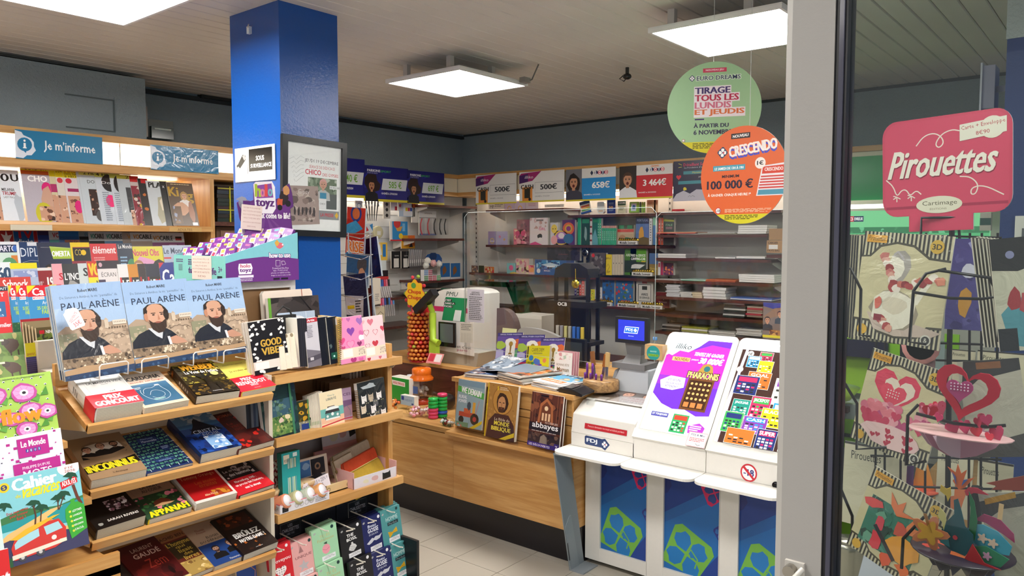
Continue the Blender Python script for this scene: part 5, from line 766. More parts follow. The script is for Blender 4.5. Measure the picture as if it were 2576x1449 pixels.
# --------- toy box on top, in front of the blue column
m=MB();L0=(-2.95,1.62,1.0);m.box(-3.02,1.60,.9,-2.79,1.94,1.575,'#7a5c3c','paper')
o=m.build('display_riser',label='brown board riser with a white frame under the toy box',cat='riser')
m=MB()
for b in((-2.79,1.60,.9,-2.78,1.94,.93),(-2.79,1.60,1.545,-2.78,1.94,1.575),(-2.79,1.60,.93,-2.78,1.625,1.545),(-2.79,1.915,.93,-2.78,1.94,1.545)):m.box(*b,'#c9c6c4','paper')
m.build('frame',o)
tb_=thing('toy_box','turquoise and purple open cardboard box of small toy packets','display box',(-2.75,1.602,1.577))
W2,D2=.335,.40
f=MB();f.M=Matrix.Rotation(R(90),4,'Z');f.prism([(0,0),(W2,0),(W2,.2),(0,.105)],0,.003,'#7ac0cc','paper')
q=Art(W2,.2);q.run([('p',[(0,.62),(.2,.54),(.5,.5),(.8,.52),(1,.56),(1,1),(0,1)],'#6b3584'),('p',[(.17,.63),(.33,.63),(.35,.72),(.33,.84),(.17,.84),(.16,.72)],'#f0ecf4'),('t','holo',.19,.64,.32,.71,'#c85a7a',.06),('t','toyz',.18,.73,.33,.82,'#6b3584',.08),('r',.16,.86,.36,.91,'#e8e0f0'),('to','how to use',.58,.42,.88,.53,'#f2eef6','#5a2c78',.06),('t','Download the free',.62,.72,.85,.76,'#e0d4ea'),('t','app. Point your',.63,.77,.84,.81,'#e0d4ea'),('t','phone or tablet at the',.6,.82,.87,.86,'#e0d4ea'),('t','image to see it come to life!',.6,.87,.88,.91,'#e0d4ea'),('l',[(.67,.58),(.73,.58),(.73,.7),(.67,.7),(.67,.58)],.0012,'#fff'),('l',[(.75,.6),(.79,.6),(.81,.66),(.76,.68),(.75,.6)],.0012,'#fff'),('blob',.73,.27,.05,.06,'#d86a7a',8,.3),('blob',.69,.22,.03,.06,'#d8a84a',8,.3,2),('e',.77,.26,.012,None,'#f0e8f0',8),('r',.63,.94,.72,.98,'#221a28'),('r',.74,.94,.84,.98,'#221a28'),('lines',.18,.93,.35,.99,2,'#e0d4ea')])
q.v=[(x,y,min(z,.104+(x+W2/2)/W2*.094))for x,y,z in q.v];f.art(q,Matrix.Translation((W2/2,0,0)));f.build('side_panel',tb_)
f=MB();f.box(-D2,-.003,0,0,0,.105,'#7fc7be','paper');q=Art(D2,.105);q.run([('t','that come to',.3,.45,.62,.7,'#5a2c70',.08),('t','life',.72,.45,.84,.72,'#5a2c70',.08),('t','3+',.88,.4,.95,.62,'#5a2c70',.04),('lines',.05,.15,.2,.3,2,'#5a2c70'),('r',.1,.35,.18,.6,'#6a9a9a'),('lines',.3,.15,.5,.4,3,'#5a2c70'),('r',.86,.75,.95,.85,'#23303a'),('r',.86,.88,.95,.98,'#23303a')]);f.art(q,Matrix.Translation((-D2/2,-.003,0)));f.build('front_panel',tb_)
f=MB();f.prism([(0,0),(W2,0),(W2,.2),(0,.105)],-D2,-D2+.003,'#6fb4ba','paper',axis='y');f.M=Matrix();f.v=[Vector((v.y,v.x,v.z))for v in f.v];f.f=[x[::-1]for x in f.f];f.build('side_panel',tb_)
f=MB();f.box(-D2,W2-.003,0,0,W2,.2,'#5a2c70','paper');f.box(-D2,0,0,0,W2,.004,'#5a2c70','paper');f.build('inner_tray',tb_)
def toy(M_,i):
 m=MB();m.box(-.038,0,0,.038,.012,.06,'#6b3080','satin');q=Art(.076,.06,'satin');q.run([('r',0,0,1,1,'#6b3080'),('r',.03,.05,.36,.95,'#e4dce8'),('r',.08,.1,.3,.35,['#c8a04a','#b88a5a','#a8a05a'][i%3]),('r',.1,.45,.3,.8,'#c83a3a'),('t','holo',.1,.48,.28,.62,'#6b3080',.05),('t','sliders',.42,.45,.95,.72,'#f0ecf4',.05),('r',.6,.12,.9,.25,['#d8c83a','#d85a8a','#4ab0c0'][i%3])]);m.art(q);return m
meshes=[toy(0,i).mesh('toy_packet')for i in range(3)];n_=0
for r_ in range(5):
 for c_ in range(5):
  if r_==0 and c_ in(2,):continue
  o=bpy.data.objects.new('toy_packet',meshes[n_%3]);COL.objects.link(o);n_+=1
  o.location=(-2.75-.055-c_*.078,1.602+.03+r_*.065,1.577+.085+r_*.02);o.rotation_euler=(R(-28),R(random.Random(n_).uniform(-9,9)),R(random.Random(n_+5).uniform(4,22)))
  tag(o,'purple toy packet in the turquoise box, %s row from the front, %s from the right'%(['first','second','third','fourth','fifth'][r_],['first','second','third','fourth','fifth'][c_]),'packet','purple toy packets in the turquoise box')
card('note','cream price note stuck to the front of the turquoise box','note','Y',1.597,483,644,532,703,'#e8d8cc',[('t','HOLOTOYZ STYLO 5€',.08,.1,.9,.17,'#b07a70'),('t','HOLOTOYZ TATOO 5€',.08,.24,.9,.31,'#b07a70'),('t','HOLOTOYZ 2€90',.2,.38,.78,.45,'#b07a70'),('t','HOLOTOYZ MARQUEPAGE 3€90',.03,.52,.96,.59,'#b07a70'),('t','IMPORTE ARTISTE',.1,.66,.9,.73,'#b07a70'),('t','5€90',.3,.82,.7,.9,'#b07a70')],d=.001)
hdr=card('header_card','purple header card above the turquoise toy box','sign','X',-2.98,597,455,742,592,'#5f3078',[],d=.003,outline=[(.02,.42),(.1,.36),(.2,.4),(.3,.36),(.3,.08),(.34,.03),(.62,0),(.66,.08),(.66,.33),(.76,.3),(.82,.1),(.93,.02),(.98,.2),(1,.45),(.94,.5),(.98,.96),(.9,1),(.18,1),(.06,.7)],side='#4a2560')
w_=hdr['_w'];h_=max(v.co.z for v in hdr.data.vertices)
q=Art(w_,h_,'satin');q.run([('p',[(.1,.42),(.92,.36),(.96,.96),(.9,1),(.18,1),(.07,.7)],'#6b3584')]+[('p',[(.5,.6),(.5+a,1),(.5+a+.1,1)],'#7a4a90')for a in(-.4,-.15,.1,.32)]+[('p',[(.3,.08),(.34,.03),(.62,0),(.67,.1),(.68,.5),(.62,.6),(.36,.6),(.32,.5)],'#f0ecf4'),('p',[(.33,.1),(.61,.04),(.64,.3),(.35,.33)],'#8a4aa0'),('t','h',.33,.07,.42,.3,'#a8c03a',.1),('t','o',.42,.15,.49,.3,'#d8809a',.1),('t','l',.5,.06,.53,.29,'#d84a4a',.12),('t','o',.55,.14,.62,.28,'#7ab8c0',.1),('t','toyz',.34,.34,.65,.52,'#5a2a72',.1),('blob',.14,.45,.1,.1,'#8a8a9a',9,.25,2),('blob',.1,.36,.08,.05,'#9a9aa8',8,.3,3),('r',.12,.38,.24,.46,'#5a2a72'),('blob',.82,.3,.08,.12,'#2a2024',9,.3,4),('blob',.76,.38,.05,.08,'#c85a3a',9,.3,5),('blob',.86,.14,.07,.09,'#c8905a',9,.3,6),('e',.9,.4,.05,None,'#1c1a1c'),('e',.75,.48,.045,None,'#1c1a1c'),('t','that come to life!',.34,.57,.93,.69,'#f4f0f6',.06)])
m=MB();m.art(q);m.build('print',hdr)
card('note','cream handwritten note taped to the purple header card','note','X',-2.972,606,516,658,578,'#ead9d0',[('t','NOUVEAUTÉ DE LA RENTRÉE',.1,.08,.9,.14,'#a86a60'),('t','HOLO TOYZ STYLO AUTOUR 5€90',.08,.22,.95,.28,'#a86a60'),('t','HOLO TOYZ KIT PATROUILLE 6€90',.08,.36,.95,.42,'#a86a60'),('t','HOLO TOYZ DINO 2€90',.12,.5,.9,.56,'#a86a60'),('t','(APPLICATION GRATUITE DANS)',.08,.68,.95,.74,'#a86a60'),('t','ESPRIT KIOSQ',.3,.84,.7,.9,'#a86a60')],d=.001,roll=-4)
card('white_card','narrow white card edge behind the purple header card','card','X',-3.0,609,560,625,590,'#d8d8dc',[],d=.002)
card('surveillance_sign','white and black surveillance camera notice on the blue column','sign','Y',CY0-.006,591,368,691,455,'#f0eee8',[('r',.36,.07,.94,.72,'#141416'),('t','SOUS',.54,.28,.74,.42,'#f4f4f4',.05),('t','SURVEILLANCE',.4,.5,.92,.62,'#f4f4f4',.05),('p',[(.06,.5),(.2,.2),(.28,.24),(.28,.36),(.13,.6)],'#1a1a1c'),('p',[(.19,.24),(.25,.2),(.29,.32),(.24,.38)],'#9a9a9a'),('e',.06,.52,.02,None,'#1a1a1c'),('l',[(.17,.58),(.22,.74),(.32,.74)],.001,'#555'),('r',.325,.28,.335,.78,'#555')],d=.003,mat='gloss')
fr_=thing('framed_poster','black framed white poster about a signing session on the blue column','picture frame',(-3.03,2.035,1.765))
Wf,Hf=.362,.458;L_=fr_.location
fr_.rotation_euler=(0,R(0),R(90))
fr_.rotation_euler=(Matrix.Rotation(R(90),3,'Z')@Matrix.Rotation(R(1.6),3,'Y')).to_euler()
for n_,b in enumerate(((0,0,0,Wf,.02,.028),(0,0,Hf-.028,Wf,.02,Hf),(0,0,.028,.028,.02,Hf-.028),(Wf-.028,0,.028,Wf,.02,Hf-.028))):
 m=MB();m.box(b[0],-.022,b[2],b[3],-.002,b[5],'#17191c','satin');m.build('frame_bar',fr_,bev=.001)
m=MB();m.box(.028,-.010,.028,Wf-.028,-.006,Hf-.028,'#f6f6f8','paper')
q=Art(Wf-.056,Hf-.056,'paper');q.run([('r',0,0,1,1,'#f4f5f8'),('t','JEUDI 19 DECEMBRE',.32,.17,.95,.22,'#3a3a44',.0),('t','SEANCE DE DEDICACE',.4,.24,.88,.275,'#c8485a',.0),('t','CHICO',.33,.29,.62,.35,'#d02a4a',.03),('t','DES GYPSIES',.65,.32,.95,.355,'#d02a4a',.0),('r',.38,.38,.92,.74,'#6a7a66'),('m',.38,.38,.92,.56,['#6a7a66','#8a9a86','#4a5a48','#b8c0b4'],40,.05,3),('r',.38,.56,.92,.74,'#5a5f60'),('bust',.66,.45,.07,'#c89a86','#d8a0a0','#b8bcc0'),('r',.6,.55,.72,.62,'#3a8ab0'),('r',.58,.62,.72,.74,'#e4e6ea'),('t','CHICO',.6,.67,.7,.69,'#445'),('r',.78,.46,.98,.5,'#e4e6ea'),('t','DE 15H A 18H',.79,.47,.97,.49,'#445'),('p',[(.03,.5),(.56,.48),(.6,.92),(.06,.95)],'#a89490'),('m',.06,.52,.56,.9,['#a89490','#8a7672','#c4b4ae','#6a5a58'],40,.06,4),('t','Gipsy',.2,.53,.4,.6,'#d8d0d0',.0)]+[('blob',.14+i*.07,.78,.02,.05,'#3a3034',6,.3,i)for i in range(6)]+[('t','JEUDI 19 DECEMBRE',.2,.88,.45,.9,'#333'),('r',.58,.76,.96,.86,'#8d8f96'),('t','LA PRESSE',.61,.79,.86,.83,'#c82a3a',.03),('p',[(.92,.77),(.95,.81),(.92,.85),(.88,.81)],'#e8b838')]+[('l',[(.04+.02*i,.2+i*.05),(.12,.17+i*.05),(.16,.2+i*.05),(.24,.15+i*.05),(.3,.17+i*.04)],.0008,'#6a6e7a')for i in range(6)])
m.art(q,Matrix.Translation((Wf/2,-.0101,.028)));m.build('poster',fr_)
m=MB();m.box(.028,-.016,.028,Wf-.028,-.014,Hf-.028,'#fff','glass');m.build('glazing',fr_)
# --------- counter
ct_=thing('counter','long maple counter with a black plinth in the middle of the shop','counter',(-3.2,3.28,0))
part('plinth',ct_,(-4.7,3.34,0,-2.27,4.2,.2),mat='satin',col='#18161a')
part('front_panel',ct_,(-4.7,3.275,.198,-3.135,3.295,.575),mat='maple');part('front_panel',ct_,(-3.13,3.27,.20,-2.285,3.295,.60),mat='maple');
part('front_rail',ct_,(-4.7,3.27,.583,-3.135,3.30,.61),bev=.004,mat='maple');part('glass_lip',ct_,(-4.7,3.262,.585,-3.135,3.268,.65),mat='plexi')
part('lower_shelf',ct_,(-4.7,3.30,.575,-3.14,3.95,.598),mat='maple')
part('riser_panel',ct_,(-4.7,3.95,.3,-3.14,3.97,.81),mat='brown_shelf');part('back_counter',ct_,(-4.7,3.95,.81,-3.14,4.65,.83),mat='maple',bev=.002)
part('ledge',ct_,(-3.13,3.2,.598,-2.285,3.30,.618),bev=.002,mat='maple')
for z0,z1 in((.62,.755),(.761,.80),(.806,.905)):part('upper_panel',ct_,(-3.13,3.305,z0,-2.285,3.32,z1),mat='maple')
part('side_panel',ct_,(-2.285,3.29,.02,-2.272,4.2,.90),mat='maple_y');part('divider',ct_,(-3.14,3.30,.2,-3.125,4.1,.93),mat='maple_y')
part('counter_top',ct_,(-3.14,3.27,.905,-2.262,4.35,.93),bev=.008,mat='maple')
def cy(lab,name,cat,pl,x0,y0,x1,y1,bg,ops=(),**k):return card(name,lab,cat,'Y',pl,x0,y0,x1,y1,bg,ops,**k)
GF='magazines standing on the ledge of the counter front'
trac=[('r',0,.0,1,1,'#8fa8b0'),('r',0,0,1,.13,'#7a98a8'),('p',[(0,.14),(1,.23),(1,.36),(0,.26)],'#4aa84a'),('t','WE DEMAIN',.14,.17,.9,.3,'#f0f4f0',.07,{'rot':-5}),('t','RURAL',.06,.33,.38,.4,'#e8ecee',.04),('t','POWER',.06,.42,.38,.49,'#e8ecee',.04),('r',.12,.68,.75,.78,'#b84a34'),('r',.3,.6,.55,.7,'#c8603c'),('e',.72,.8,.16,None,'#2a2624'),('e',.72,.8,.07,None,'#b83a3a'),('e',.22,.85,.1,None,'#2a2624'),('r',.62,.45,.72,.68,'#d8a03a'),('blob',.48,.55,.07,.08,'#3a4a5a',8,.3),('l',[(.85,.4),(.75,.7)],.003,'#c86a6a'),('p',[(.55,1),(1,.8),(1,.87),(.72,1)],'#d8b820'),('m',0,.9,.5,1,['#6a8a6a','#8fa8b0','#c86a5a'],8,.05,3)]
cy('green titled magazine with a red tractor on the counter ledge','magazine','magazine',3.225,1143,957,1210,1076,'#8fa8b0',trac,d=.014,lean=8,group=GF)
jes=[('m',0,0,1,1,['#a87a3c','#b8884a','#966a30','#c09050'],60,.06,3),('e',.52,.3,.34,.27,'#8a5c28',22),('e',.52,.3,.32,.25,'#b8863e',22),('p',[(.05,1),(.1,.7),(.3,.55),(.75,.55),(.95,.72),(1,1)],'#4a2c24'),('blob',.52,.34,.2,.19,'#3a2418',12,.08),('blob',.5,.36,.13,.14,'#c08a5c',12,.05,2),('p',[(.4,.42),(.6,.42),(.56,.52),(.44,.52)],'#4a2e1e'),('r',.41,.33,.47,.345,'#2a1810'),('r',.53,.33,.59,.345,'#2a1810'),('r',.49,.34,.51,.42,'#9a6a40'),('e',.5,.445,.035,.008,'#8a4030',8),('r',.32,.05,.36,.12,'#e0c020'),('r',.335,.06,.345,.11,'#a87a3c'),('t','NATIONAL',.4,.05,.65,.075,'#e8e0d0'),('t','GEOGRAPHIC',.4,.085,.7,.11,'#e8e0d0'),('t','La Bible du',.3,.62,.8,.67,'#d8c8b0'),('t','MONDE',.3,.68,.8,.76,'#e8d44a',.05),('t','BIBLIQUE',.22,.78,.86,.87,'#e8d44a',.05),('p',[(.5,1),(.98,.84),(.98,.92),(.7,1)],'#e0c020'),('r',0,0,.03,1,'#e0c020')]
cy('golden magazine with a mosaic bearded face and yellow frame','magazine','magazine',3.215,1217,966,1293,1104,'#a87a3c',jes,d=.02,lean=8,group=GF)
ab=[('m',0,0,1,.7,['#5a2f22','#7a4430','#3a1f1a','#8a5238'],40,.1,4),('p',[(.25,.55),(.3,.2),(.5,.08),(.7,.2),(.75,.55)],'#a8643c'),('p',[(.32,.55),(.36,.24),(.5,.14),(.64,.24),(.68,.55)],'#6a3a26'),('e',.5,.27,.06,None,'#e8c8a0'),('r',.38,.36,.44,.5,'#e0b890'),('r',.48,.36,.54,.5,'#e0b890'),('r',.58,.36,.64,.5,'#e0b890')]+[('l',[(u,.0),(u,.55)],.003,'#8a5a40')for u in(.08,.16,.84,.92)]+[('r',0,.56,1,.7,'#241c20'),('t','AU CŒUR DES',.5,.51,.9,.545,'#d8c8c0'),('t','abbayes',.1,.54,.92,.68,'#f2eeee',.02),('lines',.1,.7,.9,.73,1,'#b8a8a0'),('m',0,.74,1,.92,['#3a2a28','#7a5a48','#2a1e1e','#5a4238'],30,.08,6),('p',[(.38,.92),(.4,.8),(.5,.75),(.6,.8),(.62,.92)],'#8a7a6a'),('r',.0,.92,1,1,'#3f2a7a'),('t','LES DÉCOUVERTES',.06,.935,.72,.985,'#e4dcf0',.02),('r',.84,.88,1,1,'#3f2a7a'),('t','7',.88,.91,.95,.98,'#e4dcf0',.02),('r',.3,.03,.55,.06,'#1c1418')]
cy('second copy of the abbey magazine, peeking out behind the front one','magazine','magazine',3.232,1332,992,1413,1126,'#4a2a20',[],d=.008,lean=8,group=GF)
cy('dark magazine with a vaulted abbey nave and violet bottom band','magazine','magazine',3.215,1325,990,1405,1127,'#5a2f22',ab,d=.010,lean=8,group=GF,roll=-1)
for x,y in((1180,1078),(1262,1106),(1372,1125)):
 P=on('Y',3.2,x,y);m=MB();m.prism([(0,0)]+[(.12*math.cos(R(a)),.13*math.sin(R(a)))for a in range(0,91,15)],0,.003,'#fff','plexi');m.build('plexi_holder',None,(P.x,3.196,.619),label='clear quarter round plastic holder in front of the '+{1180:'tractor',1262:'golden',1372:'abbey'}[x]+' magazine',cat='holder',group='clear holders on the counter ledge')
rn=random.Random(5)
def pile(lab,x0,y0,x1,y1,n,t,pals,top,seed,open_=False,pos=None):
 P=pos;rr=random.Random(seed)
 for i in range(n):
  m=MB();m.box(-x1/2,-y1/2,0,x1/2,y1/2,t,pals[i%len(pals)],'satin',{'front':'#d4d2cc','right':'#cfcdc6','left':'#cfcdc6'})
  if i==n-1:q=Art(x1,y1,'satin');q.run(top);m.art(q,Matrix.Translation((0,-y1/2,t))@Matrix.Rotation(R(-90),4,'X'))
  m.build('magazine',None,(P[0]+rr.uniform(-.012,.012),P[1]+rr.uniform(-.01,.01),.931+i*(t+.0008)),(0,0,R(x0+rr.uniform(-4,4))),label=lab+(', top copy' if i==n-1 else ', copy %s below the top'%['one','two','three','four','five','six','seven','eight','nine','ten','eleven','twelve'][n-2-i]),cat='magazine',group=lab)
mt=lambda s,p:[('m',0,0,1,1,p,60,.12,s),('t','PROGRAMME',.1,.05,.9,.2,'#f0ece8',.04)]
pile('messy blue and white magazine at left of the counter top',12,0,.21,.28,6,.0035,['#e0dedc','#3a5a9a','#c8c4c0','#8aa8c8'],mt(3,['#3a4a6a','#c8c8cc','#2a2c34','#8a6a6a','#5a78a8']),3,pos=(-3.0,3.47))
pile('magazine of the thick stack on the counter top',-14,0,.23,.3,11,.0038,['#c8c2bc','#dcd8d4','#b8b2ac'],mt(5,['#c86a3a','#2a2420','#e0d4c0','#8a4a3a','#3a4a3a','#d8b890']),5,pos=(-2.73,3.50))
pile('bright magazine stacked beside the log knife stand',-12,0,.22,.27,8,.0035,['#d8d8dc','#e8e4e0','#9ab8d8'],[('r',0,0,1,1,'#d8e0e8'),('m',0,.1,1,.6,['#4aa0c8','#e8b05a','#d8e0e8','#3a5a8a'],24,.1,5),('t','VITE',.05,.02,.8,.2,'#1c1c20',.06),('r',.1,.65,.9,.85,'#e07a30'),('t','La croix de',.15,.68,.8,.8,'#fff',.03)],7,pos=(-2.46,3.46))
m=MB();f=.93+.045
m.add([(-3.06,3.42,.955),(-2.86,3.36,.985),(-2.84,3.6,1.0),(-3.04,3.66,.96),(-2.68,3.4,.978),(-2.66,3.62,.99)],[(0,1,2,3),(1,4,5,2)],'#7a8898','satin');q=Art(.2,.22);q.run(mt(9,['#8a98a8','#3a3c44','#c8ccd0','#6a7a8a']));m.art(q,Matrix.Translation((-2.95,3.42,.979))@Matrix.Rotation(R(-78),4,'X'))
m.build('open_magazine',label='loosely opened magazine lying across the piles on the counter',cat='magazine')
fifa=[('r',0,0,1,1,'#5a4aa0'),('blob',.15,.35,.25,.12,'#a8c850',9,.2),('blob',.85,.3,.25,.14,'#e06a3a',9,.2,2),('blob',.1,.6,.25,.14,'#b8b4e0',9,.2,3),('blob',.9,.6,.2,.14,'#5aa87a',9,.2,4),('r',0,.76,.6,1,'#d0283a'),('r',.6,.76,1,1,'#5aa870'),('r',0,0,1,.1,'#2a2a7a'),('t','OFFICIAL STICKER COLLECTION',.1,.03,.95,.07,'#d8d8f0',.03),('blob',.55,.28,.22,.12,'#f2efe8',10,.1,5),('p',[(.38,.3),(.75,.3),(.75,.72),(.38,.72)],'#f2efe8'),('e',.57,.32,.08,None,'#a8843c'),('p',[(.53,.36),(.61,.36),(.59,.55),(.66,.62),(.48,.62),(.55,.55)],'#8a6a2c'),('t','FIFA',.44,.65,.7,.71,'#26262c',.05),('t','WORLD CUP',.3,.8,.82,.84,'#fff',.05),('t','2026',.28,.86,.8,.94,'#fff',.08),('r',.02,.93,.2,.97,'#e8c820')]
for i,(x0,y0,x1,y1)in enumerate(((1243,838,1306,925),(1296,843,1362,934),(1352,851,1412,944))):
 cy(['leftmost','middle','rightmost, partly hidden,'][i]+' of three colourful football sticker albums on the counter','sticker_album','album',3.74-i*.012,x0,y0,x1,y1,'#5a4aa0',fifa,d=.006,lean=16,group='football sticker albums',roll=5)
card('album_stand','pale green card edge behind the sticker albums','card','Y',3.78,1256,826,1292,900,'#d8d8a0',[],d=.002,lean=10)
cy('bright yellow book with a coloured map in front of the albums','book','book',3.66,1320,870,1378,944,'#e8dc1c',[('r',.03,.03,.08,.4,'#1c1c1c'),('t','CARPE DIEM',.22,.08,.75,.2,'#3a3a1c',.0),('lines',.3,.25,.7,.29,1,'#555'),('e',.22,.42,.1,None,'#3a8ac8'),('blob',.5,.55,.16,.12,'#5a78c8',9,.3),('blob',.4,.75,.2,.12,'#e06a4a',9,.3,2),('blob',.6,.72,.12,.1,'#7a4aa8',8,.3,3),('blob',.3,.6,.08,.05,'#4aa870',8,.3,4),('e',.82,.85,.1,None,'#c83a3a'),('e',.8,.5,.08,None,'#e88a5a'),('lines',.08,.55,.3,.62,2,'#444'),('lines',.08,.8,.25,.9,2,'#444')],d=.02,lean=14,roll=5)
for i in range(4):
 cy(['white greeting card reading Bonne fête Maman with leaves','greeting card second in the row behind the fête Maman card','greeting card third in the row behind the fête Maman card','greeting card last in the row behind the fête Maman card'][i],'greeting_card','greeting card',3.60+i*.012,1393+i*6,886-i*1,1436+i*6,955-i*2,'#efe6dc' if i==0 else '#c88a94',[('m',.02,.02,.98,.28,['#efe6dc','#b8c8b0','#d89a9a','#8a9a98','#e8d0c8'],20,.1,3),('t','BONNE FÊTE',.12,.4,.85,.5,'#8a6a3a',.0),('t','Maman',.15,.55,.85,.7,'#8a6a3a',.02),('blob',.15,.92,.12,.04,'#8a9a98',8,.4)]if i==0 else[],d=.004,lean=5,group='greeting cards beside the sticker albums')
lg=thing('knife_log','slice of log holding small folding knives','knife stand',(-2.24,3.50,.93))
m=MB();m.lathe([(.001,0),(.095,0),(.1,.01),(.098,.055),(.092,.062),(.001,.062)],0,0,0,'#a8814f','log',20);m.build('log_slice',lg)
for i,(dx,dy,c_,lean_,ln)in enumerate(((-.045,.02,'#8a5a34',-8,.15),(-.005,.03,'#a0602c',10,.14),(.04,.0,'#c8a870',3,.155))):
 t=thing('folding_knife',['dark wood folding knife leaning left in the log','reddish wood folding knife leaning right in the log','pale wood folding knife upright in the log'][i],'knife',(-2.24+dx,3.49+dy,.985),(0,R(lean_),0),'folding knives in the log')
 m=MB();m.box(-.008,-.002,-.01,.008,.002,ln*.55,'#c8c8c8','chrome');m.build('blade',t);m=MB();m.box(-.010,-.006,ln*.5,.012,.006,ln,c_,'satin');m.build('handle',t,bev=.004)
for i in range(6):
 m=MB();h_=.085 if i>3 else.035;m.lathe([(.001,0),(.006,0),(.007,h_*.8),(.005,h_),(.001,h_)],0,0,0,'#6a2f8a','gloss',10)
 m.build('purple_tool',None,(-2.31+(i%4)*.035,3.45+(.02 if i>3 else 0),.99),label='%s purple metal %s in the front of the log'%(['first','second','third','fourth','left tall','right tall'][i],'peg' if i<4 else 'opener'),cat='tool',group='purple tools stuck in the log')
m=MB();m.prism([(-.085,0),(.085,0),(.09,.012),(.03,.03),(-.06,.028),(-.09,.012)],-.05,.05,'#1a1a1d','satin');m.box(-.05,-.04,.03,.01,.03,.033,'#2c2c30','gloss')
m.build('card_reader',None,(-2.30,3.345,.932),(R(6),0,R(-6)),bev=.004,label='black payment terminal lying on the counter edge by the abbey magazine',cat='card reader')
sc_=thing('customer_screen','small screen with blue lit logo on a grey stand','screen',(-2.09,3.56,.875))
m=MB();m.box(-.10,0,.315,.10,.025,.455,'#23252c','plastic');m.build('housing',sc_,bev=.008)
m=MB();m.box(-.08,-.0015,.335,.08,0,.44,'#2a34b0','screen');q=Art(.16,.105,'screen');q.run([('r',0,0,1,1,'#2a35b4'),('p',[(.27,.33),(.8,.33),(.74,.67),(.22,.67)],'#e4ecfa'),('p',[(.285,.36),(.78,.36),(.725,.64),(.24,.64)],'#2f6ac0'),('t','FDJ',.31,.42,.55,.58,'#fff',.05),('clover',.66,.5,.075,'#fff',None,None),('t','Bienvenue',.4,.78,.6,.83,'#c8d4f4')]);m.art(q,Matrix.Translation((0,-.0016,.335)));m.build('display',sc_)
m=MB();m.ring([[(-.05,.02,.32),(.05,.02,.32),(.05,.06,.32),(-.05,.06,.32)],[(-.042,.03,.25),(.042,.03,.25),(.042,.07,.25),(-.042,.07,.25)],[(-.055,.0,.21),(.055,.0,.21),(.055,.09,.21),(-.055,.09,.21)]],'#6f6f70','plastic',smooth=False);m.build('neck',sc_)
m=MB();m.box(-.1,-.03,.18,.1,.12,.21,'#77777a','plastic');m.build('head',sc_,bev=.012)
m=MB();m.prism([(-.11,-.02),(.11,-.02),(.11,.18),(-.06,.18),(-.09,.12)],-.01,.14,'#c4ccd4','plastic');m.prism([(-.135,-.02),(-.118,-.02),(-.095,.12),(-.07,.18),(-.10,.16),(-.12,.1)],.0,.12,'#9aa0a6','plastic');m.build('stand_body',sc_,bev=.006)
# --------- lottery game desk
fd=thing('lottery_desk','white lottery desk with blue clover panels and three writing ledges','desk',(-2.26,3.385,0))
WHT='#dcdad4'
def fp(name,*b,col=WHT,mat='satin',bev=.003):return part(name,fd,b,mat=mat,col=col,bev=bev)
U=(-2.26,-1.885,-1.495,-1.11)
def blue(n):
 q=Art(.285,.5,'satin');q.run([('r',0,0,1,1,'#1566ae'),('p',[(0,0),(1,0),(1,.1),(0,.45)],'#173a86'),('p',[(0,.45),(1,.08),(1,.2),(0,.55)],'#145aa0'),('p',[(.6,1),(1,.72),(1,1)],'#1c3f8e'),('p',[(0,.02),(.1,.13),(.13,.18),(.06,.25),(0,.27)],'#1a2a70'),('clover',.9,.16,.22,'#1b3f86','#c81c5c',None,20),('clover',1.02,.52,.12,'#2468b4','#232f84',None,12),('clover',.42,.80,.45,'#1b74b8','#6fae45','#1b74b8',-18),('l',[(.43,.8),(.5,.75),(.62,.83),(.57,.92)],.007,'#6fae45')]);return q
for i in range(3):
 x0,x1=U[i],U[i+1]-.002;px0=x0+.092;px1=x1-.003
 fp('stile',x0,3.385,.03,px0,3.42,.66);fp('kick_panel',x0,3.386,.03,x1,3.42,.10);fp('head_panel',x0,3.386,.62,x1,3.42,.66);fp('edge',px1,3.386,.1,x1,3.42,.62)
 m=MB();m.box(px0-0,3.398,.095,px1,3.41,.62,'#1566ae','satin');q=blue(i);q.w=q.w;q.v=[(x*(px1-px0)/.285,y,z*.525/.5)for x,y,z in q.v];m.art(q,Matrix.Translation(((px0+px1)/2,3.398,.095)));m.v=[v-fd.location for v in m.v];m.build('blue_panel',fd)
 fp('carcass',x0,3.42,.03,x1,3.75,.66)
def ledge(x0,x1,cutl=.05,cutr=.05,y=3.09):
 pts=[(x0,3.40)];
 for a in range(0,91,15):pts.append((x0+cutl-cutl*math.cos(R(a)),y+cutl-cutl*math.sin(R(a))))
 for a in range(0,91,15):pts.append((x1-cutr+cutr*math.sin(R(a)),y+cutr-cutr*math.cos(R(a))))
 pts.append((x1,3.40));m=MB();m.prism(pts,.664,.676,'#e0ded8','gloss',axis='z');m.v=[v-fd.location for v in m.v];m.build('writing_ledge',fd,bev=.002)
ledge(-2.275,-1.89);ledge(-1.887,-1.508);ledge(-1.505,-1.115)
fp('low_body',-2.26,3.25,.677,-1.888,3.9,.745)
m=MB();m.prism([(3.25,.745),(3.9,.745),(3.9,.93),(3.55,.92),(3.36,.895),(3.268,.84)],-2.26,-1.888,WHT,'satin',axis='x');m.v=[v-fd.location for v in m.v];m.build('sloping_body',fd,bev=.004)
P=on('Y',3.25,1472,1103);Q=on('Y',3.25,1533,1130);w_,h_=.15,.06
m=MB();q=Art(w_,h_,'satin');q.run([('p',[(0,.12),(.05,.02),(.7,.08),(.82,0),(1,.45),(.82,1),(.68,.82),(.05,.8),(0,.7)],'#1c3668'),('t','FDJ',.08,.22,.5,.65,'#f0f4fa',.06),('clover',.8,.5,.13,'#f0f0f4',None,'#d0283a',0)]);m.art(q,Matrix.Translation(((P.x+Q.x)/2,3.249,.682)));m.v=[v-fd.location for v in m.v];m.build('logo_plate',fd)
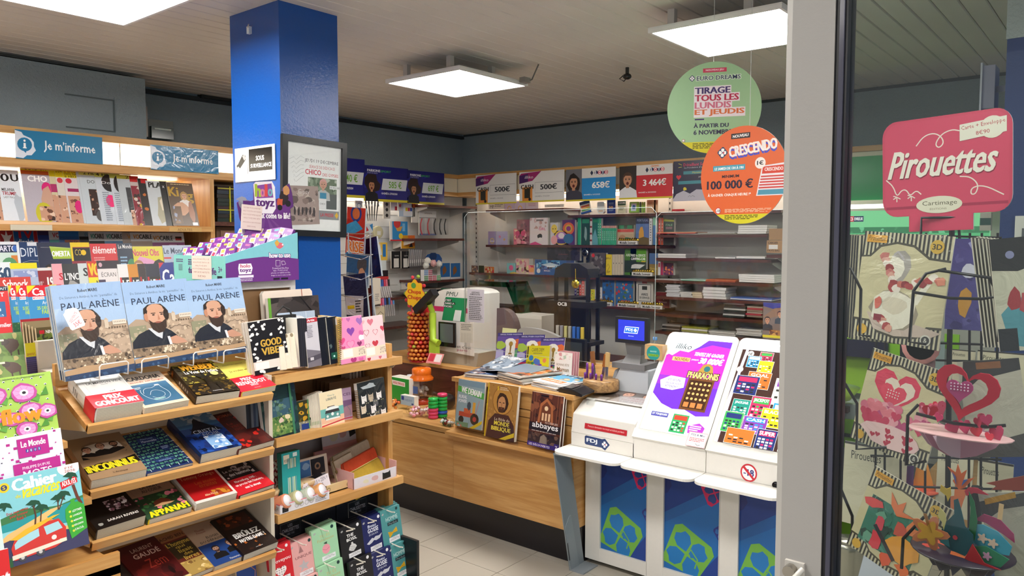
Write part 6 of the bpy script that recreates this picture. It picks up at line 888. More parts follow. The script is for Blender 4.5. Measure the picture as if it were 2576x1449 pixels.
m=MB();q=Art(.25,.028,'satin');q.run([('r',0,0,1,1,'#b32430'),('t','Pensez à demander vos reçus et tickets perdants',.08,.25,.94,.72,'#f0c8c8')]);m.M=Matrix.Translation((-2.055,3.2525,.775))@Matrix.Rotation(R(-10.7),4,'X');m.art(q);m.v=[v-fd.location for v in m.v];m.build('red_strip',fd)
m=MB();m.M=Matrix.Translation((-2.03,3.37,.904))@Matrix.Rotation(R(-82),4,'X');m.box(-.165,0,0,.165,.002,.2,'#cfc8c4','satin');q=Art(.33,.2);q.run([('r',0,0,1,.7,'#6a6260'),('bust',.38,.3,.11,'#c89a86','#5a3a2c','#888'),('bust',.72,.25,.1,'#b88a74','#2a1c18','#777'),('p',[(.3,.5),(.95,.35),(1,1),(.2,1)],'#e4dcdc'),('t','POURQUOI',.45,.5,.85,.6,'#b0303c',.02),('t','VOUS DEVEZ AVOIR',.38,.65,.92,.74,'#b0303c',.02),('t','+ DE 18 ANS',.4,.78,.8,.86,'#444')]);m.art(q);m.v=[v-fd.location for v in m.v];m.build('notice',fd)
m=MB()
for b in((-2.22,3.33,.88,-1.9,3.332,.92),(-2.22,3.33,.92,-1.9,3.6,.922),(-2.22,3.33,.88,-2.218,3.6,.92),(-1.902,3.33,.88,-1.9,3.6,.92)):m.box(*b,'#fff','plexi')
m.v=[v-fd.location for v in m.v];m.build('clear_cover',fd)
pc=MB();pc.box(-2.03,3.62,.931,-1.9,3.9,.934,'#2a8ac8','satin');pc.prism([(-2.01,3.7),(-1.93,3.68),(-1.92,3.8),(-1.98,3.82)],.934,.935,'#7ab848','satin',axis='z');pc.build('counter_mat',label='blue and green mat on the lottery desk behind the photo notice',cat='mat')
tickets=['#c82a5a','#2a8ac0','#e8c820','#3a9a4a','#7a3a9a','#d86a2a','#20306a','#e8e4d0','#1c8a7a']
def tick(u,v,w,h,c1,c2,s,t=None):
 L=[('r',u,v,u+w,v+h,'#f4f0e8'),('r',u+.004,v+.003,u+w-.004,v+h-.003,c1),('r',u+w*.1,v+h*.08,u+w*.9,v+h*.32,c2)]
 if t:L.append(('t',t,u+w*.12,v+h*.1,u+w*.88,v+h*.28,'#fff',.05))
 rn=random.Random(s)
 for i in range(4):
  for j in range(4):L.append(('r',u+w*(.12+j*.2),v+h*(.42+i*.13),u+w*(.26+j*.2),v+h*(.5+i*.13),rn.choice(('#f0ead8','#2a2a2a',c2))))
 return L
D1=[('r',0,0,1,1,'#ffffff'),('p',[(0,.25),(.1,.0),(1,0),(1,.15),(1,.78),(.8,.8),(.6,.75),(.4,.76),(.2,.72),(0,.62)],'#6a2fc0'),('p',[(0,.2),(.25,.13),(.45,.12),(.7,.05),(1,.07),(1,.42),(0,.42)],'#b82fb0'),('p',[(0,.42),(1,.42),(1,.5),(0,.52)],'#8a30b8'),('p',[(0,0),(.62,0),(.5,.08),(.35,.15),(.2,.14),(.1,.2),(0,.18)],'#e8f4fa'),('t','illiko',.12,.06,.38,.12,'#222',.0,{'it':.2}),('r',.12,.21,.42,.255,'#f0b070'),('t','NOUVEAU',.16,.215,.4,.25,'#5a2a1a',.03),('t','TENTEZ DE GAGNER',.46,.14,.94,.18,'#fff',.06,{'it':.2}),('t','JUSQU’À',.44,.215,.56,.235,'#fff',.03),('t','30 000€',.58,.19,.95,.26,'#fff',.08,{'it':.2}),('p',[(.6,.36),(.66,.27),(.74,.25),(.82,.28),(.86,.36)],'#a8843c'),('e',.74,.31,.05,None,'#2a6a70'),('to','PHARAONIS',.46,.35,.96,.42,'#f0c878','#3a2210',.05,.05),('r',.5,.42,.92,.75,'#6a4020'),('r',.53,.44,.89,.73,'#3a2012')]+[('e',.58+.07*i,.475+.052*j,.022,None,'#d8a868',8)for i in range(5)for j in range(4)]+[('r',.55+.11*i,.67,.63+.11*i,.72,'#c87840')for i in range(3)]+[('p',[(.05,.48),(.2,.42),(.45,.43),(.47,.53),(.3,.57),(.1,.56)],'#f8f8fc'),('t','ET SI UN',.18,.45,.38,.475,'#5a3a8a',.03),('t','TRÉSOR VOUS',.14,.485,.42,.51,'#5a3a8a',.03),('t','ATTENDAIT ?',.16,.52,.4,.545,'#5a3a8a',.03),('r',.1,.81,.38,.855,'#4a4a9a'),('t','ET TOUJOURS',.12,.82,.36,.845,'#fff',.05)]+tick(.46,.8,.26,.19,'#2a9a5a','#c8402c',4)+[('p',[(.74,.9),(.9,.86),(1,.9),(.98,.97),(.76,.97)],'#a83ab8'),('lines',.77,.89,.95,.95,3,'#fff')]
D2=[('r',0,0,1,1,'#3c2420'),('r',0,0,1,.06,'#dce8f0'),('p',[(0,.6),(.06,.0),(.1,.0),(.06,.5),(.05,1),(0,1)],'#d8c8e8'),('e',.14,.1,.05,None,'#e8e0e0'),('t','1€',.11,.085,.17,.115,'#222',.03),('e',.05,.27,.05,None,'#e8e0e0'),('e',.78,.12,.05,None,'#e8e0e0'),('t','2€',.75,.105,.81,.135,'#222',.03)]
for i,(u,v,w,h,t_)in enumerate(((.28,.07,.2,.12,None),(.12,.12,.2,.12,None),(.3,.16,.22,.12,None),(.68,.18,.24,.18,None),(.9,.1,.1,.14,None),(.2,.28,.34,.17,'GOAL'),(.05,.33,.34,.19,None),(.62,.32,.32,.26,'VEGAS'),(.1,.57,.26,.18,'JAGUAR'),(.36,.52,.28,.22,'JACKPOT'),(.68,.56,.28,.24,'MAXI'),(.55,.62,.3,.18,'BLACK'),(.04,.7,.28,.2,None),(.33,.72,.34,.16,'CASH'),(.14,.85,.4,.15,None),(.57,.82,.28,.2,'SUPER'),(.88,.6,.12,.2,None),(.9,.82,.1,.18,None))):
 D2+=tick(u,v,w,h,tickets[i%9],tickets[(i*4+3)%9],i,t_)
for i in range(2):
 x0=-1.892+i*.386;x1=x0+.383;Y0,Z0,Y1,Z1=3.235,.785,3.62,1.265
 ang=math.atan2(Z1-Z0,Y1-Y0);L=math.hypot(Z1-Z0,Y1-Y0)
 fp('drawer_front',x0,3.25,.677,x1,3.29,.782)
 m=MB();m.prism([(3.28,.677),(3.9,.677),(3.9,1.2),(Y1+.02,Z1-.02),(3.28,.785)],x0+.02,x1-.02,WHT,'satin',axis='x');m.v=[v-fd.location for v in m.v];m.build('display_body',fd)
 M_=Matrix.Translation((x0+.1915,Y0,Z0))@Matrix.Rotation(-(math.pi/2-ang),4,'X')
 m=MB();m.M=M_;pts=[(-.1915,0),(.1915,0)]+[(.1915-.03+.03*math.cos(R(a)),L-.03+.03*math.sin(R(a)))for a in(0,30,60,90)]+[(-.1915+.03-.03*math.sin(R(a)),L-.03+.03*math.cos(R(a)))for a in(0,30,60,90)]
 m.prism(pts,0,.03,'#d6d4ce','satin');m.v=[v-fd.location for v in m.v];m.build('display_frame',fd,bev=.003)
 m=MB();m.M=M_;q=Art(.325,L-.085,'backlit');q.run([('r',0,0,1,1,'#fff')]+(D1,D2)[i]);q.v=[(x,y-.001,z+.05)for x,y,z in q.v];m.art(q);m.v=[v-fd.location for v in m.v];m.build('backlit_poster',fd)
 m=MB();m.M=M_;m.box(-.166,-.008,.045,.166,-.005,L-.01,'#fff','plexi');m.v=[v-fd.location for v in m.v];m.build('clear_cover',fd)
 m=MB();m.M=M_;m.box(-.16,-.004,L-.035,.16,-.001,L-.028,'#fff','lamp_small');m.v=[v-fd.location for v in m.v];m.build('light_strip',fd)
card('sticker','small white and red framed sticker about the lottery account','sticker','Y',3.225,1721,1088,1772,1124,'#efe4e2',[('l',[(.02,.02),(.98,.02),(.98,.98),(.02,.98),(.02,.02)],.002,'#b8606a'),('t','FDJ & Moi',.15,.12,.85,.3,'#2a4a6a',.02),('lines',.12,.4,.9,.7,3,'#c8606a'),('l',[(.5,.78),(.6,.88),(.75,.85)],.002,'#333')],d=.001,lean=40)
card('age_sticker','round red and white sticker forbidding under 18 on the desk front','sticker','Y',3.248,1862,1167,1904,1212,'#c02030',[('e',.5,.5,.5,.5,'#c02030',28),('e',.5,.5,.41,.41,'#f0eef0',28),('t','-18',.2,.3,.8,.68,'#26307a',.06),('p',[(.12,.24),(.22,.13),(.88,.8),(.78,.88)],'#c02030')],d=.001,outline=[(.5+.5*math.cos(R(a)),.5+.5*math.sin(R(a)))for a in range(0,360,15)])
P=on('Y',3.245,1951,1220);m=MB();m.lathe([(.001,0),(.014,0),(.014,.01),(.001,.01)],P.x,3.24,P.z,'#2a2a2c','chrome',14,'y');m.v=[v-fd.location for v in m.v];m.build('lock',fd)
m=MB();A0,A1=on('Y',3.30,1396,1150),on('Z',0,1436,1440)
m.prism([(3.10,.664),(3.235,.664),(3.38,0),(3.25,0)],-2.268,-2.262,'#808a90','satin',axis='x');m.prism([(3.10,.664),(3.235,.664),(3.235,.655),(3.10,.655)],-2.268,-2.2,'#808a90','satin',axis='x');m.box(-2.268,3.25,0,-2.18,3.39,.006,'#8a9298','satin');m.prism([(3.20,.25),(3.235,.30),(3.25,.30),(3.33,0),(3.25,0)],-2.262,-2.259,'#8b959b','satin',axis='x');m.prism([(3.235,.06),(3.243,.06),(3.222,.16),(3.216,.16)],-2.259,-2.258,'#3a3d40','satin',axis='x')
m.v=[v-fd.location for v in m.v];m.build('metal_leg',fd)
card('collection_box','small wooden box with a round teal sticker hooked on the lottery display','box','Y',3.5,1622,868,1666,905,'#caa574',[('e',.48,.55,.38,None,'#2a9a98'),('r',.2,.62,.78,.78,'#8ac03a'),('t','COLLECTE',.24,.65,.74,.75,'#1c4a3a',.02),('lines',.3,.4,.68,.5,2,'#cfe')],d=.05,side='#c09a66')
m=MB();m.lathe([(.001,0),(.028,0),(.03,.01),(.03,.12),(.022,.15),(.011,.165),(.011,.175)],0,0,0,'#d8e4e8','plexi',14);m.lathe([(.013,.172),(.013,.19),(.001,.19)],0,0,0,'#5a8ac0','plastic',12);P=on('Y',3.95,1648,860);m.build('water_bottle',None,(P.x,3.95,.93+.06),label='clear water bottle with a blue cap behind the wooden box',cat='bottle')
part('back_desk',ct_,(-2.255,3.9,.9,-1.2,4.4,.93),mat='brown_shelf')
m=MB();P=on('Z',.93,1632,955);m.lathe([(.001,0),(.022,0),(.03,.085),(.026,.085),(.02,.01)],P.x,P.y,.931,'#eceae6','paper',14);m.build('paper_cup',label='white paper cup behind the customer screen',cat='cup')
# --------- shelving on the far left wall and along the back wall
bk=thing('back_shelving','white shelving with dark brown shelves and a lit header in the back corner','shelving',(-3.5,5.7,0))
def bp(name,*b,mat='maple',col='#fff',bev=0,**k):return part(name,bk,b,mat=mat,col=col,bev=bev,**k)
bp('header_rail',-5.3,5.52,2.335,-.4,5.75,2.372);bp('header_rail',-5.3,5.52,2.16,-.4,5.8,2.20);bp('light_panel',-5.28,5.535,2.20,-.4,5.55,2.335,mat='paper',col='#e6dcc4')
bp('header_rail',-5.5,3.6,2.335,-5.2,5.52,2.372,mat='maple_y');bp('header_rail',-5.5,3.6,2.16,-5.2,5.52,2.20,mat='maple_y');bp('light_panel',-5.22,3.6,2.20,-5.215,5.52,2.335,mat='paper',col='#e6dcc4')
bp('lamp_tube',-5.1,5.68,2.12,-1.4,5.72,2.15,mat='tube_light');bp('lamp_tube',-5.42,3.7,2.12,-5.38,5.3,2.15,mat='tube_light')
bp('back_panel',-5.4,5.86,.2,-.4,5.88,2.3,mat='paper',col='#d8d4cc');bp('back_panel',-5.48,3.5,.2,-5.46,5.86,2.3,mat='paper',col='#dcdad6')
for x in(-5.25,-3.9,-3.07,-2.05):
 bp('upright',x-.015,5.84,.2,x+.015,5.86,2.16,mat='satin',col='#bdbab4')
 m=MB()
 for i in range(34):m.box(x-.005,5.838,.5+i*.048,x+.005,5.841,.52+i*.048,'#222','matte')
 m.v=[v-bk.location for v in m.v];m.build('slots',bk,kind='stuff')
def shelf(x0,x1,y,yf=5.58,z=None,th=.022):
 "x0,x1 pixel columns and y the pixel row of its top front edge"
 A=on('Y',yf,x0,y);B=on('Y',yf,x1,y);z=z or(A.z+B.z)/2
 bp('shelf',A.x,yf,z-th,B.x,5.85,z,mat='brown_shelf')
 for xx in(A.x+.02,B.x-.03):
  b=MB();b.prism([(5.62,z-th),(5.85,z-th),(5.85,z-.10),(5.62,z-th-.015)],xx,xx+.004,'#d8d4cc','satin',axis='x');b.v=[v-bk.location for v in b.v];b.build('bracket',bk)
for a in((1222,1418,526),(1428,1655,539),(1222,1660,617),(1180,1660,693),(1438,1660,771)):shelf(*a)
for x0,x1,y in((1648,1965,531),(1648,1930,590),(1648,1940,651),(1648,1945,709),(1648,1945,752),(1648,1930,797),(1648,1925,843)):shelf(x0,x1,y,5.52)
shelf(1928,1975,641,5.45)
def sx(x0,x1,y,xf=-5.12):
 A=on('X',xf,x0,y);B=on('X',xf,x1,y);z=(A.z+B.z)/2
 bp('shelf',-5.45,A.y,z-.022,xf,B.y,z,mat='brown_shelf')
 for yy in(A.y+.02,B.y-.05):
  b=MB();b.prism([(-5.45,z-.022),(-5.45,z-.1),(-5.16,z-.035),(-5.16,z-.022)],yy,yy+.004,'#d8d4cc','satin');b.v=[v-bk.location for v in b.v];b.build('bracket',bk)
sx(1078,1200,517);sx(1045,1170,600);sx(1066,1170,704);sx(935,1070,820);sx(985,1200,740)
GP='winning notices in front of the header'
def pari(amount,date,x0,y0,x1,y1,lab,face=True):
 card('winning_notice',lab,'poster','X',-5.17,x0,y0,x1,y1,'#1f1f74',[('m',0,0,1,.9,['#1f1f74','#25258a','#1b1b66'],14,.15,3),('r',0,.93,1,1,'#d0c030'),('t','PARIONS',.08,.1,.36,.17,'#f0f0f8',.06),('t','SPORT',.37,.11,.6,.17,'#3aa84a',.06),('t','POINT DE VENTE',.08,.19,.3,.22,'#c8c8e0'),('p',[(.42,.34),(.98,.34),(.94,.66),(.38,.66)],'#d8dce0'),('t',amount,.55,.4,.84,.6,'#6aa82a',.02),('t','GAGNÉS le '+date,.38,.72,.74,.79,'#f0f0f4',.03)]+([('blob',.18,.52,.16,.28,'#2a1a18',12,.2),('bust',.17,.55,.075,'#b8805c','#2a1a18','#15151c',{'mouth':True})]if face else[]),d=.003,group=GP)
pari('140 €','12/02/2024',800,396,920,496,'dark blue winning notice mostly hidden by the black frame',False)
pari('585 €','27/03/2024',917,420,1029,508,'dark blue winning notice reading 585 €, left of the 697 € one');pari('697 €','25/02/2024',1026,432,1119,514,'dark blue winning notice nearest the room corner, amount 697 €')
def cash(x0,y0,x1,y1,lab):
 card('winning_notice',lab,'poster','Y',5.48,x0,y0,x1,y1,'#dcdad6',[('p',[(0,.05),(.5,0),(.3,.3),(0,.38)],'#a02a6a'),('p',[(0,.12),(.2,.06),(.2,.32),(0,.38)],'#4a2460'),('p',[(0,0),(.07,0),(0,.12)],'#e4e2de'),('t','illiko',.13,.13,.32,.22,'#f0ecf0',.0,{'it':.2}),('r',.07,.5,.3,.96,'#d88a3a'),('r',.12,.55,.25,.86,'#2a2a20'),('t','CASH',.04,.42,.32,.56,'#23231f',.1),('e',.24,.9,.03,None,'#1a1a1a'),('l',[(.36,.36),(.97,.36),(.97,.7),(.36,.7),(.36,.36)],.002,'#44444c'),('t','500€',.48,.42,.84,.6,'#1c1c24',.06),('t','GAGNÉS le 19/06/2024',.36,.78,.68,.83,'#44444c',.0),('r',0,.95,1,1,'#d0c030')],d=.003,group=GP)
cash(1196,438,1298,513,'white winning notice reading 500€, left of two');cash(1305,430,1418,508,'white winning notice reading 500€, right of two')
def loto(x0,y0,x1,y1,amount,date,c_,hair,lab,tp,grand=False):
 card('winning_notice',lab,'poster','Y',5.48,x0,y0,x1,y1,c_,[('r',0,0,.33,.95,'#6a6a70' if not grand else '#2a2422'),('bust',.16,.4,.1,'#c08a6a',hair,tp,{'mouth':True,'long':not grand}),('r',.33,0,1,.3,'#dedcd8'),('p',[(.5,.15),(.53,.07),(.56,.15),(.53,.23)],'#1a2a4a')]+[x for i,(ch,q)in enumerate(zip('LOTO',('#1a2a5a','#d02030','#1a2a5a','#d02030')))for x in(('e',.62+i*.065,.15,.034,None,q),('t',ch,.603+i*.065,.1,.637+i*.065,.2,'#fff',.1))]+([('t','GRAND',.6,.02,.75,.07,'#e07a20',.08)]if grand else[])+[('t',amount,.46 if grand else.54,.42,.88,.62,'#f4f2ee',.07),('t','GAGNÉS le '+date,.37,.78,.7,.83,'#f4f2ee',.03),('r',0,.95,1,1,'#d0c030')],d=.003,group=GP)
loto(1422,423,1547,505,'658€','16/12/2023','#1a86c8','#1c1414','blue and white winning notice reading 658€ with a laughing woman','#3a3a4a')
loto(1556,415,1690,500,'3 464€','24/12/2023','#c82834','#4a3022','red and white winning notice reading 3 464€ with a laughing man','#dcdce0',True)
card('certificate','dark blue thank-you certificate half hidden by the orange disc','poster','Y',5.45,1692,403,1800,505,'#1c1a3c',[('t','Détaillant Solidaire',.24,.06,.95,.14,'#c8285a',.04),('t','La Fondation d’entreprise',.26,.16,.9,.2,'#d8d8e8',.0),('l',[(.12,.06),(.2,.1)],.003,'#e8e04a'),('l',[(.12,.16),(.2,.15)],.003,'#e8e04a'),('r',.24,.26,.98,.34,'#3a8a98'),('t','Monsieur',.45,.275,.7,.325,'#c8c83a'),('r',.12,.5,.98,.58,'#3a8a98'),('t','pour son',.6,.4,.8,.44,'#ddd'),('heart',.13,.4,.06,'#d0283c'),('blob',.28,.7,.04,.04,'#d8c83a'),('p',[(0,.95),(.08,.82),(.25,.74),(.4,.82),(.55,.72),(.8,.74),(1,.7),(1,1),(0,1)],'#b9b6c4'),('l',[(.36,.9),(.4,.86),(.42,.9),(.46,.87),(.52,.9)],.002,'#333')],d=.003,group=GP)
# ---- goods on the back shelves
GB='goods on the back shelves'
def g(lab,name,x0,y0,x1,y1,bg,ops=(),d=.03,yf=5.62,lean=0,mat='satin',cat=None,group=GB,**k):return card(name,lab,cat or name.split('_')[-1],'Y',yf,x0,y0,x1,y1,bg,ops,d=d,lean=lean,mat=mat,group=group,**k)
spec=lambda*p:[('m',.04,.06,.96,.94,list(p),24,.16,len(p)*7)]
for i,(x0,x1,c_,n)in enumerate(((1229,1268,'#d8d4d0','white box with small black print'),(1269,1294,'#c8b8d8','lilac box with a rainbow, left'),(1295,1322,'#cbbedc','lilac box with a rainbow, right'),(1323,1354,'#ded4e4','pale pink box with tiny stars'))):
 g(n+' on the top left shelf','box',x0,506,x1,526,c_,([('t','MP',.1,.5,.35,.9,'#333'),('lines',.4,.2,.95,.8,3,'#777')],[('e',.5,.9,.2,None,'#e0b050'),('e',.5,.9,.13,None,'#c8b8d8')],[('e',.5,.9,.2,None,'#e0b050'),('e',.5,.9,.13,None,'#cbbedc')],[('lines',.2,.3,.8,.7,2,'#c89ab8')])[i])
g('white price strip lying on the top left shelf','label',1370,514,1418,521,'#efeeea',[('t','La carte postale',.15,.3,.8,.75,'#888')],d=.01)
g('book with stacked rainbow bars leaning back, top shelf','book',1462,505,1488,536,'#e8dcc8',[('r',0,0,1,.25,'#2a3a6a'),('r',.1,.35,.9,.5,'#d8603a'),('r',.1,.52,.9,.64,'#e8b040'),('r',.1,.66,.9,.8,'#5aa85a'),('r',0,.84,1,1,'#2a5a9a')],roll=12)
g('white sun cream tube on the top shelf','sun_cream',1502,508,1520,537,'#efeae0',[('r',.2,.75,.8,.82,'#e0a060')],outline=[(.1,0),(.9,0),(1,.1),(1,.85),(.8,1),(.2,1),(0,.85),(0,.1)])
g('navy box with digits 50 on the top shelf','sun_cream_box',1527,503,1548,537,'#1c2e78',[('t','50',.2,.45,.7,.62,'#e0a030',.05),('lines',.2,.2,.8,.35,2,'#9ab'),('lines',.2,.7,.8,.85,3,'#9ab')])
g('green and cream booklet with white capital title, top shelf','booklet',1554,506,1574,536,'#d8d4b0',[('r',0,0,1,.35,'#4a6a4a'),('t','CAHORS',.1,.08,.9,.22,'#f0f0e8',.05),('lines',.2,.5,.8,.8,3,'#5a5a3a')])
g('lime green box of cards with a blue picture, top shelf','box',1582,508,1604,535,'#8cc04a',[('r',.2,.15,.8,.85,'#c8d8e8'),('blob',.5,.5,.2,.2,'#3a6aa0')],lean=8)
for i in range(4):g('lime green card box spine, %s after the picture box'%['first','second','third','fourth'][i],'box',1604+i*5,508,1608+i*5,535,['#7ab03a','#3a5a3a','#8cc04a','#7ab03a'][i],d=.05)
for i in range(4):g('beige wooden postcard, %s in its row on the top shelf'%['first','second','third','fourth'][i],'postcard',1627+i*6,503,1637+i*6,535,'#d0b48c',[('t','W',.2,.15,.8,.4,'#8a6a40')],d=.01)
g('thin red booklet lying at the right of the top shelf','booklet',1690,526,1722,531,'#c8303a',d=.1,yf=5.55)
row=[('lilac box with a gold rainbow, second shelf','box',1228,582,1248,'#a89ac0',[('e',.5,.7,.28,None,'#e0c080'),('e',.5,.7,.18,None,'#a89ac0'),('r',.2,.7,.8,.75,'#f0ecf4')]),('pale violet box with pink planets, second shelf','box',1249,582,1277,'#bdb4d6',[('e',.3,.4,.1,None,'#d88ab0'),('e',.7,.6,.08,None,'#e0b060')]),('dusty pink pack at the rear of the second shelf','pack',1300,552,1332,'#8a4a5a',spec('#8a4a5a','#a86a7a','#6a3a4a')),('bright pink glitter pack on the second shelf','pack',1292,575,1326,'#e07a8a',spec('#e87a90','#f0a8b0','#c85a7a','#f0c8a8')+[('e',.3,.3,.16,None,'#d84a80'),('e',.7,.3,.16,None,'#d84a80')]),('white and pink bag with a manga style girl','bag',1333,548,1378,'#ecdfe0',[('m',0,0,1,.4,['#ecdfe0','#d8b0b0','#c89a90','#e8d0d4'],20,.12,3),('r',.35,.06,.75,.12,'#8a7a7a'),('t','GIRL',.5,.36,.88,.46,'#e0608a',.03),('blob',.55,.68,.14,.1,'#2a2224',9,.2),('blob',.55,.8,.14,.08,'#f0e8e4'),('p',[(0,.95),(.3,.88),(.7,1),(0,1)],'#e04a8a')]),('cat shaped plastic toy with a yellow head','toy',1384,560,1404,'#d8d4d8',[('e',.5,.28,.38,.2,'#f0d050'),('e',.35,.28,.06,None,'#333'),('e',.65,.28,.06,None,'#333'),('e',.5,.78,.4,.2,'#f0a8a8')]),('orange and purple spiral toy box behind the round one','toy_box',1414,553,1446,'#5a2a6a',[('e',.5,.35,.45,.25,'#e0603a'),('e',.5,.35,.3,.17,'#d8a83a'),('e',.5,.35,.18,.1,'#8a2a8a'),('e',.5,.75,.4,.2,'#2a6a9a')]),('round rainbow unicorn toy pack on the second shelf','toy_pack',1394,580,1430,'#e8a0c0',[('e',.5,.5,.5,.5,'#e8c84a'),('e',.5,.5,.42,.42,'#b87ac8'),('p',[(.1,.6),(.9,.6),(.75,.9),(.25,.9)],'#3a2a8a'),('e',.5,.35,.22,.2,'#f0e0e4')]),('green guide book spine, first of the thick pair','guide_book',1453,548,1457,'#1fa070',[]),('green guide book spine, second of the thick pair','guide_book',1457,548,1461,'#27b07c',[]),('dark green guide book with a waterfall photo','guide_book',1462,548,1484,'#1c4a3a',[('r',.1,.05,.9,.2,'#2a8a60'),('blob',.5,.6,.15,.25,'#8aa8a0')]),('striped twisted roll between the guide books','roll',1484,548,1489,'#d8d0cc',[('r',0,i*.1,1,i*.1+.05,'#8a2a2a')for i in range(10)]if 0 else[('r',0,.05,1,.12,'#8a2a2a'),('r',0,.3,1,.37,'#8a2a2a'),('r',0,.55,1,.62,'#8a2a2a'),('r',0,.8,1,.87,'#8a2a2a')]),('teal guide book with a mountain photo','guide_book',1490,549,1504,'#1c6a5a',[('r',.1,.05,.9,.15,'#2a8a60'),('p',[(0,.7),(.5,.4),(1,.8),(1,1),(0,1)],'#6aa8b0')])]+[('tall green guide spine right of the teal book, %s'%n,'guide_book',1503+i*5,549,1507+i*5,c_,[('lines',.3,.2,.7,.8,6,'#d8f0e0')])for i,(n,c_)in enumerate((('first','#1fa070'),('second','#27b07c')))]+[('slim green guide spine, %s of the even row'%n,'guide_book',1514+i*4.6,568,1518+i*4.6,'#25a878',[('r',0,0,1,.12,'#d89a8a'),('lines',.3,.3,.7,.8,5,'#d0ece0')])for i,n in enumerate(('first','second','third','fourth','fifth','sixth','seventh','eighth'))]+[('guide book with a green valley and red band','guide_book',1553,566,1594,'#c0a88a',[('r',0,0,1,.2,'#3a4a3a'),('r',.1,.02,.4,.18,'#2a8a60'),('r',.6,.02,.9,.18,'#2a8a60'),('r',0,.22,1,.36,'#c83a34'),('blob',.6,.75,.3,.14,'#3a7a5a'),('blob',.3,.6,.2,.12,'#b88a6a')]),('blue guide book with an orange tower and title PORTUGAL','guide_book',1599,548,1632,'#5a7ab0',[('r',0,0,1,.22,'#2a3a5a'),('t','PORTUGAL',.1,.05,.95,.14,'#8a9ab8',.02),('p',[(.2,1),(.25,.5),(.35,.35),(.5,.32),(.6,.5),(.65,1)],'#d8a04a'),('p',[(0,.8),(.6,.7),(1,.75),(1,1),(0,1)],'#6a5a3a')]),('white guide spine beside the PORTUGAL book','guide_book',1633,550,1640,'#dcdce0',[('lines',.3,.1,.7,.9,8,'#555')]),('pale blue guide spine on the second shelf','guide_book',1642,546,1650,'#4a80b8',[('r',0,0,1,.3,'#8ac8a8')]),('red guide spine with white letters on the second shelf','guide_book',1656,548,1661,'#c03a2c',[('lines',.3,.2,.7,.9,6,'#f0dcd8')]),('orange red guide spine next to the red one','guide_book',1663,548,1668,'#c8502c',[('lines',.3,.2,.7,.9,6,'#f0dcd8')]),('dark green guide with yellow top and title ITALIE','guide_book',1669,550,1695,'#26362c',[('p',[(0,0),(1,.05),(1,.12),(0,.1)],'#a8a82a'),('t','ITALIE',.2,.2,.85,.28,'#8ab88a',.02),('lines',.2,.32,.85,.42,2,'#b87a8a')])]
for lab,n,x0,y0,x1,c_,ops in row:g(lab,n,x0,y0,x1,616,c_,ops)
m_x=[(1555,1603,615),(1589,1640,694),(1495,1538,769),(1553,1602,773),(1612,1665,777)]
for i,(x0,x1,y)in enumerate(m_x):
 w1=['on the shelf of green guides','below the camping car books','behind the black tower stand','below the city game book','at the right end of the lowest guide shelf'][i]
 o=g('white tray of gold souvenir medals '+w1,'medal_tray',x0,y-9,x1,y,'#e4e2dc',[('t','Médaille Souvenir',.08,.15,.92,.85,'#333',.06)],d=.05,yf=5.60,cat='tray',group='trays of souvenir medals')
 md=MB();rr=random.Random(i)
 for k in range(9):
  u=-o['_w']/2+o['_w']*(k+.5)/9;md.M=Matrix.Translation((u,.02,.04))@Matrix.Rotation(R(rr.uniform(10,60)),4,'Y')@Matrix.Rotation(R(-15),4,'X');md.lathe([(.001,-.002),(.018,-.002),(.018,.002),(.001,.002)],0,0,0,'#c8a83a','chrome',12,'y')
 md.build('medals',o,kind='stuff')
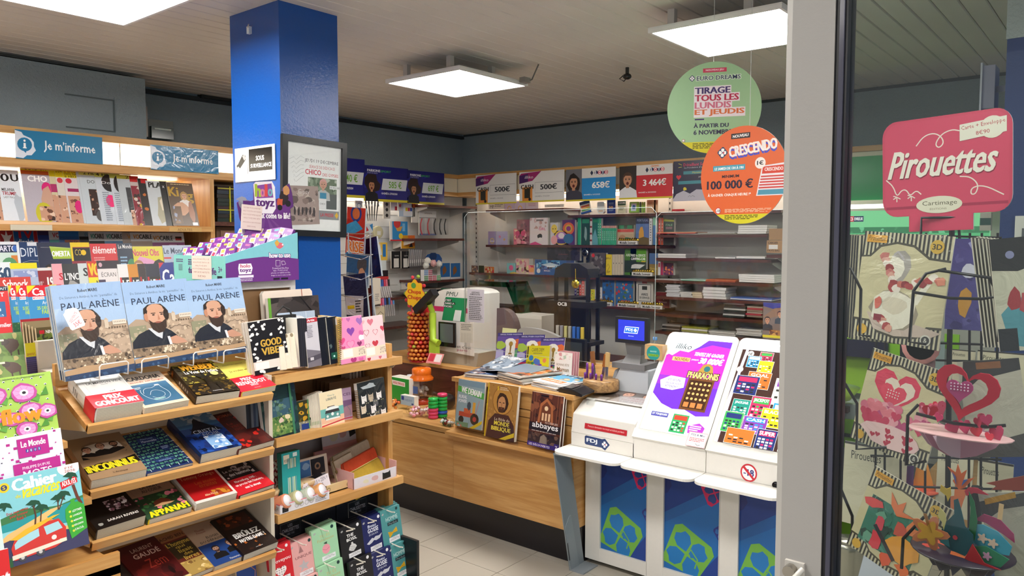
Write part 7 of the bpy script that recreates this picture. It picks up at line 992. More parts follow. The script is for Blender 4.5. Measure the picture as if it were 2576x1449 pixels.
row=[('small box with a brown toy and black corner, third shelf','toy_box',1186,668,1203,'#4a3a34',spec('#4a3a34','#c8b088','#8a5a3a')),('green black small toy box on the third shelf','toy_box',1204,668,1218,'#4a4a28',[]),('orange toy box with red spots on the third shelf','toy_box',1219,671,1243,'#d8803a',spec('#d8803a','#c83a3a','#e8c8a0')),('turquoise and pink unicorn toy pack on the third shelf','toy_pack',1275,662,1311,'#8ac0c0',[('e',.3,.4,.15,None,'#e86a9a'),('e',.75,.4,.12,None,'#e0d0e0'),('e',.5,.95,.35,.2,'#e8c84a'),('e',.5,.98,.22,.12,'#e88ab0')]),('pink box with a rainbow roof above the unicorn pack','toy_pack',1297,650,1331,'#c8a8a0',spec('#d8b8b0','#e0d8a0','#c87a8a')),('red and pink heart shaped toy box on the third shelf','toy_box',1312,667,1343,'#c82a5a',[('e',.5,.4,.3,None,'#f08aa0'),('e',.85,.6,.25,None,'#f0a050'),('r',.5,.7,1,1,'#f0b8b0')]),('blue toy box with shark pictures on the third shelf','toy_box',1345,653,1424,'#2f5f9c',[('m',.05,.05,.8,.6,['#3a8ac0','#1c2c44','#9ac8e0','#1a4a80'],40,.07,5),('p',[(.2,.35),(.5,.2),(.8,.35),(.5,.5)],'#c8dce8'),('t','SHARK',.38,.38,.66,.5,'#fff',.08),('e',.12,.75,.06,None,'#e8e8e8'),('e',.7,.78,.05,None,'#d8a83a'),('t','MAGIC',.3,.68,.5,.78,'#e0e8f0',.05)]),('side of the shark toy box with red letters','toy_box',1424,655,1444,'#3a4f80',[('t','SHARK',.1,.5,.9,.7,'#e0e8f0',.06),('r',.2,.75,.8,.85,'#b03a3a')]),('dark dinosaur game box tilted over the shark box','game_box',1376,622,1458,'#2a2836',[('m',0,0,1,1,['#2a2836','#3a3442','#1c1a28','#4a3a3a'],24,.12,3),('t','JURASSIC',.35,.5,.65,.6,'#8a4a4a',.03)]),('white earphone box on the third shelf','earphone_box',1446,662,1474,'#e0ddd8',[('l',[(.35,.35),(.4,.6)],.003,'#aaa'),('l',[(.55,.35),(.5,.6)],.003,'#aaa'),('e',.75,.15,.06,None,'#c03a2a')]),('grey box with a small black logo behind the grey book','box',1474,664,1482,'#c8c4be',[]),('grey photo book with a round red sticker','book',1484,636,1524,'#5a5250',spec('#5a5250','#3a3432','#8a8480')+[('e',.2,.12,.1,None,'#d03030')])]+[('white booklet spine, %s left of the yellow box'%n,'booklet',1504+i*4,655,1507.5+i*4,'#dcdad8',[])for i,n in enumerate(('third','second','first'))]+[('bright yellow box with a line drawing, third shelf','box',1520,640,1539,'#e8cc28',[('t','JEU',.2,.15,.8,.25,'#4a3a10',.03),('l',[(.3,.6),(.5,.45),(.7,.6),(.4,.8)],.003,'#4a3a10'),('lines',.3,.8,.8,.92,3,'#4a3a10')])]+[('cream box edge, %s right of the yellow box'%n,'box',1540+i*7,640,1546.5+i*7,'#cdbfa6',[('r',.4,.4,.6,.46,'#333')])for i,n in enumerate(('first','second','third','fourth'))]+[('green camping guide book, rear copy','guide_book',1571,625,1600,'#4a7a2a',[('t','AIRES',.1,.2,.6,.3,'#d8e8c8',.03),('r',0,.45,1,.9,'#2a3a28')]),('green camping guide book with a white motorhome, front copy','guide_book',1585,626,1625,'#5a9a2c',[('t','AIRES de SERVICES',.05,.2,.95,.3,'#eef6e8',.04),('t','CAMPING-CAR',.05,.33,.95,.43,'#f4faf0',.06),('r',0,.5,1,.8,'#26342a'),('p',[(.05,.75),(.1,.62),(.3,.58),(.95,.6),(.6,.75)],'#d8d8d4'),('r',.7,.46,.95,.5,'#e0c030')]),('blue guide with a village photo, third shelf','guide_book',1633,637,1655,'#4a6a98',[('r',0,.5,1,1,'#8a7444'),('t','Smo',.1,.65,.9,.75,'#d8c050')]),('white guide spine reading CORSE','guide_book',1655,658,1661,'#d8d4d4',[('r',.2,.1,.8,.4,'#b03a3a')]),('magenta guide spine at the end of the third shelf','guide_book',1662,658,1668,'#a82a5a',[]),('purple sunset guide at the end of the third shelf','guide_book',1669,662,1694,'#5a2a5a',spec('#5a2a5a','#8a3a5a','#d87a4a','#2a2a5a'))]
for lab,n,x0,y0,x1,c_,ops in row:g(lab,n,x0,y0,x1,692 if 'tilted' not in lab else 655,c_,ops,d=.06 if 'toy' in n else.03)
row=[('purple spine with yellow foot, lowest guide shelf',1445,1450,700,'#3a2a6a'),('dark spine with yellow numbers, lowest guide shelf',1451,1457,705,'#2a2024'),('orange red spine, lowest guide shelf',1457,1462,716,'#e04a2a'),('salmon spine, lowest guide shelf',1463,1470,706,'#e07a6a'),('green spine behind the tower stand',1474,1478,714,'#3a9a4a')]
for lab,x0,x1,y0,c_ in row:g(lab,'guide_book',x0,y0,x1,770,c_,[('lines',.3,.15,.7,.85,6,'#ddd')],cat='book')
for lab,x0,x1,y0,c_,ops in(('yellow and red picture book behind the tower stand',1486,1496,728,'#d8d03a',spec('#d8d03a','#c83a2a','#3a8a3a')),('white picture book with animals behind the tower stand',1497,1514,723,'#d8d4d4',spec('#d8d4d4','#8a5a3a','#6a6a70')),('blue picture book with a coastline, lowest guide shelf',1515,1545,700,'#2f5f96',spec('#2f5f96','#4a80b8','#5a4a3a')),('bright puzzle like city book, lowest guide shelf',1549,1592,706,'#3a6a9c',[('m',0,.1,1,1,['#3a6a9c','#5a7a3a','#d8a03a','#c83a3a','#6a9ac8'],40,.08,4),('t','OSM',.3,.72,.8,.84,'#e05a2a',.05)]),('white book with a black frame reading AIRES DE SERVICES',1600,1642,708,'#c9c4bd',[('l',[(.12,.12),(.88,.12),(.88,.75),(.12,.75),(.12,.12)],.006,'#2a3038'),('r',.35,.18,.65,.32,'#1c1c1c'),('t','AIRES',.3,.45,.7,.54,'#222',.05),('t','DE SERVICES',.2,.58,.8,.66,'#222',.04),('r',.35,0,.65,.08,'#b03030')]),('dark red world guide partly behind the clear screen',1650,1684,735,'#6a1c26',[('t','DU MONDE',.2,.6,.8,.7,'#c8a0a0',.02)])):g(lab,'guide_book',x0,y0,x1,774,c_,ops,cat='book')
m=MB();P=on('Y',5.6,1471,662);m.lathe([(.02,0),(.034,0),(.034,.006),(.02,.006)],P.x,5.6,P.z+.09,'#dcdcdc','chrome',16,'y');m.lathe([(.001,.001),(.026,.001),(.026,.004),(.001,.004)],P.x,5.598,P.z+.09,'#1a1a1c','gloss',16,'y');m.box(P.x-.014,5.6,P.z+.0,P.x+.014,5.605,P.z+.06,'#c8c8c8','chrome');m.tube([(P.x,5.6,P.z+.12),(P.x,5.6,P.z+.165)],.002,'#333','plastic');m.build('key_ring',label='round black and chrome key ring hanging above the earphone box',cat='key ring')
def stack(lab,x0,x1,yb,n,t,cols,depth=.2,yf=5.54,cat='paper',nm='paper_pad'):
 A=on('Y',yf,x0,yb);B=on('Y',yf,x1,yb);rr=random.Random(int(x0))
 for i in range(n):
  m=MB();m.box(0,0,0,B.x-A.x,depth,t*.9,cols[i%len(cols)],'paper');m.build(nm,None,(A.x+rr.uniform(-.008,.008),yf+rr.uniform(0,.015),A.z+.0+i*t),label='%s, %s from the bottom'%(lab,['first','second','third','fourth','fifth','sixth','seventh','eighth'][i]),cat=cat,group=lab)
stack('white ream on the upper right shelf below the orange disc',1855,1927,588,4,.016,['#eceae6'])
stack('pale red and orange folder under the certificate shelf',1650,1748,588,2,.007,['#c8403a','#d8905a'],cat='folder',nm='folder');stack('thin cream folder beside the red folders',1755,1848,589,2,.005,['#d8d0a8','#cfcfc8'],cat='folder',nm='folder')
stack('white pad on the left of the second right shelf',1655,1725,648,3,.011,['#e4e2de','#cfcdc8']);stack('white pad in the middle of the second right shelf',1800,1850,650,1,.012,['#e4e2de']);stack('white pad on the right of the second right shelf',1853,1925,650,1,.018,['#e4e2de'])
stack('grey white folder on the third right shelf',1647,1708,705,1,.012,['#c8c6c2'],cat='folder',nm='folder');stack('green folder on the third right shelf',1710,1773,707,2,.008,['#2a9a70','#b8d8c8'],cat='folder',nm='folder');stack('orange folder on the third right shelf',1775,1850,708,2,.009,['#a84a2a','#c86a3a'],cat='folder',nm='folder');stack('white ream on the third right shelf',1856,1945,709,4,.015,['#eceae6'])
stack('tall block of loose paper on the fourth right shelf',1674,1708,747,8,.013,['#c8c8cc'],cat='paper');stack('low pile of notepads on the fourth right shelf',1709,1740,749,4,.012,['#cfcdc8']);stack('beige notepad on the fourth right shelf',1741,1765,750,3,.016,['#c8b898']);stack('thick white paper block on the fourth right shelf',1767,1824,752,4,.024,['#d8d8d4']);stack('blue and white folder on the fourth right shelf',1836,1940,755,3,.008,['#4a6ab8','#d8d8dc','#4a6ab8'],cat='folder',nm='folder')
stack('black edged notebook on the fifth right shelf',1818,1872,797,8,.014,['#26302c','#b8b8b4','#2a2a2c'],cat='notebook',nm='notebook');stack('brown edged notebook on the fifth right shelf',1876,1915,797,6,.014,['#8a7464','#a8283a','#b0a090'],cat='notebook',nm='notebook')
stack('black spiral notebook on the lowest right shelf',1665,1710,832,4,.014,['#1e1c1c','#8a8480'],cat='notebook',nm='notebook');stack('exercise book with olive cover on the lowest right shelf',1715,1780,838,4,.014,['#d4d0c4','#8a8a24'],cat='notebook',nm='exercise_book');stack('white exercise book in the middle of the lowest right shelf',1783,1848,841,2,.014,['#c8c4bc'],cat='notebook',nm='exercise_book');stack('white exercise book at the right of the lowest right shelf',1852,1915,842,4,.012,['#cac8c2'],cat='notebook',nm='exercise_book')
card('cardboard_box','plain brown cardboard box, upper of two by the door stile','box','Y',5.44,1934,575,1975,604,'#a8845c',[],d=.2,side='#a07c54',group='brown cardboard boxes by the door stile')
card('cardboard_box','brown cardboard box with handwriting and a white label, lower of two','box','Y',5.44,1928,605,1975,636,'#b08a60',[('t','CABGIER',.08,.1,.6,.28,'#2a2018',.02),('r',.12,.35,.6,.7,'#e4e2de'),('t','PAYS BAS',.05,.74,.7,.9,'#2a2018',.02)],d=.2,side='#a07c54',group='brown cardboard boxes by the door stile')
card('poster','film style poster with two men and a yellow foot strip by the door stile','poster','Y',4.6,1918,762,1975,853,'#7a6a64',[('p',[(0,0),(1,0),(1,.25),(0,.1)],'#2f3a8a'),('p',[(0,.4),(.5,.15),(1,.1),(1,.3),(.2,.45)],'#8a6a54'),('bust',.2,.48,.13,'#c08a6c','#3a2820','#3a3c44'),('bust',.75,.3,.12,'#c09070','#3a3230','#3a4452'),('m',.3,.75,1,.9,['#a8703a','#c8944a','#6a3a20'],12,.1,3),('r',0,.9,1,.97,'#d8c820')],d=.003)
# --------- hanging discs
circ=[(.5+.5*math.cos(R(a)),.5+.5*math.sin(R(a)))for a in range(0,360,6)]
def yband(c,v0):
 a0=math.degrees(math.asin((v0-.5)/.5));return('p',[(.5+.5*math.cos(R(a0+(180-2*a0)*i/16)),.5+.5*math.sin(R(a0+(180-2*a0)*i/16)))for i in range(17)],c)
TX=[('TIRAGE',.30,.275,.67,.345,'#3f2a6a'),('TOUS LES',.30,.355,.76,.425,'#b8204a'),('LUNDIS',.30,.435,.68,.505,'#cf7088'),('ET JEUDIS',.30,.515,.82,.59,'#d8703a')]
d1=card('hanging_sign','round pale green card sign hanging below the right ceiling lamp','sign','Y',3.08,1675,155,1912,386,'#9cc495',[('r',.38,.07,.63,.115,'#c83a5a'),('t','NOUVEAU JEU',.41,.08,.6,.105,'#f4e0e4',.04),('clover',.265,.17,.03,'#f0f0f0','#26365a',None),('to','EURO DREAMS',.31,.15,.78,.2,'#33405a','#dcecd8',.03,.03)]+[('r',a[1]-.012,a[2]-.012,a[3]+.012,a[4]+.012,'#e8dfe4')for a in TX]+[('t',)+a+(.1,)for a in TX]+[('r',.3,.615,.4,.63,'#3f2a6a'),('t','À PARTIR DU',.29,.66,.66,.715,'#33304f',.06),('t','6 NOVEMBRE',.29,.74,.7,.79,'#33304f',.06),yband('#d0c81e',.87),('lines',.28,.885,.7,.95,4,'#4a4a10'),('e',.18,.85,.017,None,'#a02a2a'),('e',.18,.85,.013,None,'#e8e8e8')],d=.004,outline=circ,yaw=23,side='#e4ece0')
d2=card('hanging_sign','round orange card sign hanging in front of the pale green one','sign','Y',2.9,1757,317,1974,563,'#d9622a',[('r',.36,.07,.58,.125,'#1c1418'),('t','NOUVEAU',.38,.082,.56,.112,'#f4f0ee',.05,{'rot':2}),('clover',.26,.255,.055,'#f0f0f0','#26365a','#d0283c',5),('t','CRESCENDO',.34,.2,.88,.31,'#3a4ac0',.05,{'rot':6}),('t','CRESCENDO',.34,.175,.88,.285,'#f0e8e2',.08,{'rot':6}),('r',.15,.39,.53,.445,'#3f9ab0'),('t','LE SAMEDI DE 13H À 19H',.17,.4,.51,.435,'#f0f4f4',.05),('t','MINIMUM',.26,.49,.46,.52,'#2a1620',.05),('t','100 000 €',.08,.54,.62,.635,'#241430',.06),('t','À GAGNER CHAQUE HEURE !*',.09,.675,.6,.715,'#f4ece4',.04),('p',[(.72,.42),(.98,.4),(1,.72),(.66,.72)],'#e4dce0'),('p',[(.73,.43),(.97,.42),(.99,.5),(.72,.5)],'#d0402c'),('t','CRESCENDO',.75,.44,.95,.475,'#f4e8e4',.04)]+[('r',.71-i*.006,.52+i*.028,.98,.535+i*.028,'#c8403a')for i in range(5)]+[('p',[(.685,.66),(.99,.66),(.99,.71),(.675,.71)],'#4a90a8'),('e',.7,.39,.06,None,'#ece4de'),('t','1€',.665,.365,.735,.41,'#241a20',.06),('e',.22,.86,.035,None,'#c02a3a'),('e',.22,.86,.028,None,'#f0eeee'),('t','-18',.195,.845,.245,.875,'#222',.04),('lines',.3,.845,.85,.885,4,'#f0c8a8'),yband('#d0c81e',.9),('lines',.3,.91,.7,.96,3,'#4a4a10')],d=.004,outline=circ,yaw=-6,side='#e8e0d8')
for d_,x,y in((d1,1795,155),(d2,1886,322)):
 P=on('Y',d_.location.y-.0,x,y);m=MB();m.tube([P-Vector((0,0,.01)),(P.x,P.y,2.82)],.0011,'#cfd2d0','plastic',5);m.v=[d_.matrix_basis.inverted()@v for v in m.v];m.build('string',d_)
 # --------- clear screens on the counter
def pane(lab,x0,x1,yt,yb,Y=3.66,cat='screen'):
 A=on('Y',Y,x0,yt);B=on('Y',Y,x1,yb);t=thing('clear_screen',lab,cat,(A.x,Y,B.z),group='clear protective screens on the counter')
 m=MB();W,H=B.x-A.x,A.z-B.z;r_=.03;m.prism([(0,0),(W,0),(W,H-r_),(W-r_,H),(r_,H),(0,H-r_)],0,.004,'#fff','plexi');m.build('sheet',t)
 e=MB();e.tube([(0,.002,0),(0,.002,H-r_),(r_,.002,H),(W-r_,.002,H),(W,.002,H-r_),(W,.002,0),(0,.002,0)],.0013,'#c9d2d0','satin',5);e.build('polished_edge',t);return t,W,H
t,W,H=pane('clear protective screen above the sticker albums',1168,1646,535,931)
m=MB();m.box(.0,.006,.931-t.location.z,.02,.03,H-.06,'#cfcfd0','film');m.box(.003,-.012,.931-t.location.z,.017,-.002,H-.12,'#dcdcdc','film');m.build('post',t)
m=MB();m.box(W-.02,.006,.931-t.location.z,W-.005,.02,.1,'#cfcfd0','film');m.build('post',t)
pane('clear protective screen behind the lottery displays',1650,2010,535,965)
card('paper_notice','long white typed notice taped to the clear screen post','notice','Y',3.635,1176,728,1218,811,'#dcd8e0',[('t','ASSISTANCE',.25,.07,.72,.12,'#333',.02),('t','ADMINISTRATIVE',.15,.13,.75,.18,'#333',.02),('lines',.1,.22,.9,.95,13,'#777')],d=.001)
card('handwritten_note','handwritten paper slip with a torn fringe below the typed notice','note','Y',3.60,1157,813,1190,862,'#d4cebc',[('lines',.1,.05,.9,.4,4,'#8a8478')]+[('r',.1+i*.12,.5,.115+i*.12,1,'#8a8478')for i in range(7)],d=.001,yaw=10)
# --------- things on the back counter, behind the candy shelf
pm=thing('betting_terminal','white betting terminal with a green screen poster and a black tablet','terminal',(on('Y',4.05,1140,900).x,4.05,.83));pm.scale=(1,1,.78)
W_=on('Y',4.05,1192,800).x-on('Y',4.05,1092,800).x
m=MB();m.prism([(-W_/2,.12),(W_/2,.10)]+smooth([(W_/2+.01,.60),(W_/2+.01,.71),(-W_/2+.04,.71),(-W_/2+.01,.56)],False),0,.28,'#e2e0da','satin');m.build('housing',pm,bev=.01)if 0 else None
m2=m;m=MB();m.prism([(-W_/2+.03,0),(W_/2+.02,0),(W_/2+.04,.13),(-W_/2+.02,.13)],.01,.3,'#a8a498','plastic');m.build('base',pm);m=m2
q=Art(W_,.58,'satin');q.run([('r',0,.28,.3,.36,'#c83a6a'),('r',.8,.28,1,.36,'#c83a6a'),('t','PMU',.34,.03,.62,.1,'#2a4a40',.0,{'it':.3}),('p',[(.32,.12),(.86,.12),(.8,.5),(.22,.5)],'#1f8a58'),('r',.3,.15,.48,.19,'#1c1c1c'),('t','C’EST',.31,.155,.46,.185,'#fff',.04),('r',.28,.2,.56,.24,'#1c1c1c'),('t','DANS LA',.3,.205,.54,.235,'#fff',.04),('r',.27,.25,.5,.29,'#1c1c1c'),('t','POCHE !',.28,.255,.48,.285,'#fff',.04),('p',[(.56,.32),(.72,.32),(.68,.5),(.5,.5)],'#e0e8e4'),('e',.12,.92,.05,None,'#3a4a44'),('t','et c’est',.6,.88,.95,.93,'#444'),('t','parti',.6,.94,.85,.99,'#a83a5a')]);m.art(q,Matrix.Translation((0,-.001,.12)));m.build('housing',pm)
m=MB();m.box(-.10,-.05,.17,.065,-.035,.40,'#17181a','gloss');m.box(-.083,-.051,.21,.047,-.05,.385,'#5a6468','gloss');m.build('tablet',pm,bev=.004)
ar=thing('reader_arm','lime green arm holding a black scanner beside the betting terminal','scanner',(on('Y',3.98,1094,900).x,3.96,.83))
m=MB();m.tube([(.06,0,.16),(.0,0,.18),(.0,0,.3),(.0,0,.38)],.026,'#a8c83a','plastic',8);m.tube([(.0,0,.38),(-.01,-.02,.44)],.02,'#a8c83a','plastic',8);m.box(-.02,-.02,.0,.05,.02,.17,'#a8c83a','plastic');m.build('arm',ar)
m=MB();m.M=Matrix.Translation((-.03,-.04,.46))@Matrix.Rotation(R(-38),4,'Y');m.box(-.12,-.03,-.025,.12,.03,.03,'#1c1c20','plastic');m.build('scanner_head',ar,bev=.008)
lp=thing('lollipop_stand','column of wrapped lollipops with a yellow flower shaped sign','lollipop stand',(on('Y',4.0,1059,900).x,4.0,.83));lp.scale=(1,1,.82)
m=MB();m.lathe([(.001,0),(.09,0),(.09,.01),(.075,.02),(.07,.5),(.001,.5)],0,0,0,'#a01c1c','gloss',16);m.build('core',lp)
lb=MB();lb.ball(0,0,0,.0165,.0165,.0165,'#d8702a','gloss',8,6);pal=['#c8742a','#d88a3a','#b84a24','#a8a03a','#c83a34'];bm_=[]
for c_ in pal:
 b=MB();b.ball(0,0,0,.0165,.0165,.0165,c_,'gloss',8,6);b.ball(0,-.002,0,.009,.0155,.009,'#e8c060','gloss',6,4);bm_.append(b.mesh('lollipop'))
rr=random.Random(2)
for r_ in range(12):
 for k in range(16):
  a=2*math.pi*(k+.5*(r_%2))/16
  if math.sin(a)>.35:continue
  o=bpy.data.objects.new('lollipop',bm_[rr.choice((0,0,0,1,1,2,3,4))]);COL.objects.link(o);o.parent=lp;o.location=(.087*math.cos(a),.087*math.sin(a),.035+r_*.037);o.rotation_euler=(0,0,a+math.pi/2)
m=MB();pts=[(.0+.095*(1+.12*math.cos(8*R(a)))*math.cos(R(a)),.62+.125*(1+.1*math.cos(8*R(a)))*math.sin(R(a)))for a in range(0,360,9)];m.prism(pts,-.06,-.055,'#e8b82a','satin','#c83a2a')
q=Art(.2,.26,'satin');q.run([('t','Chupa',.14,.34,.84,.52,'#c02028',.04),('t','Chups',.12,.54,.84,.72,'#c02028',.04),('e',.45,.2,.13,None,'#5a9a4a')]);m.art(q,Matrix.Translation((0,-.0605,.49)))
for i,(x,z)in enumerate(((-.1,.56),(-.11,.62),(-.09,.7),(-.03,.77),(.03,.78),(.09,.7),(.11,.63),(.1,.56),(-.07,.51))):m.ball(x,-.05,z,.018,.01,.018,['#b82a34','#7a9a3a','#3a3a6a','#c83a4a','#8aa83a'][i%5],'gloss',8,6)
m.build('flower_sign',lp)
def at3(x,y,z):return on('Z',z,x,y)
P=at3(1062,992,.6);P=Vector((-4.0,3.82,.6));jr=thing('candy_jar','clear plastic candy jar with an orange lid on the lower counter shelf','jar',on('Y',3.72,1061,993))
jr.location.z=.6;m=MB();m.lathe([(.001,.0),(.075,.0),(.08,.02),(.08,.17),(.06,.2),(.058,.2),(.076,.165),(.076,.01),(.001,.008)],0,0,0,'#fff','film',20);m.build('jar_body',jr);m=MB();m.lathe([(.0805,.06),(.0805,.15)],0,0,0,'#c8a8a0','film',20);m.box(-.05,-.083,.06,.0,-.0805,.14,'#c83a3a','satin');m.box(.0,-.083,.08,.045,-.0805,.13,'#3a5a9a','satin');m.build('label_wrap',jr)
m=MB();m.lathe([(.082,.165),(.084,.18),(.066,.2),(.068,.205),(.068,.24),(.06,.248),(.001,.25)],0,0,0,'#e8701c','gloss',20);m.build('lid',jr);m=MB();m.lathe([(.001,.001),(.078,.001),(.079,.03),(.001,.03)],0,0,0,'#b83a20','gloss',18);m.build('foot',jr)
m=MB();rr=random.Random(3)
for i in range(26):a=rr.random()*6.28;q_=rr.random()*.055;m.ball(q_*math.cos(a),q_*math.sin(a),.04+rr.random()*.07,.017,.014,.012,rr.choice(('#e8e0d4','#d8cfc4','#e8c8c0')),'satin',6,4)
m.build('sweets',jr,kind='stuff')
def cnd(lab,name,cat,Y,*a,**k):return card(name,lab,cat,'Y',Y,*a,group='sweets on the lower counter shelf',**k)
cnd('bright green box with a small white and red word plate','gum_box','box',3.6,980,951,1029,1007,'#1e9a3c',[('p',[(.12,.12),(.8,.16),(.8,.36),(.16,.34)],'#ece8e8'),('t','HOLLYWOOD',.2,.19,.76,.3,'#c83040',.05,{'rot':-3})],d=.1)
cnd('small pale blue box standing in front of the green box','gum_box','box',3.5,1008,996,1042,1020,'#a8c8e0',[('r',.05,.1,.25,.5,'#2a4a9a'),('t','FREEDENT',.3,.35,.85,.55,'#5a7ab0'),('r',.8,.7,.95,.9,'#2a4a9a')],d=.04)
m=MB();P=on('Y',3.7,1018,950);m.lathe([(.001,0),(.022,0),(.024,.004),(.024,.055),(.018,.06),(.02,.062),(.02,.078),(.001,.08)],P.x,3.75,.6+.1,'#d8dce4','gloss',14);m.lathe([(.0245,.01),(.0245,.045)],P.x,3.75,.7,'#3a5aa8','gloss',14);m.box(P.x-.03,3.72,.598,P.x+.03,3.78,.7,'#2a2a2a','satin');m.build('gum_bottle',label='white and blue gum bottle behind the green box',cat='bottle')
for i,(x,y,n,cs,w)in enumerate(((1090,1062,6,['#d0406a','#d0406a','#d0406a','#1fa848','#1fa848','#1fa848'],'left'),(1113,1052,7,['#1fa848','#2a5ac0','#1fa848','#1fa848','#1fa848','#1fa848','#d0406a'],'right'))):
 P=on('Y',3.44+i*.06,x,y);
 for k in range(n):
  m=MB();m.lathe([(.001,0),(.028,0),(.033,.005),(.033,.017),(.028,.022),(.001,.022)],0,0,0,cs[k],'gloss',16);m.build('candy_tub',None,(P.x,3.44+i*.06,.6+k*.0225),label='round candy tub in the %s stack, %s from the bottom'%(w,['first','second','third','fourth','fifth','sixth','seventh'][k]),cat='candy',group='round candy tubs in stacks')
def bag(lab,x,y,Y,sx_,sy_,sz_,cs,seed):
 P=on('Y',Y,x,y);t=thing('candy_bag',lab,'candy bag',(P.x,Y,.6),group='clear candy bags');rr=random.Random(seed);m=MB()
 for i in range(16):m.ball(rr.uniform(-.8,.8)*sx_,rr.uniform(-.8,.8)*sy_,rr.uniform(.2,.8)*sz_,.014,.012,.011,rr.choice(cs),'gloss',6,4)
 m.build('sweets',t,kind='stuff');b=MB();b.ball(0,0,sz_*.5,sx_,sy_,sz_*.52,'#fff','film',12,8);b.build('wrapper',t)
bag('clear bag of pink and white sweets on the candy shelf edge',1040,1058,3.40,.06,.04,.07,['#d88a98','#e8dcd8','#c8a05a','#e0b0b8'],1);bag('clear bag of red and cream sweets beside the tub stacks',1070,1050,3.44,.05,.04,.065,['#b83a44','#e8dcd8','#d8a0a0'],2);bag('clear bag of orange bears at the shelf corner',988,1040,3.42,.04,.04,.09,['#d8642a','#2a1c14','#e8903a'],3);bag('dark bag of red and green sweets at the candy shelf front',1128,1072,3.36,.045,.035,.05,['#8a1c2c','#1f4a34','#c8d0d0','#2a1c1c'],4)
m=MB();P=on('Y',3.62,1098,1000)
for b in((-.06,0,0,.06,.003,.05),(-.06,0,0,-.057,.16,.13),(.057,0,0,.06,.16,.13),(-.06,.157,0,.06,.16,.13)):m.box(*b,'#c8c4c4','film')
m.ball(0,.08,.05,.05,.07,.055,'#1c1a1c','wrap',12,8);m.build('liquorice_box',None,(P.x,3.62,.6),(0,0,R(-14)),label='clear fronted display box full of black wrapped sweets',cat='box')
card('qr_less_card','pink counter card beside the foot of the lollipop column','card','Y',3.9,1070,890,1108,915,'#e08a88',[('r',.08,.1,.45,.8,'#c83a4a'),('r',.5,.1,.92,.8,'#e8e0e0')],d=.002,lean=30).name='counter_card'
card('tic_card','dark green and white card sign behind the betting terminal','sign','Y',4.5,1110,725,1134,762,'#1c4a34',[('t','tic',.25,.1,.9,.42,'#f0f0ec',.05),('t','tac',.2,.48,.9,.8,'#f0f0ec',.05)],d=.01).name='mint_sign'
# --------- goods on the far left wall
def lw(lab,name,x0,y0,x1,y1,bg,ops=(),xf=-5.3,d=.01,**k):return card(name,lab,k.pop('cat',name.split('_')[-1]),'X',xf,x0,y0,x1,y1,bg,ops,d=d,group='goods on the far left wall',**k)
for i in range(9):
 z=1.2+i*.11;bp('panel_groove',-5.459,3.5,z,-5.457,4.95,z+.004,mat='matte',col='#a8a49c')
L=[('white card with a drawn magnifying glass','magnifier_card',894,505,912,540,'#dcdcda',[('e',.55,.35,.3,None,'#33536a'),('e',.55,.35,.24,None,'#e8e8e8'),('l',[(.35,.5),(.15,.75)],.003,'#33536a')]),('grey card strip with three black clips','clip_card',965,505,982,550,'#c8c4ba',[('e',.5,.2,.2,None,'#222'),('e',.5,.5,.2,None,'#222'),('e',.5,.82,.2,None,'#222')]),('white and red hanging card left of the paint set','hanging_card',983,508,1000,530,'#e0dcda',[('r',.6,.5,.95,.95,'#b82a34')]),('small card with a red feather print','hanging_card',1001,508,1013,530,'#dcd8d8',[('blob',.5,.4,.25,.2,'#b03a4a')]),('pale blue paint tube set with yellow red and blue labels','paint_set',1004,510,1040,545,'#b8cce0',[('r',.3,.1,.95,.95,'#e4e4e4')]+[('r',.45+i*.16,.35,.6+i*.16,.6,c_)for i,c_ in enumerate(('#e0cc2a','#c83a4a','#2a4a9a'))]),('tall white and orange blade card right of the paint set','blade_card',1036,510,1052,560,'#d8d4cc',[('r',0,0,.6,.25,'#d0602c'),('r',.3,.25,.5,.7,'#333'),('t','CARTES',.62,.1,.95,.7,'#888',.0,{'rot':-90})]),('blue and red pack of coloured pencils hanging on a rod','pencil_pack',982,557,1026,606,'#2a8ac8',[('r',0,0,.12,1,'#e0e0e0'),('r',0,.93,1,1,'#d0303a'),('p',[(.3,.3),(.7,.25),(.6,.5),(.4,.5)],'#e0a04a'),('e',.4,.1,.2,None,'#d83a3a'),('e',.6,.75,.12,None,'#e8c82a'),('r',.7,.1,.85,.5,'#7ab8e0')]),('yellow and orange box with a black triangle','box',1010,592,1044,625,'#d89a24',[('r',.5,0,1,.8,'#e0702a'),('p',[(.55,.9),(.75,.5),(.85,.9)],'#1c1c1c')]),('black ink cartridge box, left of the pair','cartridge_box',985,632,1008,675,'#17181a',[('r',.25,.42,.8,.95,'#d8d4cc'),('t','Uprint',.35,.22,.8,.32,'#ddd')]),('black ink cartridge box, right of the pair','cartridge_box',1010,632,1030,675,'#17181a',[('r',.25,.42,.8,.95,'#d8d4cc'),('t','Uprint',.35,.22,.8,.32,'#ddd')]),('white tray toy with a turquoise foot','drawing_board',938,655,972,688,'#dfe6e6',[('r',0,.85,1,1,'#2aa0b4')]),('yellow and blue toy card above the turquoise tray','toy_card',948,610,975,655,'#e8c050',[('r',.55,.1,.85,.8,'#2a7ac0'),('p',[(.3,0),(.1,.7),(.5,.7)],'#e4e8e8')]),('red and white snack pouches on the upper rod','pouch',918,562,938,584,'#d8dce4',[('p',[(0,0),(.5,.8),(0,1)],'#c82a34'),('p',[(.6,.2),(1,0),(1,.9)],'#3a8ac8')])]
for lab,n,x0,y0,x1,y1,c_,ops in L:lw(lab,n,x0,y0,x1,y1,c_,ops,cat=n.split('_')[-1])
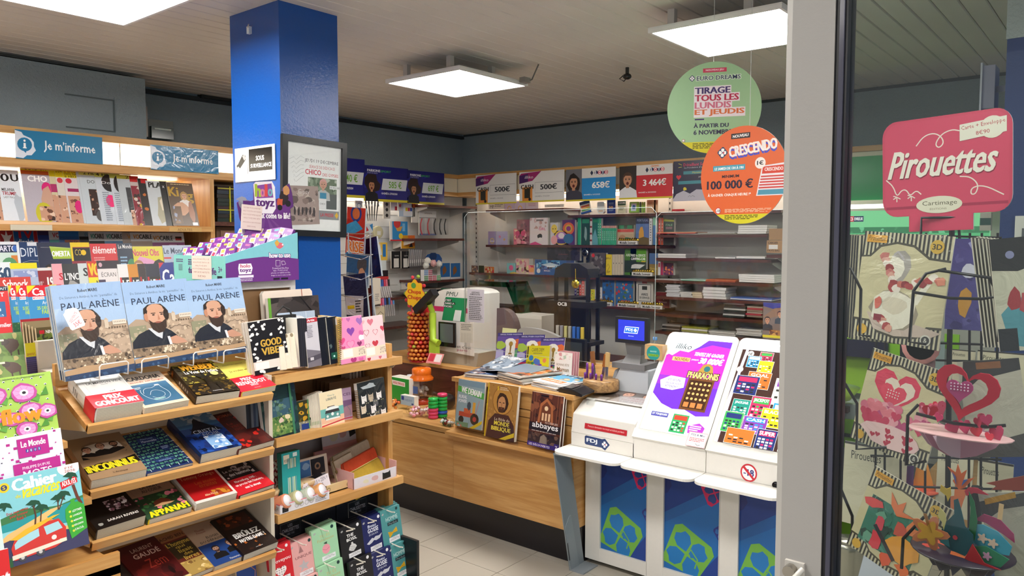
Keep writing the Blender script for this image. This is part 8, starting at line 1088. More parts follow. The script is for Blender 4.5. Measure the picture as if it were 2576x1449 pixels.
for i in range(7):lw('silver pencil lead pack on the rod, %s from the left'%['first','second','third','fourth','fifth','sixth','seventh'][i],'lead_pack',1028+i*5,628,1040+i*5,671-i*.5,'#a8a8ac',[('r',.2,.6,.8,.8,'#e0e0e0')],xf=-5.28+i*.003,mat='foil',cat='pack',roll=-5)
for i in range(5):
 P=on('X',-5.3,926+i*5,556);m=MB();m.tube([(0,0,0),(0,.012*(i-2),.16),(0,.016*(i-2),.21)],[.003,.007,.005],'#26262a','plastic',6);m.tube([(0,.014*(i-2),.13),(0,.0145*(i-2),.15)],.0075,'#d8d8d8','plastic',6);m.build('brush_pen',None,P,label='black brush pen in the fan on the left wall, %s from the left'%['first','second','third','fourth','fifth'][i],cat='pen',group='black brush pens in a fan')
P=on('X',-5.28,953,584);m=MB();m.lathe([(.03,0),(.052,0),(.055,.004),(.055,.03),(.052,.034),(.03,.034)],0,0,0,'#cfc8a0','satin',20,'y');m.box(-.02,-.002,-.025,.02,0,.01,'#e4e2dc','paper');m.build('tape_roll',None,P,(0,0,R(90)),label='roll of cream tape hanging on the left wall',cat='tape')
lw('white reading glasses display header with small black text','glasses_display',1055,530,1098,592,'#cfccca',[('t','LUNETTES DE LECTURE',.3,.08,.75,.14,'#333'),('r',0,.28,1,.3,'#555'),('r',0,.93,1,1,'#7a84b0')],cat='display')
for i in range(5):
 P=on('X',-5.2,1062+[0,18,34,48,60][i],590);m=MB();m.tube([(0,0,.0),(0,-.02,.05),(0,-.02,.1),(0,.0,.15)],.006,['#b83a44','#b83a44','#2a2a2a','#2a2a2a','#2a2a2a'][i],'plastic',6);m.box(-.004,-.026,-.002,.002,.03,.155,'#fff','film');m.build('reading_glasses',None,P,label='%s reading glasses in clear pack, %s from the left'%('red' if i<2 else 'black',['first','second','third','fourth','fifth'][i]),cat='glasses',group='packs of reading glasses')
lw('blue domed toy box behind the fluffy key rings','toy_box',1068,636,1112,665,'#2a5a9c',[('e',.5,.3,.2,None,'#1c3a6a'),('blob',.2,.6,.15,.2,'#b8863a')],outline=[(0,1),(0,.5),(.15,.15),(.5,0),(.85,.15),(1,.5),(1,1)],cat='box')
for i in range(2):lw('blue animal toy box with a brown puppy, %s'%('left','right')[i],'toy_box',1108+i*26,662,1132+i*26,703,'#2a6aa8',[('blob',.4,.45,.22,.28,'#8a5a34'),('r',0,.85,1,1,'#dcdcdc')],cat='box',d=.04,xf=-5.18)
for i,(x,y,c_)in enumerate(((1076,656,'#ece8e0'),(1090,662,'#f0b8b8'),(1105,664,'#eceae4'),(1072,668,'#e0e0d8'))):
 P=on('X',-5.12,x,y);m=MB();m.ball(0,0,0,.03,.03,.03,c_,'cloth',10,7);rr=random.Random(i)
 for k in range(40):
  a,b_=rr.random()*6.28,rr.uniform(-1.4,1.4);d_=Vector((math.cos(a)*math.cos(b_),math.sin(a)*math.cos(b_),math.sin(b_)));m.tube([d_*.026,d_*.037],[.004,.001],c_,'cloth',4)
 m.build('pompom',None,P,label=['white fluffy pompom at the upper left','pink fluffy pompom in the middle','white fluffy pompom at the right','grey white pompom at the lower left'][i]+' above the puzzle cubes',cat='pompom',group='fluffy pompoms')
P0=on('X',-5.12,1067,703)
for i in range(8):
 cs=[['#5a90c8','#b83a5a'],['#3a8a4a','#b82a3a','#c83a5a','#4aa85a']];r_=i//4;k=i%4
 if r_==1 and k>1:continue
 m=MB();m.box(0,0,0,.045,.053,.053,'#e8e8e8','plastic');q=Art(.053,.053);q.run([('r',.05+.32*a,.05+.32*b_,.3+.32*a,.3+.32*b_,(cs[1]if r_==0 else cs[0])[k%(4 if r_==0 else 2)])for a in range(3)for b_ in range(3)]);m.art(q,Matrix.Translation((.0455,.0265,0))@Matrix.Rotation(R(90),4,'Z'))
 m.build('puzzle_cube',None,(-5.165,P0.y+k*.055,1.354+r_*.054),label='small puzzle cube, %s row, %s from the left'%(['lower','upper'][r_],['first','second','third','fourth'][k]),cat='puzzle cube',group='stacked puzzle cubes')
mk=thing('marker_rack','clear stepped rack of marker pens with a black and red header','pen rack',on('X',-5.1,985,795));pc_=['#e07aa8','#5a9ad8','#4a80c0','#3a5aa8','#d83a5a','#e07a90','#2a1c20']
for r_ in range(2):
 for i in range(7):
  m=MB();m.tube([(-.02-r_*.06,(i-3)*.024-.02*(1-r_),.0+r_*.16),(-.03-r_*.06,(i-3)*.024-.02,.10+r_*.16)],.008,'#c8c4c4','plastic',7);m.tube([(-.03-r_*.06,(i-3)*.024-.02,.10+r_*.16),(-.035-r_*.06,(i-3)*.024-.02,.16+r_*.16)],.0095,pc_[i]if r_ else pc_[(i*3+4)%7],'plastic',8);m.build('marker',mk)
m=MB();m.box(-.13,-.11,.31,-.125,.075,.40,'#241a1e','satin');m.box(-.125,-.11,.32,-.12,.075,.345,'#c83a3a','satin');m.build('header',mk);m=MB();m.box(-.015,-.12,0,-.012,.1,.1,'#fff','film');m.build('front_sheet',mk)
for i in range(14):
 rr=random.Random(i);P=on('X',-5.1,1050+i*11,738);m=MB();m.box(-.25,-.1,0,.02,.1,.005,rr.choice(('#c8c4bc','#8a8884','#e0dcd4','#5a5a5c','#a8988a')),'paper');m.build('loose_paper',None,(-5.15,P.y,P.z+.008*(i%6)),(0,0,rr.uniform(-.3,.3)),label='loose %s pile on the corner shelf, sheet bundle %s from the left'%('paper',['one','two','three','four','five','six','seven','eight','nine','ten','eleven','twelve','thirteen','fourteen'][i]),cat='paper',group='loose papers on the corner shelf')
lw('white cardboard box edge left of the marker rack','cardboard_box',938,700,958,765,'#d8d0c0',[('lines',.3,.6,.8,.9,4,'#888')],xf=-4.9,d=.12,cat='box');lw('beige box with a printed house, left of the marker rack','house_box',942,772,968,812,'#cfc4a8',[('l',[(.3,.5),(.6,.3),(.9,.5)],.004,'#3a2a24'),('r',.4,.55,.8,.9,'#8a8a90')],xf=-4.95,d=.06,cat='box')
# --------- wire rack of toy bags beside the column
wr=thing('wire_rack','chrome wire rack holding crackly toy bags beside the blue column','wire rack',(-3.62,3.0,0))
for x0,y0,x1,y1 in((876,585,886,862),(931,585,941,862)):A=on('Y',3.0,x0,y0);B=on('Y',3.0,x1,y1);m=MB();m.tube([A-wr.location,B-wr.location,Vector((B.x,3.0,0))-wr.location],.005,'#c8c8cc','chrome',8);m.build('post',wr)
for y in(588,640,690,740,800):
 A=on('Y',3.0,876,y);B=on('Y',3.0,938,y);L=wr.location;m=MB();m.tube([A-L,B-L],.003,'#c8c8cc','chrome',6);m.tube([A-L,A-L+Vector((.0,-.07,.0)),B-L+Vector((-.02,-.07,-.03)),B-L],.003,'#c8c8cc','chrome',6);m.build('wire',wr)
def tbag(lab,x0,y0,x1,y1,Y,bg,ops,yaw=0,roll=0):return card('toy_bag',lab,'bag','Y',Y,x0,y0,x1,y1,bg,ops,d=.012,mat='foil',yaw=yaw,roll=roll,group='toy bags in the chrome wire rack',side='#c8ccd8')
tbag('red and blue surprise bag at the top of the wire rack',868,522,914,650,3.05,'#b8281c',[('e',.5,.12,.3,None,'#2a3a8a'),('e',.5,.12,.2,None,'#c86a3a'),('p',[(0,.35),(.5,.25),(.9,.4),(.5,.5),(0,.52)],'#3a9ad0'),('to','RISE',.1,.66,.95,.88,'#e8802a','#f0e8e0',.05,.06),('blob',.2,.95,.2,.06,'#3a8ac0')],roll=-5)
tbag('blue bag with a grey capped child drawing, middle left of the wire rack',870,640,925,720,2.97,'#2a5a8a',[('blob',.7,.35,.22,.25,'#4a4a50'),('blob',.7,.55,.16,.14,'#c8987a'),('m',0,.6,1,1,['#6a7a88','#3a4a5a','#8a98a4'],12,.15,3)],roll=-4)
tbag('glossy navy foil bag tilted across the wire rack',905,600,960,700,3.1,'#1f2a66',[('m',.1,.2,.9,.9,['#1f2a66','#26347a','#3a2a4a','#1a2050'],20,.12,3)],roll=10)
tbag('dark navy foil bag with a white label and yellow code',872,690,928,800,2.96,'#171f4a',[('t','PLANETE',.3,.08,.7,.14,'#6a78b0'),('p',[(.02,.45),(.85,.52),(.75,.98),(0,.9)],'#c4c8d8'),('r',.08,.7,.4,.78,'#d8c020'),('lines',.45,.6,.7,.9,5,'#333')],roll=7)
tbag('red and silver foil bag low in the wire rack',915,720,950,862,3.05,'#a83a28',[('m',0,0,1,1,['#a83a28','#c8c4c4','#7a2418','#d86a4a'],24,.15,3)],roll=9)
# --------- behind the counter
tw=thing('tower_stand','tall black tower stand with shelves of lighters behind the counter','tower stand',(-2.95,4.3,.93));
m=MB();H_=.62
for x in(-.13,.13):
 for y in(-.06,.06):m.box(x-.012,y-.008,0,x+.012,y+.008,H_-.04,'#161618','plastic')
m.build('frame_posts',tw,kind='stuff')
m=MB();m.prism([(-.142,H_-.06),(.142,H_-.06),(.13,H_),(.06,H_+.035),(-.06,H_+.035),(-.13,H_)],-.07,.07,'#161618','plastic');m.build('arched_top',tw)
m=MB();m.box(-.19,-.09,.36,.19,.08,.40,'#161618','plastic');q=Art(.38,.04);q.run([('t','OCB',.25,.2,.45,.8,'#d8d8d8',.05)]);m.art(q,Matrix.Translation((0,-.0905,.36)));m.build('tray',tw);m=MB();m.box(-.17,-.1,.11,.17,.08,.135,'#161618','plastic');m.build('tray',tw)
for i in range(7):m=MB();m.tube([(-.11+i*.034,-.07,.136),(-.11+i*.034,-.07,.23)],.0125,['#a8a49c','#8a8a94','#b8b47a','#9a9a92','#3a6ab8','#2a5aa8','#c8b040'][i],'plastic',10);m.build('lighter',tw)
m=MB();m.tube([(.05,-.09,.62),(.055,-.095,.55)],.004,'#c8a83a','chrome');m.lathe([(.001,0),(.03,0),(.03,.004),(.001,.004)],.055,-.1,.52,'#d8c04a','chrome',14,'y');m.build('gold_medal',tw)
def bx(lab,name,cat,x0,y0,x1,y1,Y,d,col,ops=(),**k):return card(name,lab,cat,'Y',Y,x0,y0,x1,y1,col,ops,d=d,side=k.pop('side',col),**k)
bx('tall black photocopier behind the clear screen','photocopier','photocopier',1330,745,1432,930,4.9,.3,'#232022',[('r',.1,.5,.9,.52,'#3a3638'),('r',.1,.7,.9,.72,'#3a3638'),('blob',.6,.58,.12,.02,'#111',8,.1)],outline=smooth([(0,.04),(0,.04),(.95,0),(1,.03),(1,1),(1,1),(0,1),(0,1)]));bx('white printer box in front of the photocopier','printer','printer',1288,792,1362,900,4.6,.2,'#c8c4ba',[('r',0,0,1,.08,'#dedad0'),('p',[(.3,.4),(.55,.4),(.4,.52)],'#d07a3a')],side='#e0dcd4')
bx('rounded dark mauve back of a monitor on the counter','monitor_back','monitor',1225,776,1300,895,4.3,.06,'#5a4c50',[],outline=smooth([(.0,.15),(.2,0),(.65,0),(.9,.2),(1,.55),(1,1),(1,1),(0,1),(0,1)]));bx('rounded pale grey chair back behind the sticker albums','chair_back','chair',1296,826,1415,920,4.05,.03,'#9a9c9c',[],outline=smooth([(0,.25),(.08,.02),(.35,0),(.65,.05),(.97,.2),(1,.4),(.98,1),(.98,1),(0,1),(0,1)]))
bx('black till screen between the albums and the tower stand','till_screen','screen',1405,852,1470,920,4.0,.03,'#1b1d20',[('r',.08,.12,.9,.85,'#3a4244')]);m=MB();A=on('Y',4.7,1192,705);B=on('Y',4.7,1330,775);m.box(A.x,4.65,A.z-.04,B.x-.18,4.9,A.z,'#fff','green_glass');m.prism([(B.x-.2,A.z),(B.x-.17,A.z),(B.x,B.z-.1),(B.x-.05,B.z-.1)],4.65,4.9,'#fff','green_glass');m.box(A.x+.03,4.7,B.z-.2,B.x-.2,4.9,B.z+.0,'#1c1c20','plastic');m.build('green_hood',label='green tinted hood over a black machine behind the clear screen',cat='machine')
part('rear_counter',ct_,(-4.3,4.35,.80,-1.2,5.2,.83),mat='brown_shelf')
# --------- card spinner behind the glass door
rk=thing('card_spinner','black wire spinner rack full of three dimensional greeting cards behind the glass door','spinner rack',(-.26,1.95,0))
def wires(name,*pl,r=.003,Y=None):
 for p in pl:
  m=MB();m.tube([Vector(q)-rk.location for q in p],r,'#17151a','plastic',6);m.build(name,rk)
def W(Y,*pts):return[on('Y',Y,x,y)for x,y in pts]
wires('pole',W(1.95,(2395,560),(2388,900),(2378,1800)),r=.006)
wires('base_ring',[Vector((-.26+.25*math.cos(R(a)),1.95+.25*math.sin(R(a)),.02))for a in range(0,361,20)],r=.01)
wires('base_post',[(-.26,1.95,.02),(-.26,1.95,1.2)],r=.012)
for x in(2205,2228,2268,2330,2440,2470,2510):wires('upright',W(2.0,(x,586),(x-4,1520)),r=.0028)
for y in(592,862,905,1150,1225):wires('ring',W(2.0,(2190,y-4),(2520,y+6)),r=.0028)
wires('sign_holder',W(1.74,(2316,600),(2318,548),(2410,546),(2414,600)),r=.003)
wires('basket',W(1.63,(2112,674),(2140,675),(2166,728),(2163,843),(2190,846)),W(1.58,(2380,676),(2330,688),(2298,732),(2288,860),(2330,866)),W(1.56,(2298,735),(2390,750),(2470,752),(2515,745),(2500,700),(2360,680)),W(1.52,(2490,700),(2515,748),(2512,860)),W(1.62,(2116,950),(2156,1015),(2155,1130),(2230,1125)),W(1.5,(2310,1018),(2284,1045),(2280,1170),(2330,1160)),W(1.48,(2305,1040),(2400,1065),(2480,1074),(2530,1070)),W(1.62,(2104,1203),(2144,1298),(2144,1360)),W(1.5,(2325,1300),(2272,1355),(2268,1430)))
def gc(lab,Y,x0,y0,x1,y1,ops,yaw,roll=0,lean=4,d=.003,name='greeting_card',bg='#cfc6a8',**k):return card(name,lab,'greeting card','Y',Y,x0,y0,x1,y1,bg,ops,d=d,yaw=yaw,roll=roll,lean=lean,side='#d8d4c4',mat='wrap',group='striped greeting cards on the spinner',**k)
def deco(inner):
 L=[('r',0,0,1,1,'#cfc6a8')]+[('r',i/22,0,i/22+.022,1,'#2f2b2a')for i in range(22)]+[('p',[(0,.23),(.1,.22),(.2,.12),(.4,.08),(.6,.1),(.78,.2),(1,.21),(1,.82),(.86,.83),(.75,.93),(.5,.96),(.3,.93),(.18,.84),(0,.84)],'#4a4436'),('p',[(0,.245),(.11,.235),(.22,.14),(.4,.1),(.59,.12),(.77,.22),(1,.23),(1,.80),(.84,.81),(.73,.91),(.5,.94),(.3,.91),(.19,.82),(0,.82)],'#cdc29c')]
 L+=inner+[('r',.04,.03,.28,.1,'#dfa02a'),('t','Pirouettes',.06,.04,.26,.085,'#4a3a20',.0,{'it':.2}),('e',.84,.1,.075,None,'#d0a83a',20),('t','3D',.79,.075,.89,.125,'#3a3424',.05),('e',.12,.92,.06,None,'#d8a83a',14),('e',.85,.93,.06,None,'#d8d4c8',14),('e',.85,.93,.045,None,'#3a3634',14),('t','&',.83,.91,.87,.95,'#e0dcd0')]
 return L
rr=random.Random(5)
dress=[('p',[(.15,.75),(.55,.78),(1,.85),(.9,.9),(.5,.94),(.25,.9)],'#c8b4a8'),('blob',.46,.71,.27,.18,'#9c8f7c',12,.12,1),('blob',.45,.7,.26,.17,'#e8e1d0',12,.12,1),('blob',.46,.66,.14,.08,'#d8cdb8',12,.1,5),('blob',.46,.3,.12,.15,'#a8a09a',10,.1,2),('blob',.42,.32,.1,.11,'#ece4d4',9,.1,3),('cv',[(.8,.42),(.72,.55),(.68,.62)],.012,'#e8e1d0'),('l',[(.38,.2),(.42,.17),(.46,.2),(.5,.24)],.004,'#b8b0b4')]+[('blob',a,b,.05,.036,c_,8,.3,i)for i,(a,b,c_)in enumerate([(.28+.02*j,.22+.035*j,['#c87870','#d8a090','#e8dcd0','#9a3a3a'][j%4])for j in range(9)]+[(.4+.05*j,.5+.02*math.sin(j*2)-.012*j,['#a84040','#ece0d4','#c87060','#8a2a2e'][j%4])for j in range(11)]+[(.3+.025*j,.78+.02*j,['#ece0d4','#a84040','#d89a88'][j%3])for j in range(6)])]+[('blob',.93,.4,.05,.035,'#dd8a70'),('r',.24,.76,.33,.82,'#8a2a3a'),('blob',.27,.65,.04,.06,'#d86a5a')]
hearts=[('heart',.42,.34,.3,'#d83a58'),('heart',.46,.35,.2,'#e8d8c8'),('heart',.4,.4,.17,'#e0455f')]+[('e',.33+.035*(j%5),.36+.03*(j//5),.009,None,'#f0dcd8',6)for j in range(16)]+[('heart',rr.uniform(.12,.88),rr.uniform(.52,.74),rr.uniform(.06,.12),rr.choice(('#d8708a','#e8a0ac','#c83a5c','#e07a88','#b84a78')))for _ in range(26)]+[('blob',.5,.82,.38,.12,'#e8c4c4',12,.1,4)]+[('heart',rr.uniform(.2,.8),rr.uniform(.76,.9),.035,'#b8304a')for _ in range(14)]
trop=[('m',.1,.3,.8,.85,['#3a7a6a','#2a5a4a','#4a8a7a','#6aa08a','#2f4a44'],50,.07,6)]+[('p',[(.35,.3),(.3,.16),(.42,.26),(.5,.18),(.5,.3),(.68,.3),(.45,.38)],'#e07a4a'),('p',[(.6,.42),(.66,.3),(.7,.4),(.8,.38),(.72,.48),(.6,.5)],'#e08050'),('blob',.15,.38,.1,.06,'#d84a4a',8,.4,2),('blob',.3,.55,.07,.09,'#d04a5a',8,.3,3),('blob',.55,.5,.08,.1,'#c8584a',8,.3,5),('blob',.66,.7,.2,.14,'#e8a040',10,.25,6),('blob',.32,.75,.08,.1,'#d83a4a',8,.3,7),('blob',.5,.88,.12,.07,'#e05a3a',8,.4,8),('blob',.75,.88,.1,.08,'#e06a30',8,.4,9),('blob',.8,.5,.05,.05,'#e8d8a0',8,.3),('l',[(.25,.6),(.6,.85)],.008,'#2a2a34')]
for i in range(6):gc('striped card edge %s behind the flower dress card'%['farthest','fifth','fourth','third','second','just'][i],1.74-i*.009,2106+i*6,590+i*.5,2312+i*9,852+i*2.5,[('r',j/20,0,j/20+.025,1,'#2f2b2a')for j in range(20)],-16,lean=3)
gc('striped greeting card with a floral teapot dress, top left of the spinner',1.68,2136,588,2356,862,deco(dress),-16,roll=-4)
gc('dark violet wrapped card between the two top stacks',1.9,2375,600,2470,830,[('m',0,0,1,1,['#4a4480','#5a5490','#3a3468','#8a8ab8'],24,.15,3),('blob',.5,.7,.2,.14,'#b8863a'),('blob',.6,.35,.2,.1,'#c8c8d8')],5,bg='#4a4480')
for i in range(6):gc('narrow card edge of the right stack on the spinner, %s from the left'%['first','second','third','fourth','fifth','sixth'][i],1.66-i*.012,2478+i*9,594+i,2500+i*9,872,[('r',0,0,.5,1,'#3a3634'),('r',.7,0,.8,1,'#8a8474')],55,bg='#c8c2ae',roll=7)
gc('card with a blue teapot shape at the right edge of the photo',1.5,2515,594,2680,880,[('r',0,0,1,1,'#cfc8b4'),('p',[(0,0),(1,0),(1,.2),(.4,.3),(0,.28)],'#2a2628'),('e',.3,.15,.07,None,'#8a8ab0'),('blob',.45,.75,.35,.2,'#5a9aa8'),('blob',.3,.55,.12,.1,'#a83a40'),('blob',.5,.6,.12,.1,'#b84a50'),('r',0,.8,.3,1,'#26242a')],25,roll=6,bg='#cfc8b4')
gc('striped greeting card with a pile of pink and red hearts',1.62,2130,894,2326,1140,deco(hearts),-18,roll=-11)
gc('plain backed greeting card behind the pop-up hearts',1.72,2440,905,2600,1150,[('r',0,0,1,1,'#bdb6a8'),('p',[(.1,0),(1,0),(1,.12),(.3,.2),(.0,.35)],'#3a3638'),('r',.3,.02,.7,.09,'#8a5a3a'),('p',[(0,.9),(1,.75),(1,1),(0,1)],'#4a4644')],10,roll=9,bg='#bdb6a8')
gc('striped greeting card with red and orange tropical flowers',1.55,2118,1196,2318,1428,deco(trop),-18,roll=-16)
for lab,Y,x0,y0,x1,y1,c_ in(('cream card reading Pirouettes low on the left of the spinner',2.05,2112,1120,2270,1330,'#a83a34'),('cream card in the second row right of the pole',2.08,2385,880,2450,960,'#c8b8a0'),('cream card behind the parrot pop-up, centre',2.08,2350,1130,2440,1300,'#c86a3a'),('grey backed card at the low right of the spinner',2.05,2450,1160,2540,1340,'#8a8474'),('cream card at the middle right of the spinner',2.06,2452,885,2575,1000,'#b8a88a')):
 gc(lab,Y,x0,y0,x1,y1,[('t','Pirouettes',.12,.1,.6,.2,'#2a2622',.0),('r',0,0,1,.03,'#3a3634'),('blob',.7,.6,.15,.25,c_,9,.3),('blob',.5,.8,.2,.1,c_,9,.3,3)],-4,bg='#c9c1a8')
gc('pale card at the right bottom edge behind the blue pop-up flower',1.5,2500,1240,2640,1449,[('r',0,0,1,1,'#c0b8a8'),('p',[(0,.1),(1,0),(1,.16),(.4,.2),(0,.35)],'#4a4644'),('p',[(.1,.07),(.7,.0),(.7,.07),(.1,.14)],'#c8922a')],10,roll=12,bg='#c0b8a8')
def hpts(r,n=26):return[(r*math.sin(t)**3,r*.0625*(13*math.cos(t)-5*math.cos(2*t)-2*math.cos(3*t)-math.cos(4*t)))for t in[2*math.pi*i/n for i in range(n)]]
pu=thing('popup_card','red and pink pop-up heart card standing in a pale folded bowl','greeting card',on('Y',1.5,2418,1078),(0,0,R(-8)));pu.scale=(.8,.8,.84)
o_,i_=hpts(.062),hpts(.040);n=len(o_);m=MB()
V_=[(x,-.03,z+.085)for x,z in o_]+[(x,-.03,z+.086)for x,z in i_]+[(x,-.026,z+.085)for x,z in o_]+[(x,-.026,z+.086)for x,z in i_]
m.add(V_,[((k),(k+1)%n,n+(k+1)%n,n+k)for k in range(n)]+[(2*n+(k+1)%n,2*n+k,3*n+k,3*n+(k+1)%n)for k in range(n)]+[(k,2*n+k,2*n+(k+1)%n,(k+1)%n)for k in range(n)],'#d0203f','satin');m.M=Matrix.Rotation(R(-12),4,'Y');m.build('heart_ring',pu,rot=(0,R(10),0))
m=MB();m.M=Matrix.Translation((.004,-.034,.085));m.prism(hpts(.026),0,.003,'#c84a8a','satin')
for k in range(18):m.ball(-.016+.0065*(k%6),-.001,.012-.006*(k//6),.0017,.001,.0017,'#e8c8e0','satin',6,4)
m.build('small_heart',pu)
rr=random.Random(9)
for k in range(16):
 m=MB();m.M=Matrix.Translation((rr.uniform(-.085,.08),rr.uniform(-.05,.02),rr.uniform(.0,.04)))@Matrix.Rotation(rr.uniform(-.6,.6),4,'Z')@Matrix.Rotation(rr.uniform(-.5,.5),4,'Y');m.prism(hpts(rr.uniform(.011,.02),16),0,.0015,rr.choice(('#d0203f','#e06080','#b82a50','#e890a8','#c8386a')),'satin');m.build('paper_heart',pu)
m=MB();m.prism(smooth([(-.10,-.05),(.0,-.08),(.1,-.05),(.1,.03),(-.1,.04)]),-.008,-.006,'#e8b8bc','satin',axis='z');m.build('card_top',pu)
for k in range(9):
 a=R(-70+k*17.5);m=MB();m.M=Matrix.Rotation(a,4,'Z');m.prism([(0,-.008),(0,-.062),(-.03,-.055),(-.065,-.035),(-.085,-.008)],-.0007,.0007,['#e0b8cc','#d89ab4'][k%2],'satin');m.M=Matrix.Rotation(math.pi/2+a*.9,4,'Z')@Matrix();m.prism([(0,-.008),(0,-.062),(.03,-.055),(.065,-.035),(.085,-.008)],-.0007,.0007,'#d89ab4','satin');m.build('folded_rib',pu)
tp=thing('popup_card','tropical pop-up card with a toucan coloured bird and flowers on a dark oval base','greeting card',on('Y',1.45,2420,1385),(0,0,R(-8)));tp.scale=(.86,.86,.86)
m=MB();m.lathe([(.001,-.002),(.088,-.002),(.09,0),(.088,.002),(.001,.002)],0,0,0,'#2a2034','satin',28);q=Art(.16,.13);m.build('base_plate',tp)
m=MB();m.M=Matrix.Rotation(R(-90),4,'X');q.run([('blob',.3,.4,.14,.1,'#d8604a',8,.4),('blob',.6,.75,.16,.09,'#e0703a',5,.5,2),('blob',.8,.55,.1,.08,'#c83a44',7,.4,3),('blob',.2,.7,.1,.06,'#c84a44',7,.4,4)]);q.v=[(x,y-.002,z-.065)for x,y,z in q.v];m.art(q);m.build('base_print',tp)
for k in range(6):a=R(k*30);m=MB();m.M=Matrix.Rotation(a,4,'Z');m.prism([(-.07,-.003),(.07,-.003),(.05,-.035),(-.05,-.035)],-.0006,.0006,'#3a2c4a','satin');m.build('folded_rib',tp)
def cut(name,pts,col,x,y,z,rz=0,s=.01,ext=()):
 m=MB();m.M=Matrix.Translation((x,y,z))@Matrix.Rotation(R(rz),4,'Z');m.prism([(a*s,b*s)for a,b in pts],0,.0015,col,'satin')
 for p2,c2 in ext:m.prism([(a*s,b*s)for a,b in p2],-.0012,-.0004,c2,'satin')
 m.build(name,tp)
fl5=[(math.cos(R(a))*(3+1.0*math.cos(R(5*a))),math.sin(R(a))*(3+1.0*math.cos(R(5*a))))for a in range(0,360,12)]
ci=lambda r_,n=12:[(r_*math.cos(2*math.pi*k/n),r_*math.sin(2*math.pi*k/n))for k in range(n)]
cut('hibiscus',fl5,'#f0946a',-.045,-.045,.035,10,.009,[([(a*.7,b*.7)for a,b in fl5],'#f4b84a'),([(0,0),(.6,0),(-.6,4),(-1.3,4)],'#b87a3a')])
cut('bird',[(-1,-3),(2,-3.4),(3.6,-1),(3.4,1.6),(1.8,3),(1,6),(.2,8.5),(-.6,8),(-.4,5),(-1.8,3),(-3,.5),(-3.6,-1.4)],'#1d5a68',-.002,-.035,.035,-5,.009,[(ci(.5),'#e04a5a'),([(-3,-2),(-1,-2.4),(-1.4,-.4),(-2.8,-.8)],'#3a8a94')])
cut('leaf',[(0,-2),(1.3,1),(1.6,5),(.9,9),(-.2,11),(.3,7),(.1,3)],'#1f7a4a',.018,-.03,.03,4,.009)
cut('bird_of_paradise',[(0,0),(-1.4,1.8),(-.9,2.6),(-2.6,5),(-.8,4),(-.4,6.2),(.4,4),(1.6,5.2),(1,2.6),(3.2,3.6),(1.2,.6)],'#e8703a',-.004,-.02,.125,0,.008,[([(-.5,1),(-1.6,4),(-.7,3)],'#6a6ab0'),([(.6,1),(2,3),(1,2.6)],'#4a6ab8')])
cut('beak_leaf',[(0,0),(1.4,1),(4.2,1.2),(2,2.2),(.4,2),(-.4,1)],'#c8304a',.012,-.028,.118,0,.009)
cut('butterfly',[(0,0),(-1.6,1.2),(-1.4,3),(0,2),(1,2.6),(1.2,.6),(.4,-1.6)],'#e8c04a',-.022,-.03,.11,20,.007)
cut('butterfly',[(0,0),(-1,1.4),(-.6,3.6),(.6,2.4),(.9,.8),(.4,-1.8)],'#e0d48a',-.024,-.042,.06,0,.008)
cut('blue_leaf',[(-4,.4),(-3,2),(-1,2.6),(1.6,2),(4,0),(3.6,-1.8),(0,-2.4),(-2.6,-1.4)],'#4aa8c8',.052,-.03,.045,-8,.01,[([(a*.25-1,b*.25)for a,b in fl5],'#f0d0c0'),([(a*.25+.8,b*.25-.4)for a,b in fl5],'#f0d0c0')])
cut('purple_petals',[(-3,1.6),(-1.4,3.2),(1.4,3),(3.8,1),(4,-.6),(2,.4),(-1,1.6)],'#a83a6a',.055,-.026,.058,-8,.01,[([(1,3),(1.8,3),(2,6),(1.2,6)],'#e8c090')])
cut('green_leaf',[(-4,0),(0,1.4),(4,.2),(2.6,-1.8),(-1,-2.2)],'#3a8a6a',.05,-.036,.02,-8,.01,[([(a*.22+.3,b*.22-.4)for a,b in fl5],'#d8a8c8')])
cut('red_fold',[(-2.4,-1.6),(-1,2),(1.4,-1.2),(4.6,-1.6),(0,-2.2)],'#b82a34',.04,-.05,.018,-8,.009)
t3=thing('popup_card','small orange pop-up card with violet steps behind the tropical flower card','greeting card',on('Y',2.1,2296,1225));m=MB();m.lathe([(.001,-.002),(.062,-.002),(.062,.002),(.001,.002)],0,0,0,'#f0664a','satin',24);m.lathe([(.03,-.03),(.06,-.004),(.06,-.002),(.001,-.03)],0,0,0,'#2a2430','satin',18);m.build('base_plate',t3)
m=MB();m.prism([(-.03,0),(.005,0),(.005,.06),(-.035,.05)],-.02,-.018,'#5a3a78','satin');m.prism([(0,0),(.05,0),(.03,.07),(.01,.08)],0,.002,'#e89a3a','satin');m.build('cut_out',t3)
t4=thing('popup_card','small pink pop-up card with a rainbow cloud left of the hearts','greeting card',on('Y',1.95,2316,968));m=MB();m.box(-.03,-.01,0,.03,-.008,.07,'#8a6a70','satin');m.lathe([(.04,0),(.045,.002)],0,0,0,'#d8c8c0','satin',16);m.build('figure',t4);m=MB();m.lathe([(.012,0),(.04,0),(.04,.003),(.012,.003)],0,-.015,.09,'#e8a0a0','satin',16,'y');m.lathe([(.02,-.001),(.03,-.001)],0,-.015,.09,'#e8d070','satin',16,'y');m.build('rainbow',t4)
m=MB();m.lathe([(.001,-.04),(.04,-.03),(.062,0),(.001,.0)],0,0,0,'#9ab83a','satin',18);m.ball(-.01,0,.05,.014,.014,.03,'#8a2a34','satin');m.ball(-.005,0,.09,.012,.012,.012,'#d8d4d0','satin');m.build('popup_card',None,on('Y',1.95,2096,972),label='green leaf bowl pop-up card with a footballer, beside the door stile',cat='greeting card')
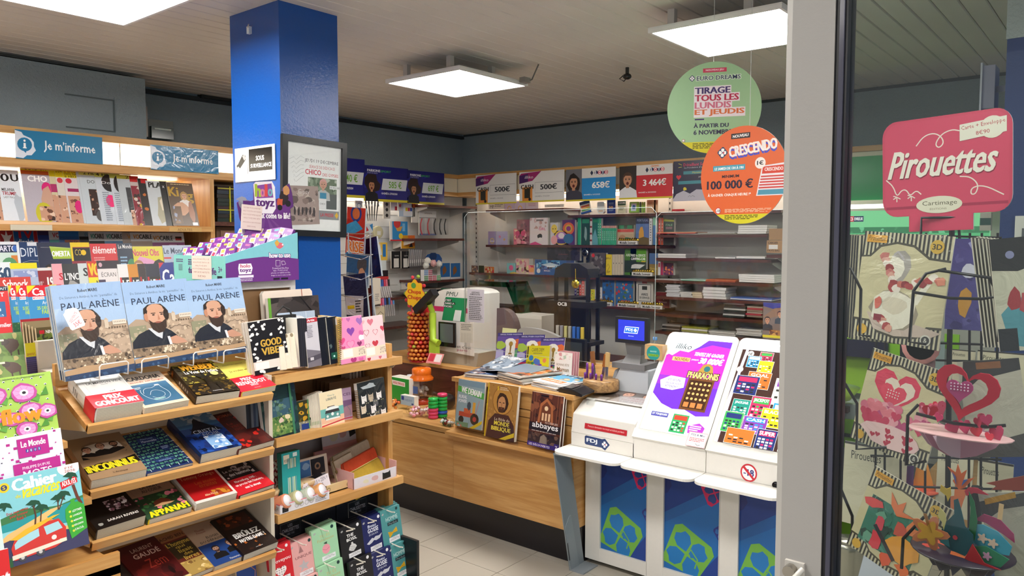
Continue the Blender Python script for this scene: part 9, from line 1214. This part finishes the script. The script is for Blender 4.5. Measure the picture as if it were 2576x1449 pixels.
m=MB();m.prism([(-.05,-.01),(.0,.012),(.04,.03),(.06,.02),(.06,-.02),(.02,-.03),(.03,-.01),(-.04,-.022),(-.03,-.012)],0,.003,'#8a3a2c','satin');m.build('paper_dinosaur',None,on('Y',1.9,2550,1216),label='brown red paper dinosaur head at the right edge of the photo',cat='paper figure')
def rc(cx,cy,a0):return[(cx+.12*math.cos(R(a0+k*15)),cy+.14*math.sin(R(a0+k*15)))for k in range(7)]
RS=rc(.12,.14,180)+rc(.88,.14,270)+rc(.88,.72,0)+[(.72,.86),(.72,1),(.22,1),(.22,.86)]+rc(.12,.72,90)
sg=card('brand_sign','pink rounded sign with white script lettering above the spinner','sign','Y',1.74,2213,290,2537,580,'#c94560',[('p',[(.02+.96*a,.02+.97*b)for a,b in RS],'#d04a66'),('r',.03,.77,.97,.795,'#a83450'),('cv',[(.28,.24),(.34,.16),(.42,.14),(.48,.18),(.5,.24),(.46,.28),(.43,.24),(.48,.16),(.56,.13),(.62,.15)],.0022,'#ecdcd0'),('cv',[(.03,.52),(.09,.58),(.12,.68),(.16,.62),(.2,.62),(.23,.68),(.28,.63),(.32,.67)],.0022,'#ecdcd0'),('cv',[(.62,.54),(.7,.55),(.76,.62),(.74,.7),(.7,.7),(.71,.64),(.8,.63),(.94,.72)],.0022,'#ecdcd0')]+[('l',[(u,.68),(u+du,.68+dv)],.002,'#ecdcd0')for u in(.12,.24)for du,dv in((-.03,.02),(.0,.045),(.03,.02),(-.03,-.01))]+[('t','Pirouettes',.08,.285,.9,.53,'#8a2a40',.035,{'it':.25}),('t','Pirouettes',.075,.275,.895,.52,'#ece4d8',.035,{'it':.25}),('e',.46,.77,.18,.075,'#e2dcc8',24),('t','Cartimage',.33,.735,.6,.785,'#6a6454',.0),('t','ÉDITIONS',.39,.795,.52,.815,'#8a8474',.0),('e',.86,.15,.09,None,'#e6dece',20),('p',[(.62,.1),(.96,.07),(.96,.2),(.62,.24)],'#e6e0d2'),('t','Carte + Enveloppe',.63,.1,.95,.145,'#b83a4c',.0,{'rot':5}),('t','8€90',.74,.165,.84,.2,'#b83a4c',.0,{'rot':5})],d=.004,yaw=-8,side='#b8b4b8',outline=RS,roll=2,mat='gloss')
# --------- green betting corner at the back
def gb(name,lab,cat,Y,x0,y0,x1,y1,bg,ops=(),d=.05,**k):return card(name,lab,cat,'Y',Y,x0,y0,x1,y1,bg,ops,d=d,side=k.pop('side',bg),**k)
gb('betting_board','plain green wall panel behind the pink sign','panel',5.4,2098,386,2476,500,'#128a48',[],mat='gloss')
gb('light_bar','bright horizontal light strip under the green panel','light',5.38,2100,514,2250,524,'#ffffff').data.materials[0]=MATS['tube_light']
tv=gb('race_screen','wide television showing a green race track','television',5.36,2098,528,2475,640,'#7ac890',[('r',0,.5,1,1,'#5ab078'),('m',0,.38,1,.52,['#3a7a54','#4a8a60','#6ab88a'],30,.02,4),('r',.05,.12,.11,.25,'#c83a4a'),('t','R3 C5',.055,.15,.105,.22,'#fff',.03),('r',.11,.12,.18,.25,'#1c2450'),('t','EVREUX',.115,.15,.175,.22,'#fff',.03)],mat='screen')
gb('white_card_rack','stack of small white boxes beside the dark blue pillar','box',5.0,2464,535,2492,580,'#b8b4a8',[('r',0,.3,1,.7,'#1c4a44')])
kk=thing('betting_kiosk','lime green and silver betting kiosk behind the left of the spinner','kiosk',on('Y',4.4,2150,1300));kk.location.z=0
L=kk.location
def kb(name,x0,y0,x1,y1,Y,d,col,mat='satin',ops=()):
 A=on('Y',Y,x0,y0);B=on('Y',Y,x1,y1);m=MB();m.box(A.x-L.x,Y-L.y,B.z,B.x-L.x,Y-L.y+d,A.z,col,mat);m.build(name,kk,bev=.004)
kb('cabinet',2085,1010,2215,1700,4.4,.4,'#a8b0ae');kb('cabinet',2085,800,2330,1010,4.55,.3,'#9ac23a');kb('lime_panel',2100,1050,2150,1130,4.39,.01,'#8cc81e');kb('lime_panel',2112,1240,2170,1420,4.39,.01,'#8cc81e');kb('backboard',2085,640,2330,800,4.8,.1,'#1e8a50','gloss');kb('monitor',2100,850,2232,905,4.5,.03,'#2a2840','gloss');kb('tube',2355,860,2372,1010,4.4,.06,'#a8b8b4','chrome');kb('lime_sign',2234,862,2345,930,4.52,.02,'#8cc81e');kb('black_reader',2265,880,2300,960,4.45,.05,'#1a1c1e');kb('handle',2118,1090,2170,1105,4.37,.02,'#3a4042','chrome');kb('cabinet',2340,1180,2470,1800,4.6,.4,'#c8a880','maple_z');kb('lime_sign',2376,840,2412,880,4.5,.02,'#8cc81e')
m=MB();P=on('Y',2.3,2126,1372);m.lathe([(.001,-.6),(.052,-.6),(.052,-.02),(.055,-.01),(.05,.0),(.001,.004)],P.x,2.35,P.z,'#b0aca0','chrome',24);m.build('steel_bin',label='brushed steel bin with a round lid behind the glass at the bottom',cat='bin')
card('white_paper','plain white sheet leaning low behind the glass beside the bin','paper','Y',1.6,2134,1412,2310,1560,'#c8ccd8',[],d=.002,roll=-10,lean=8)
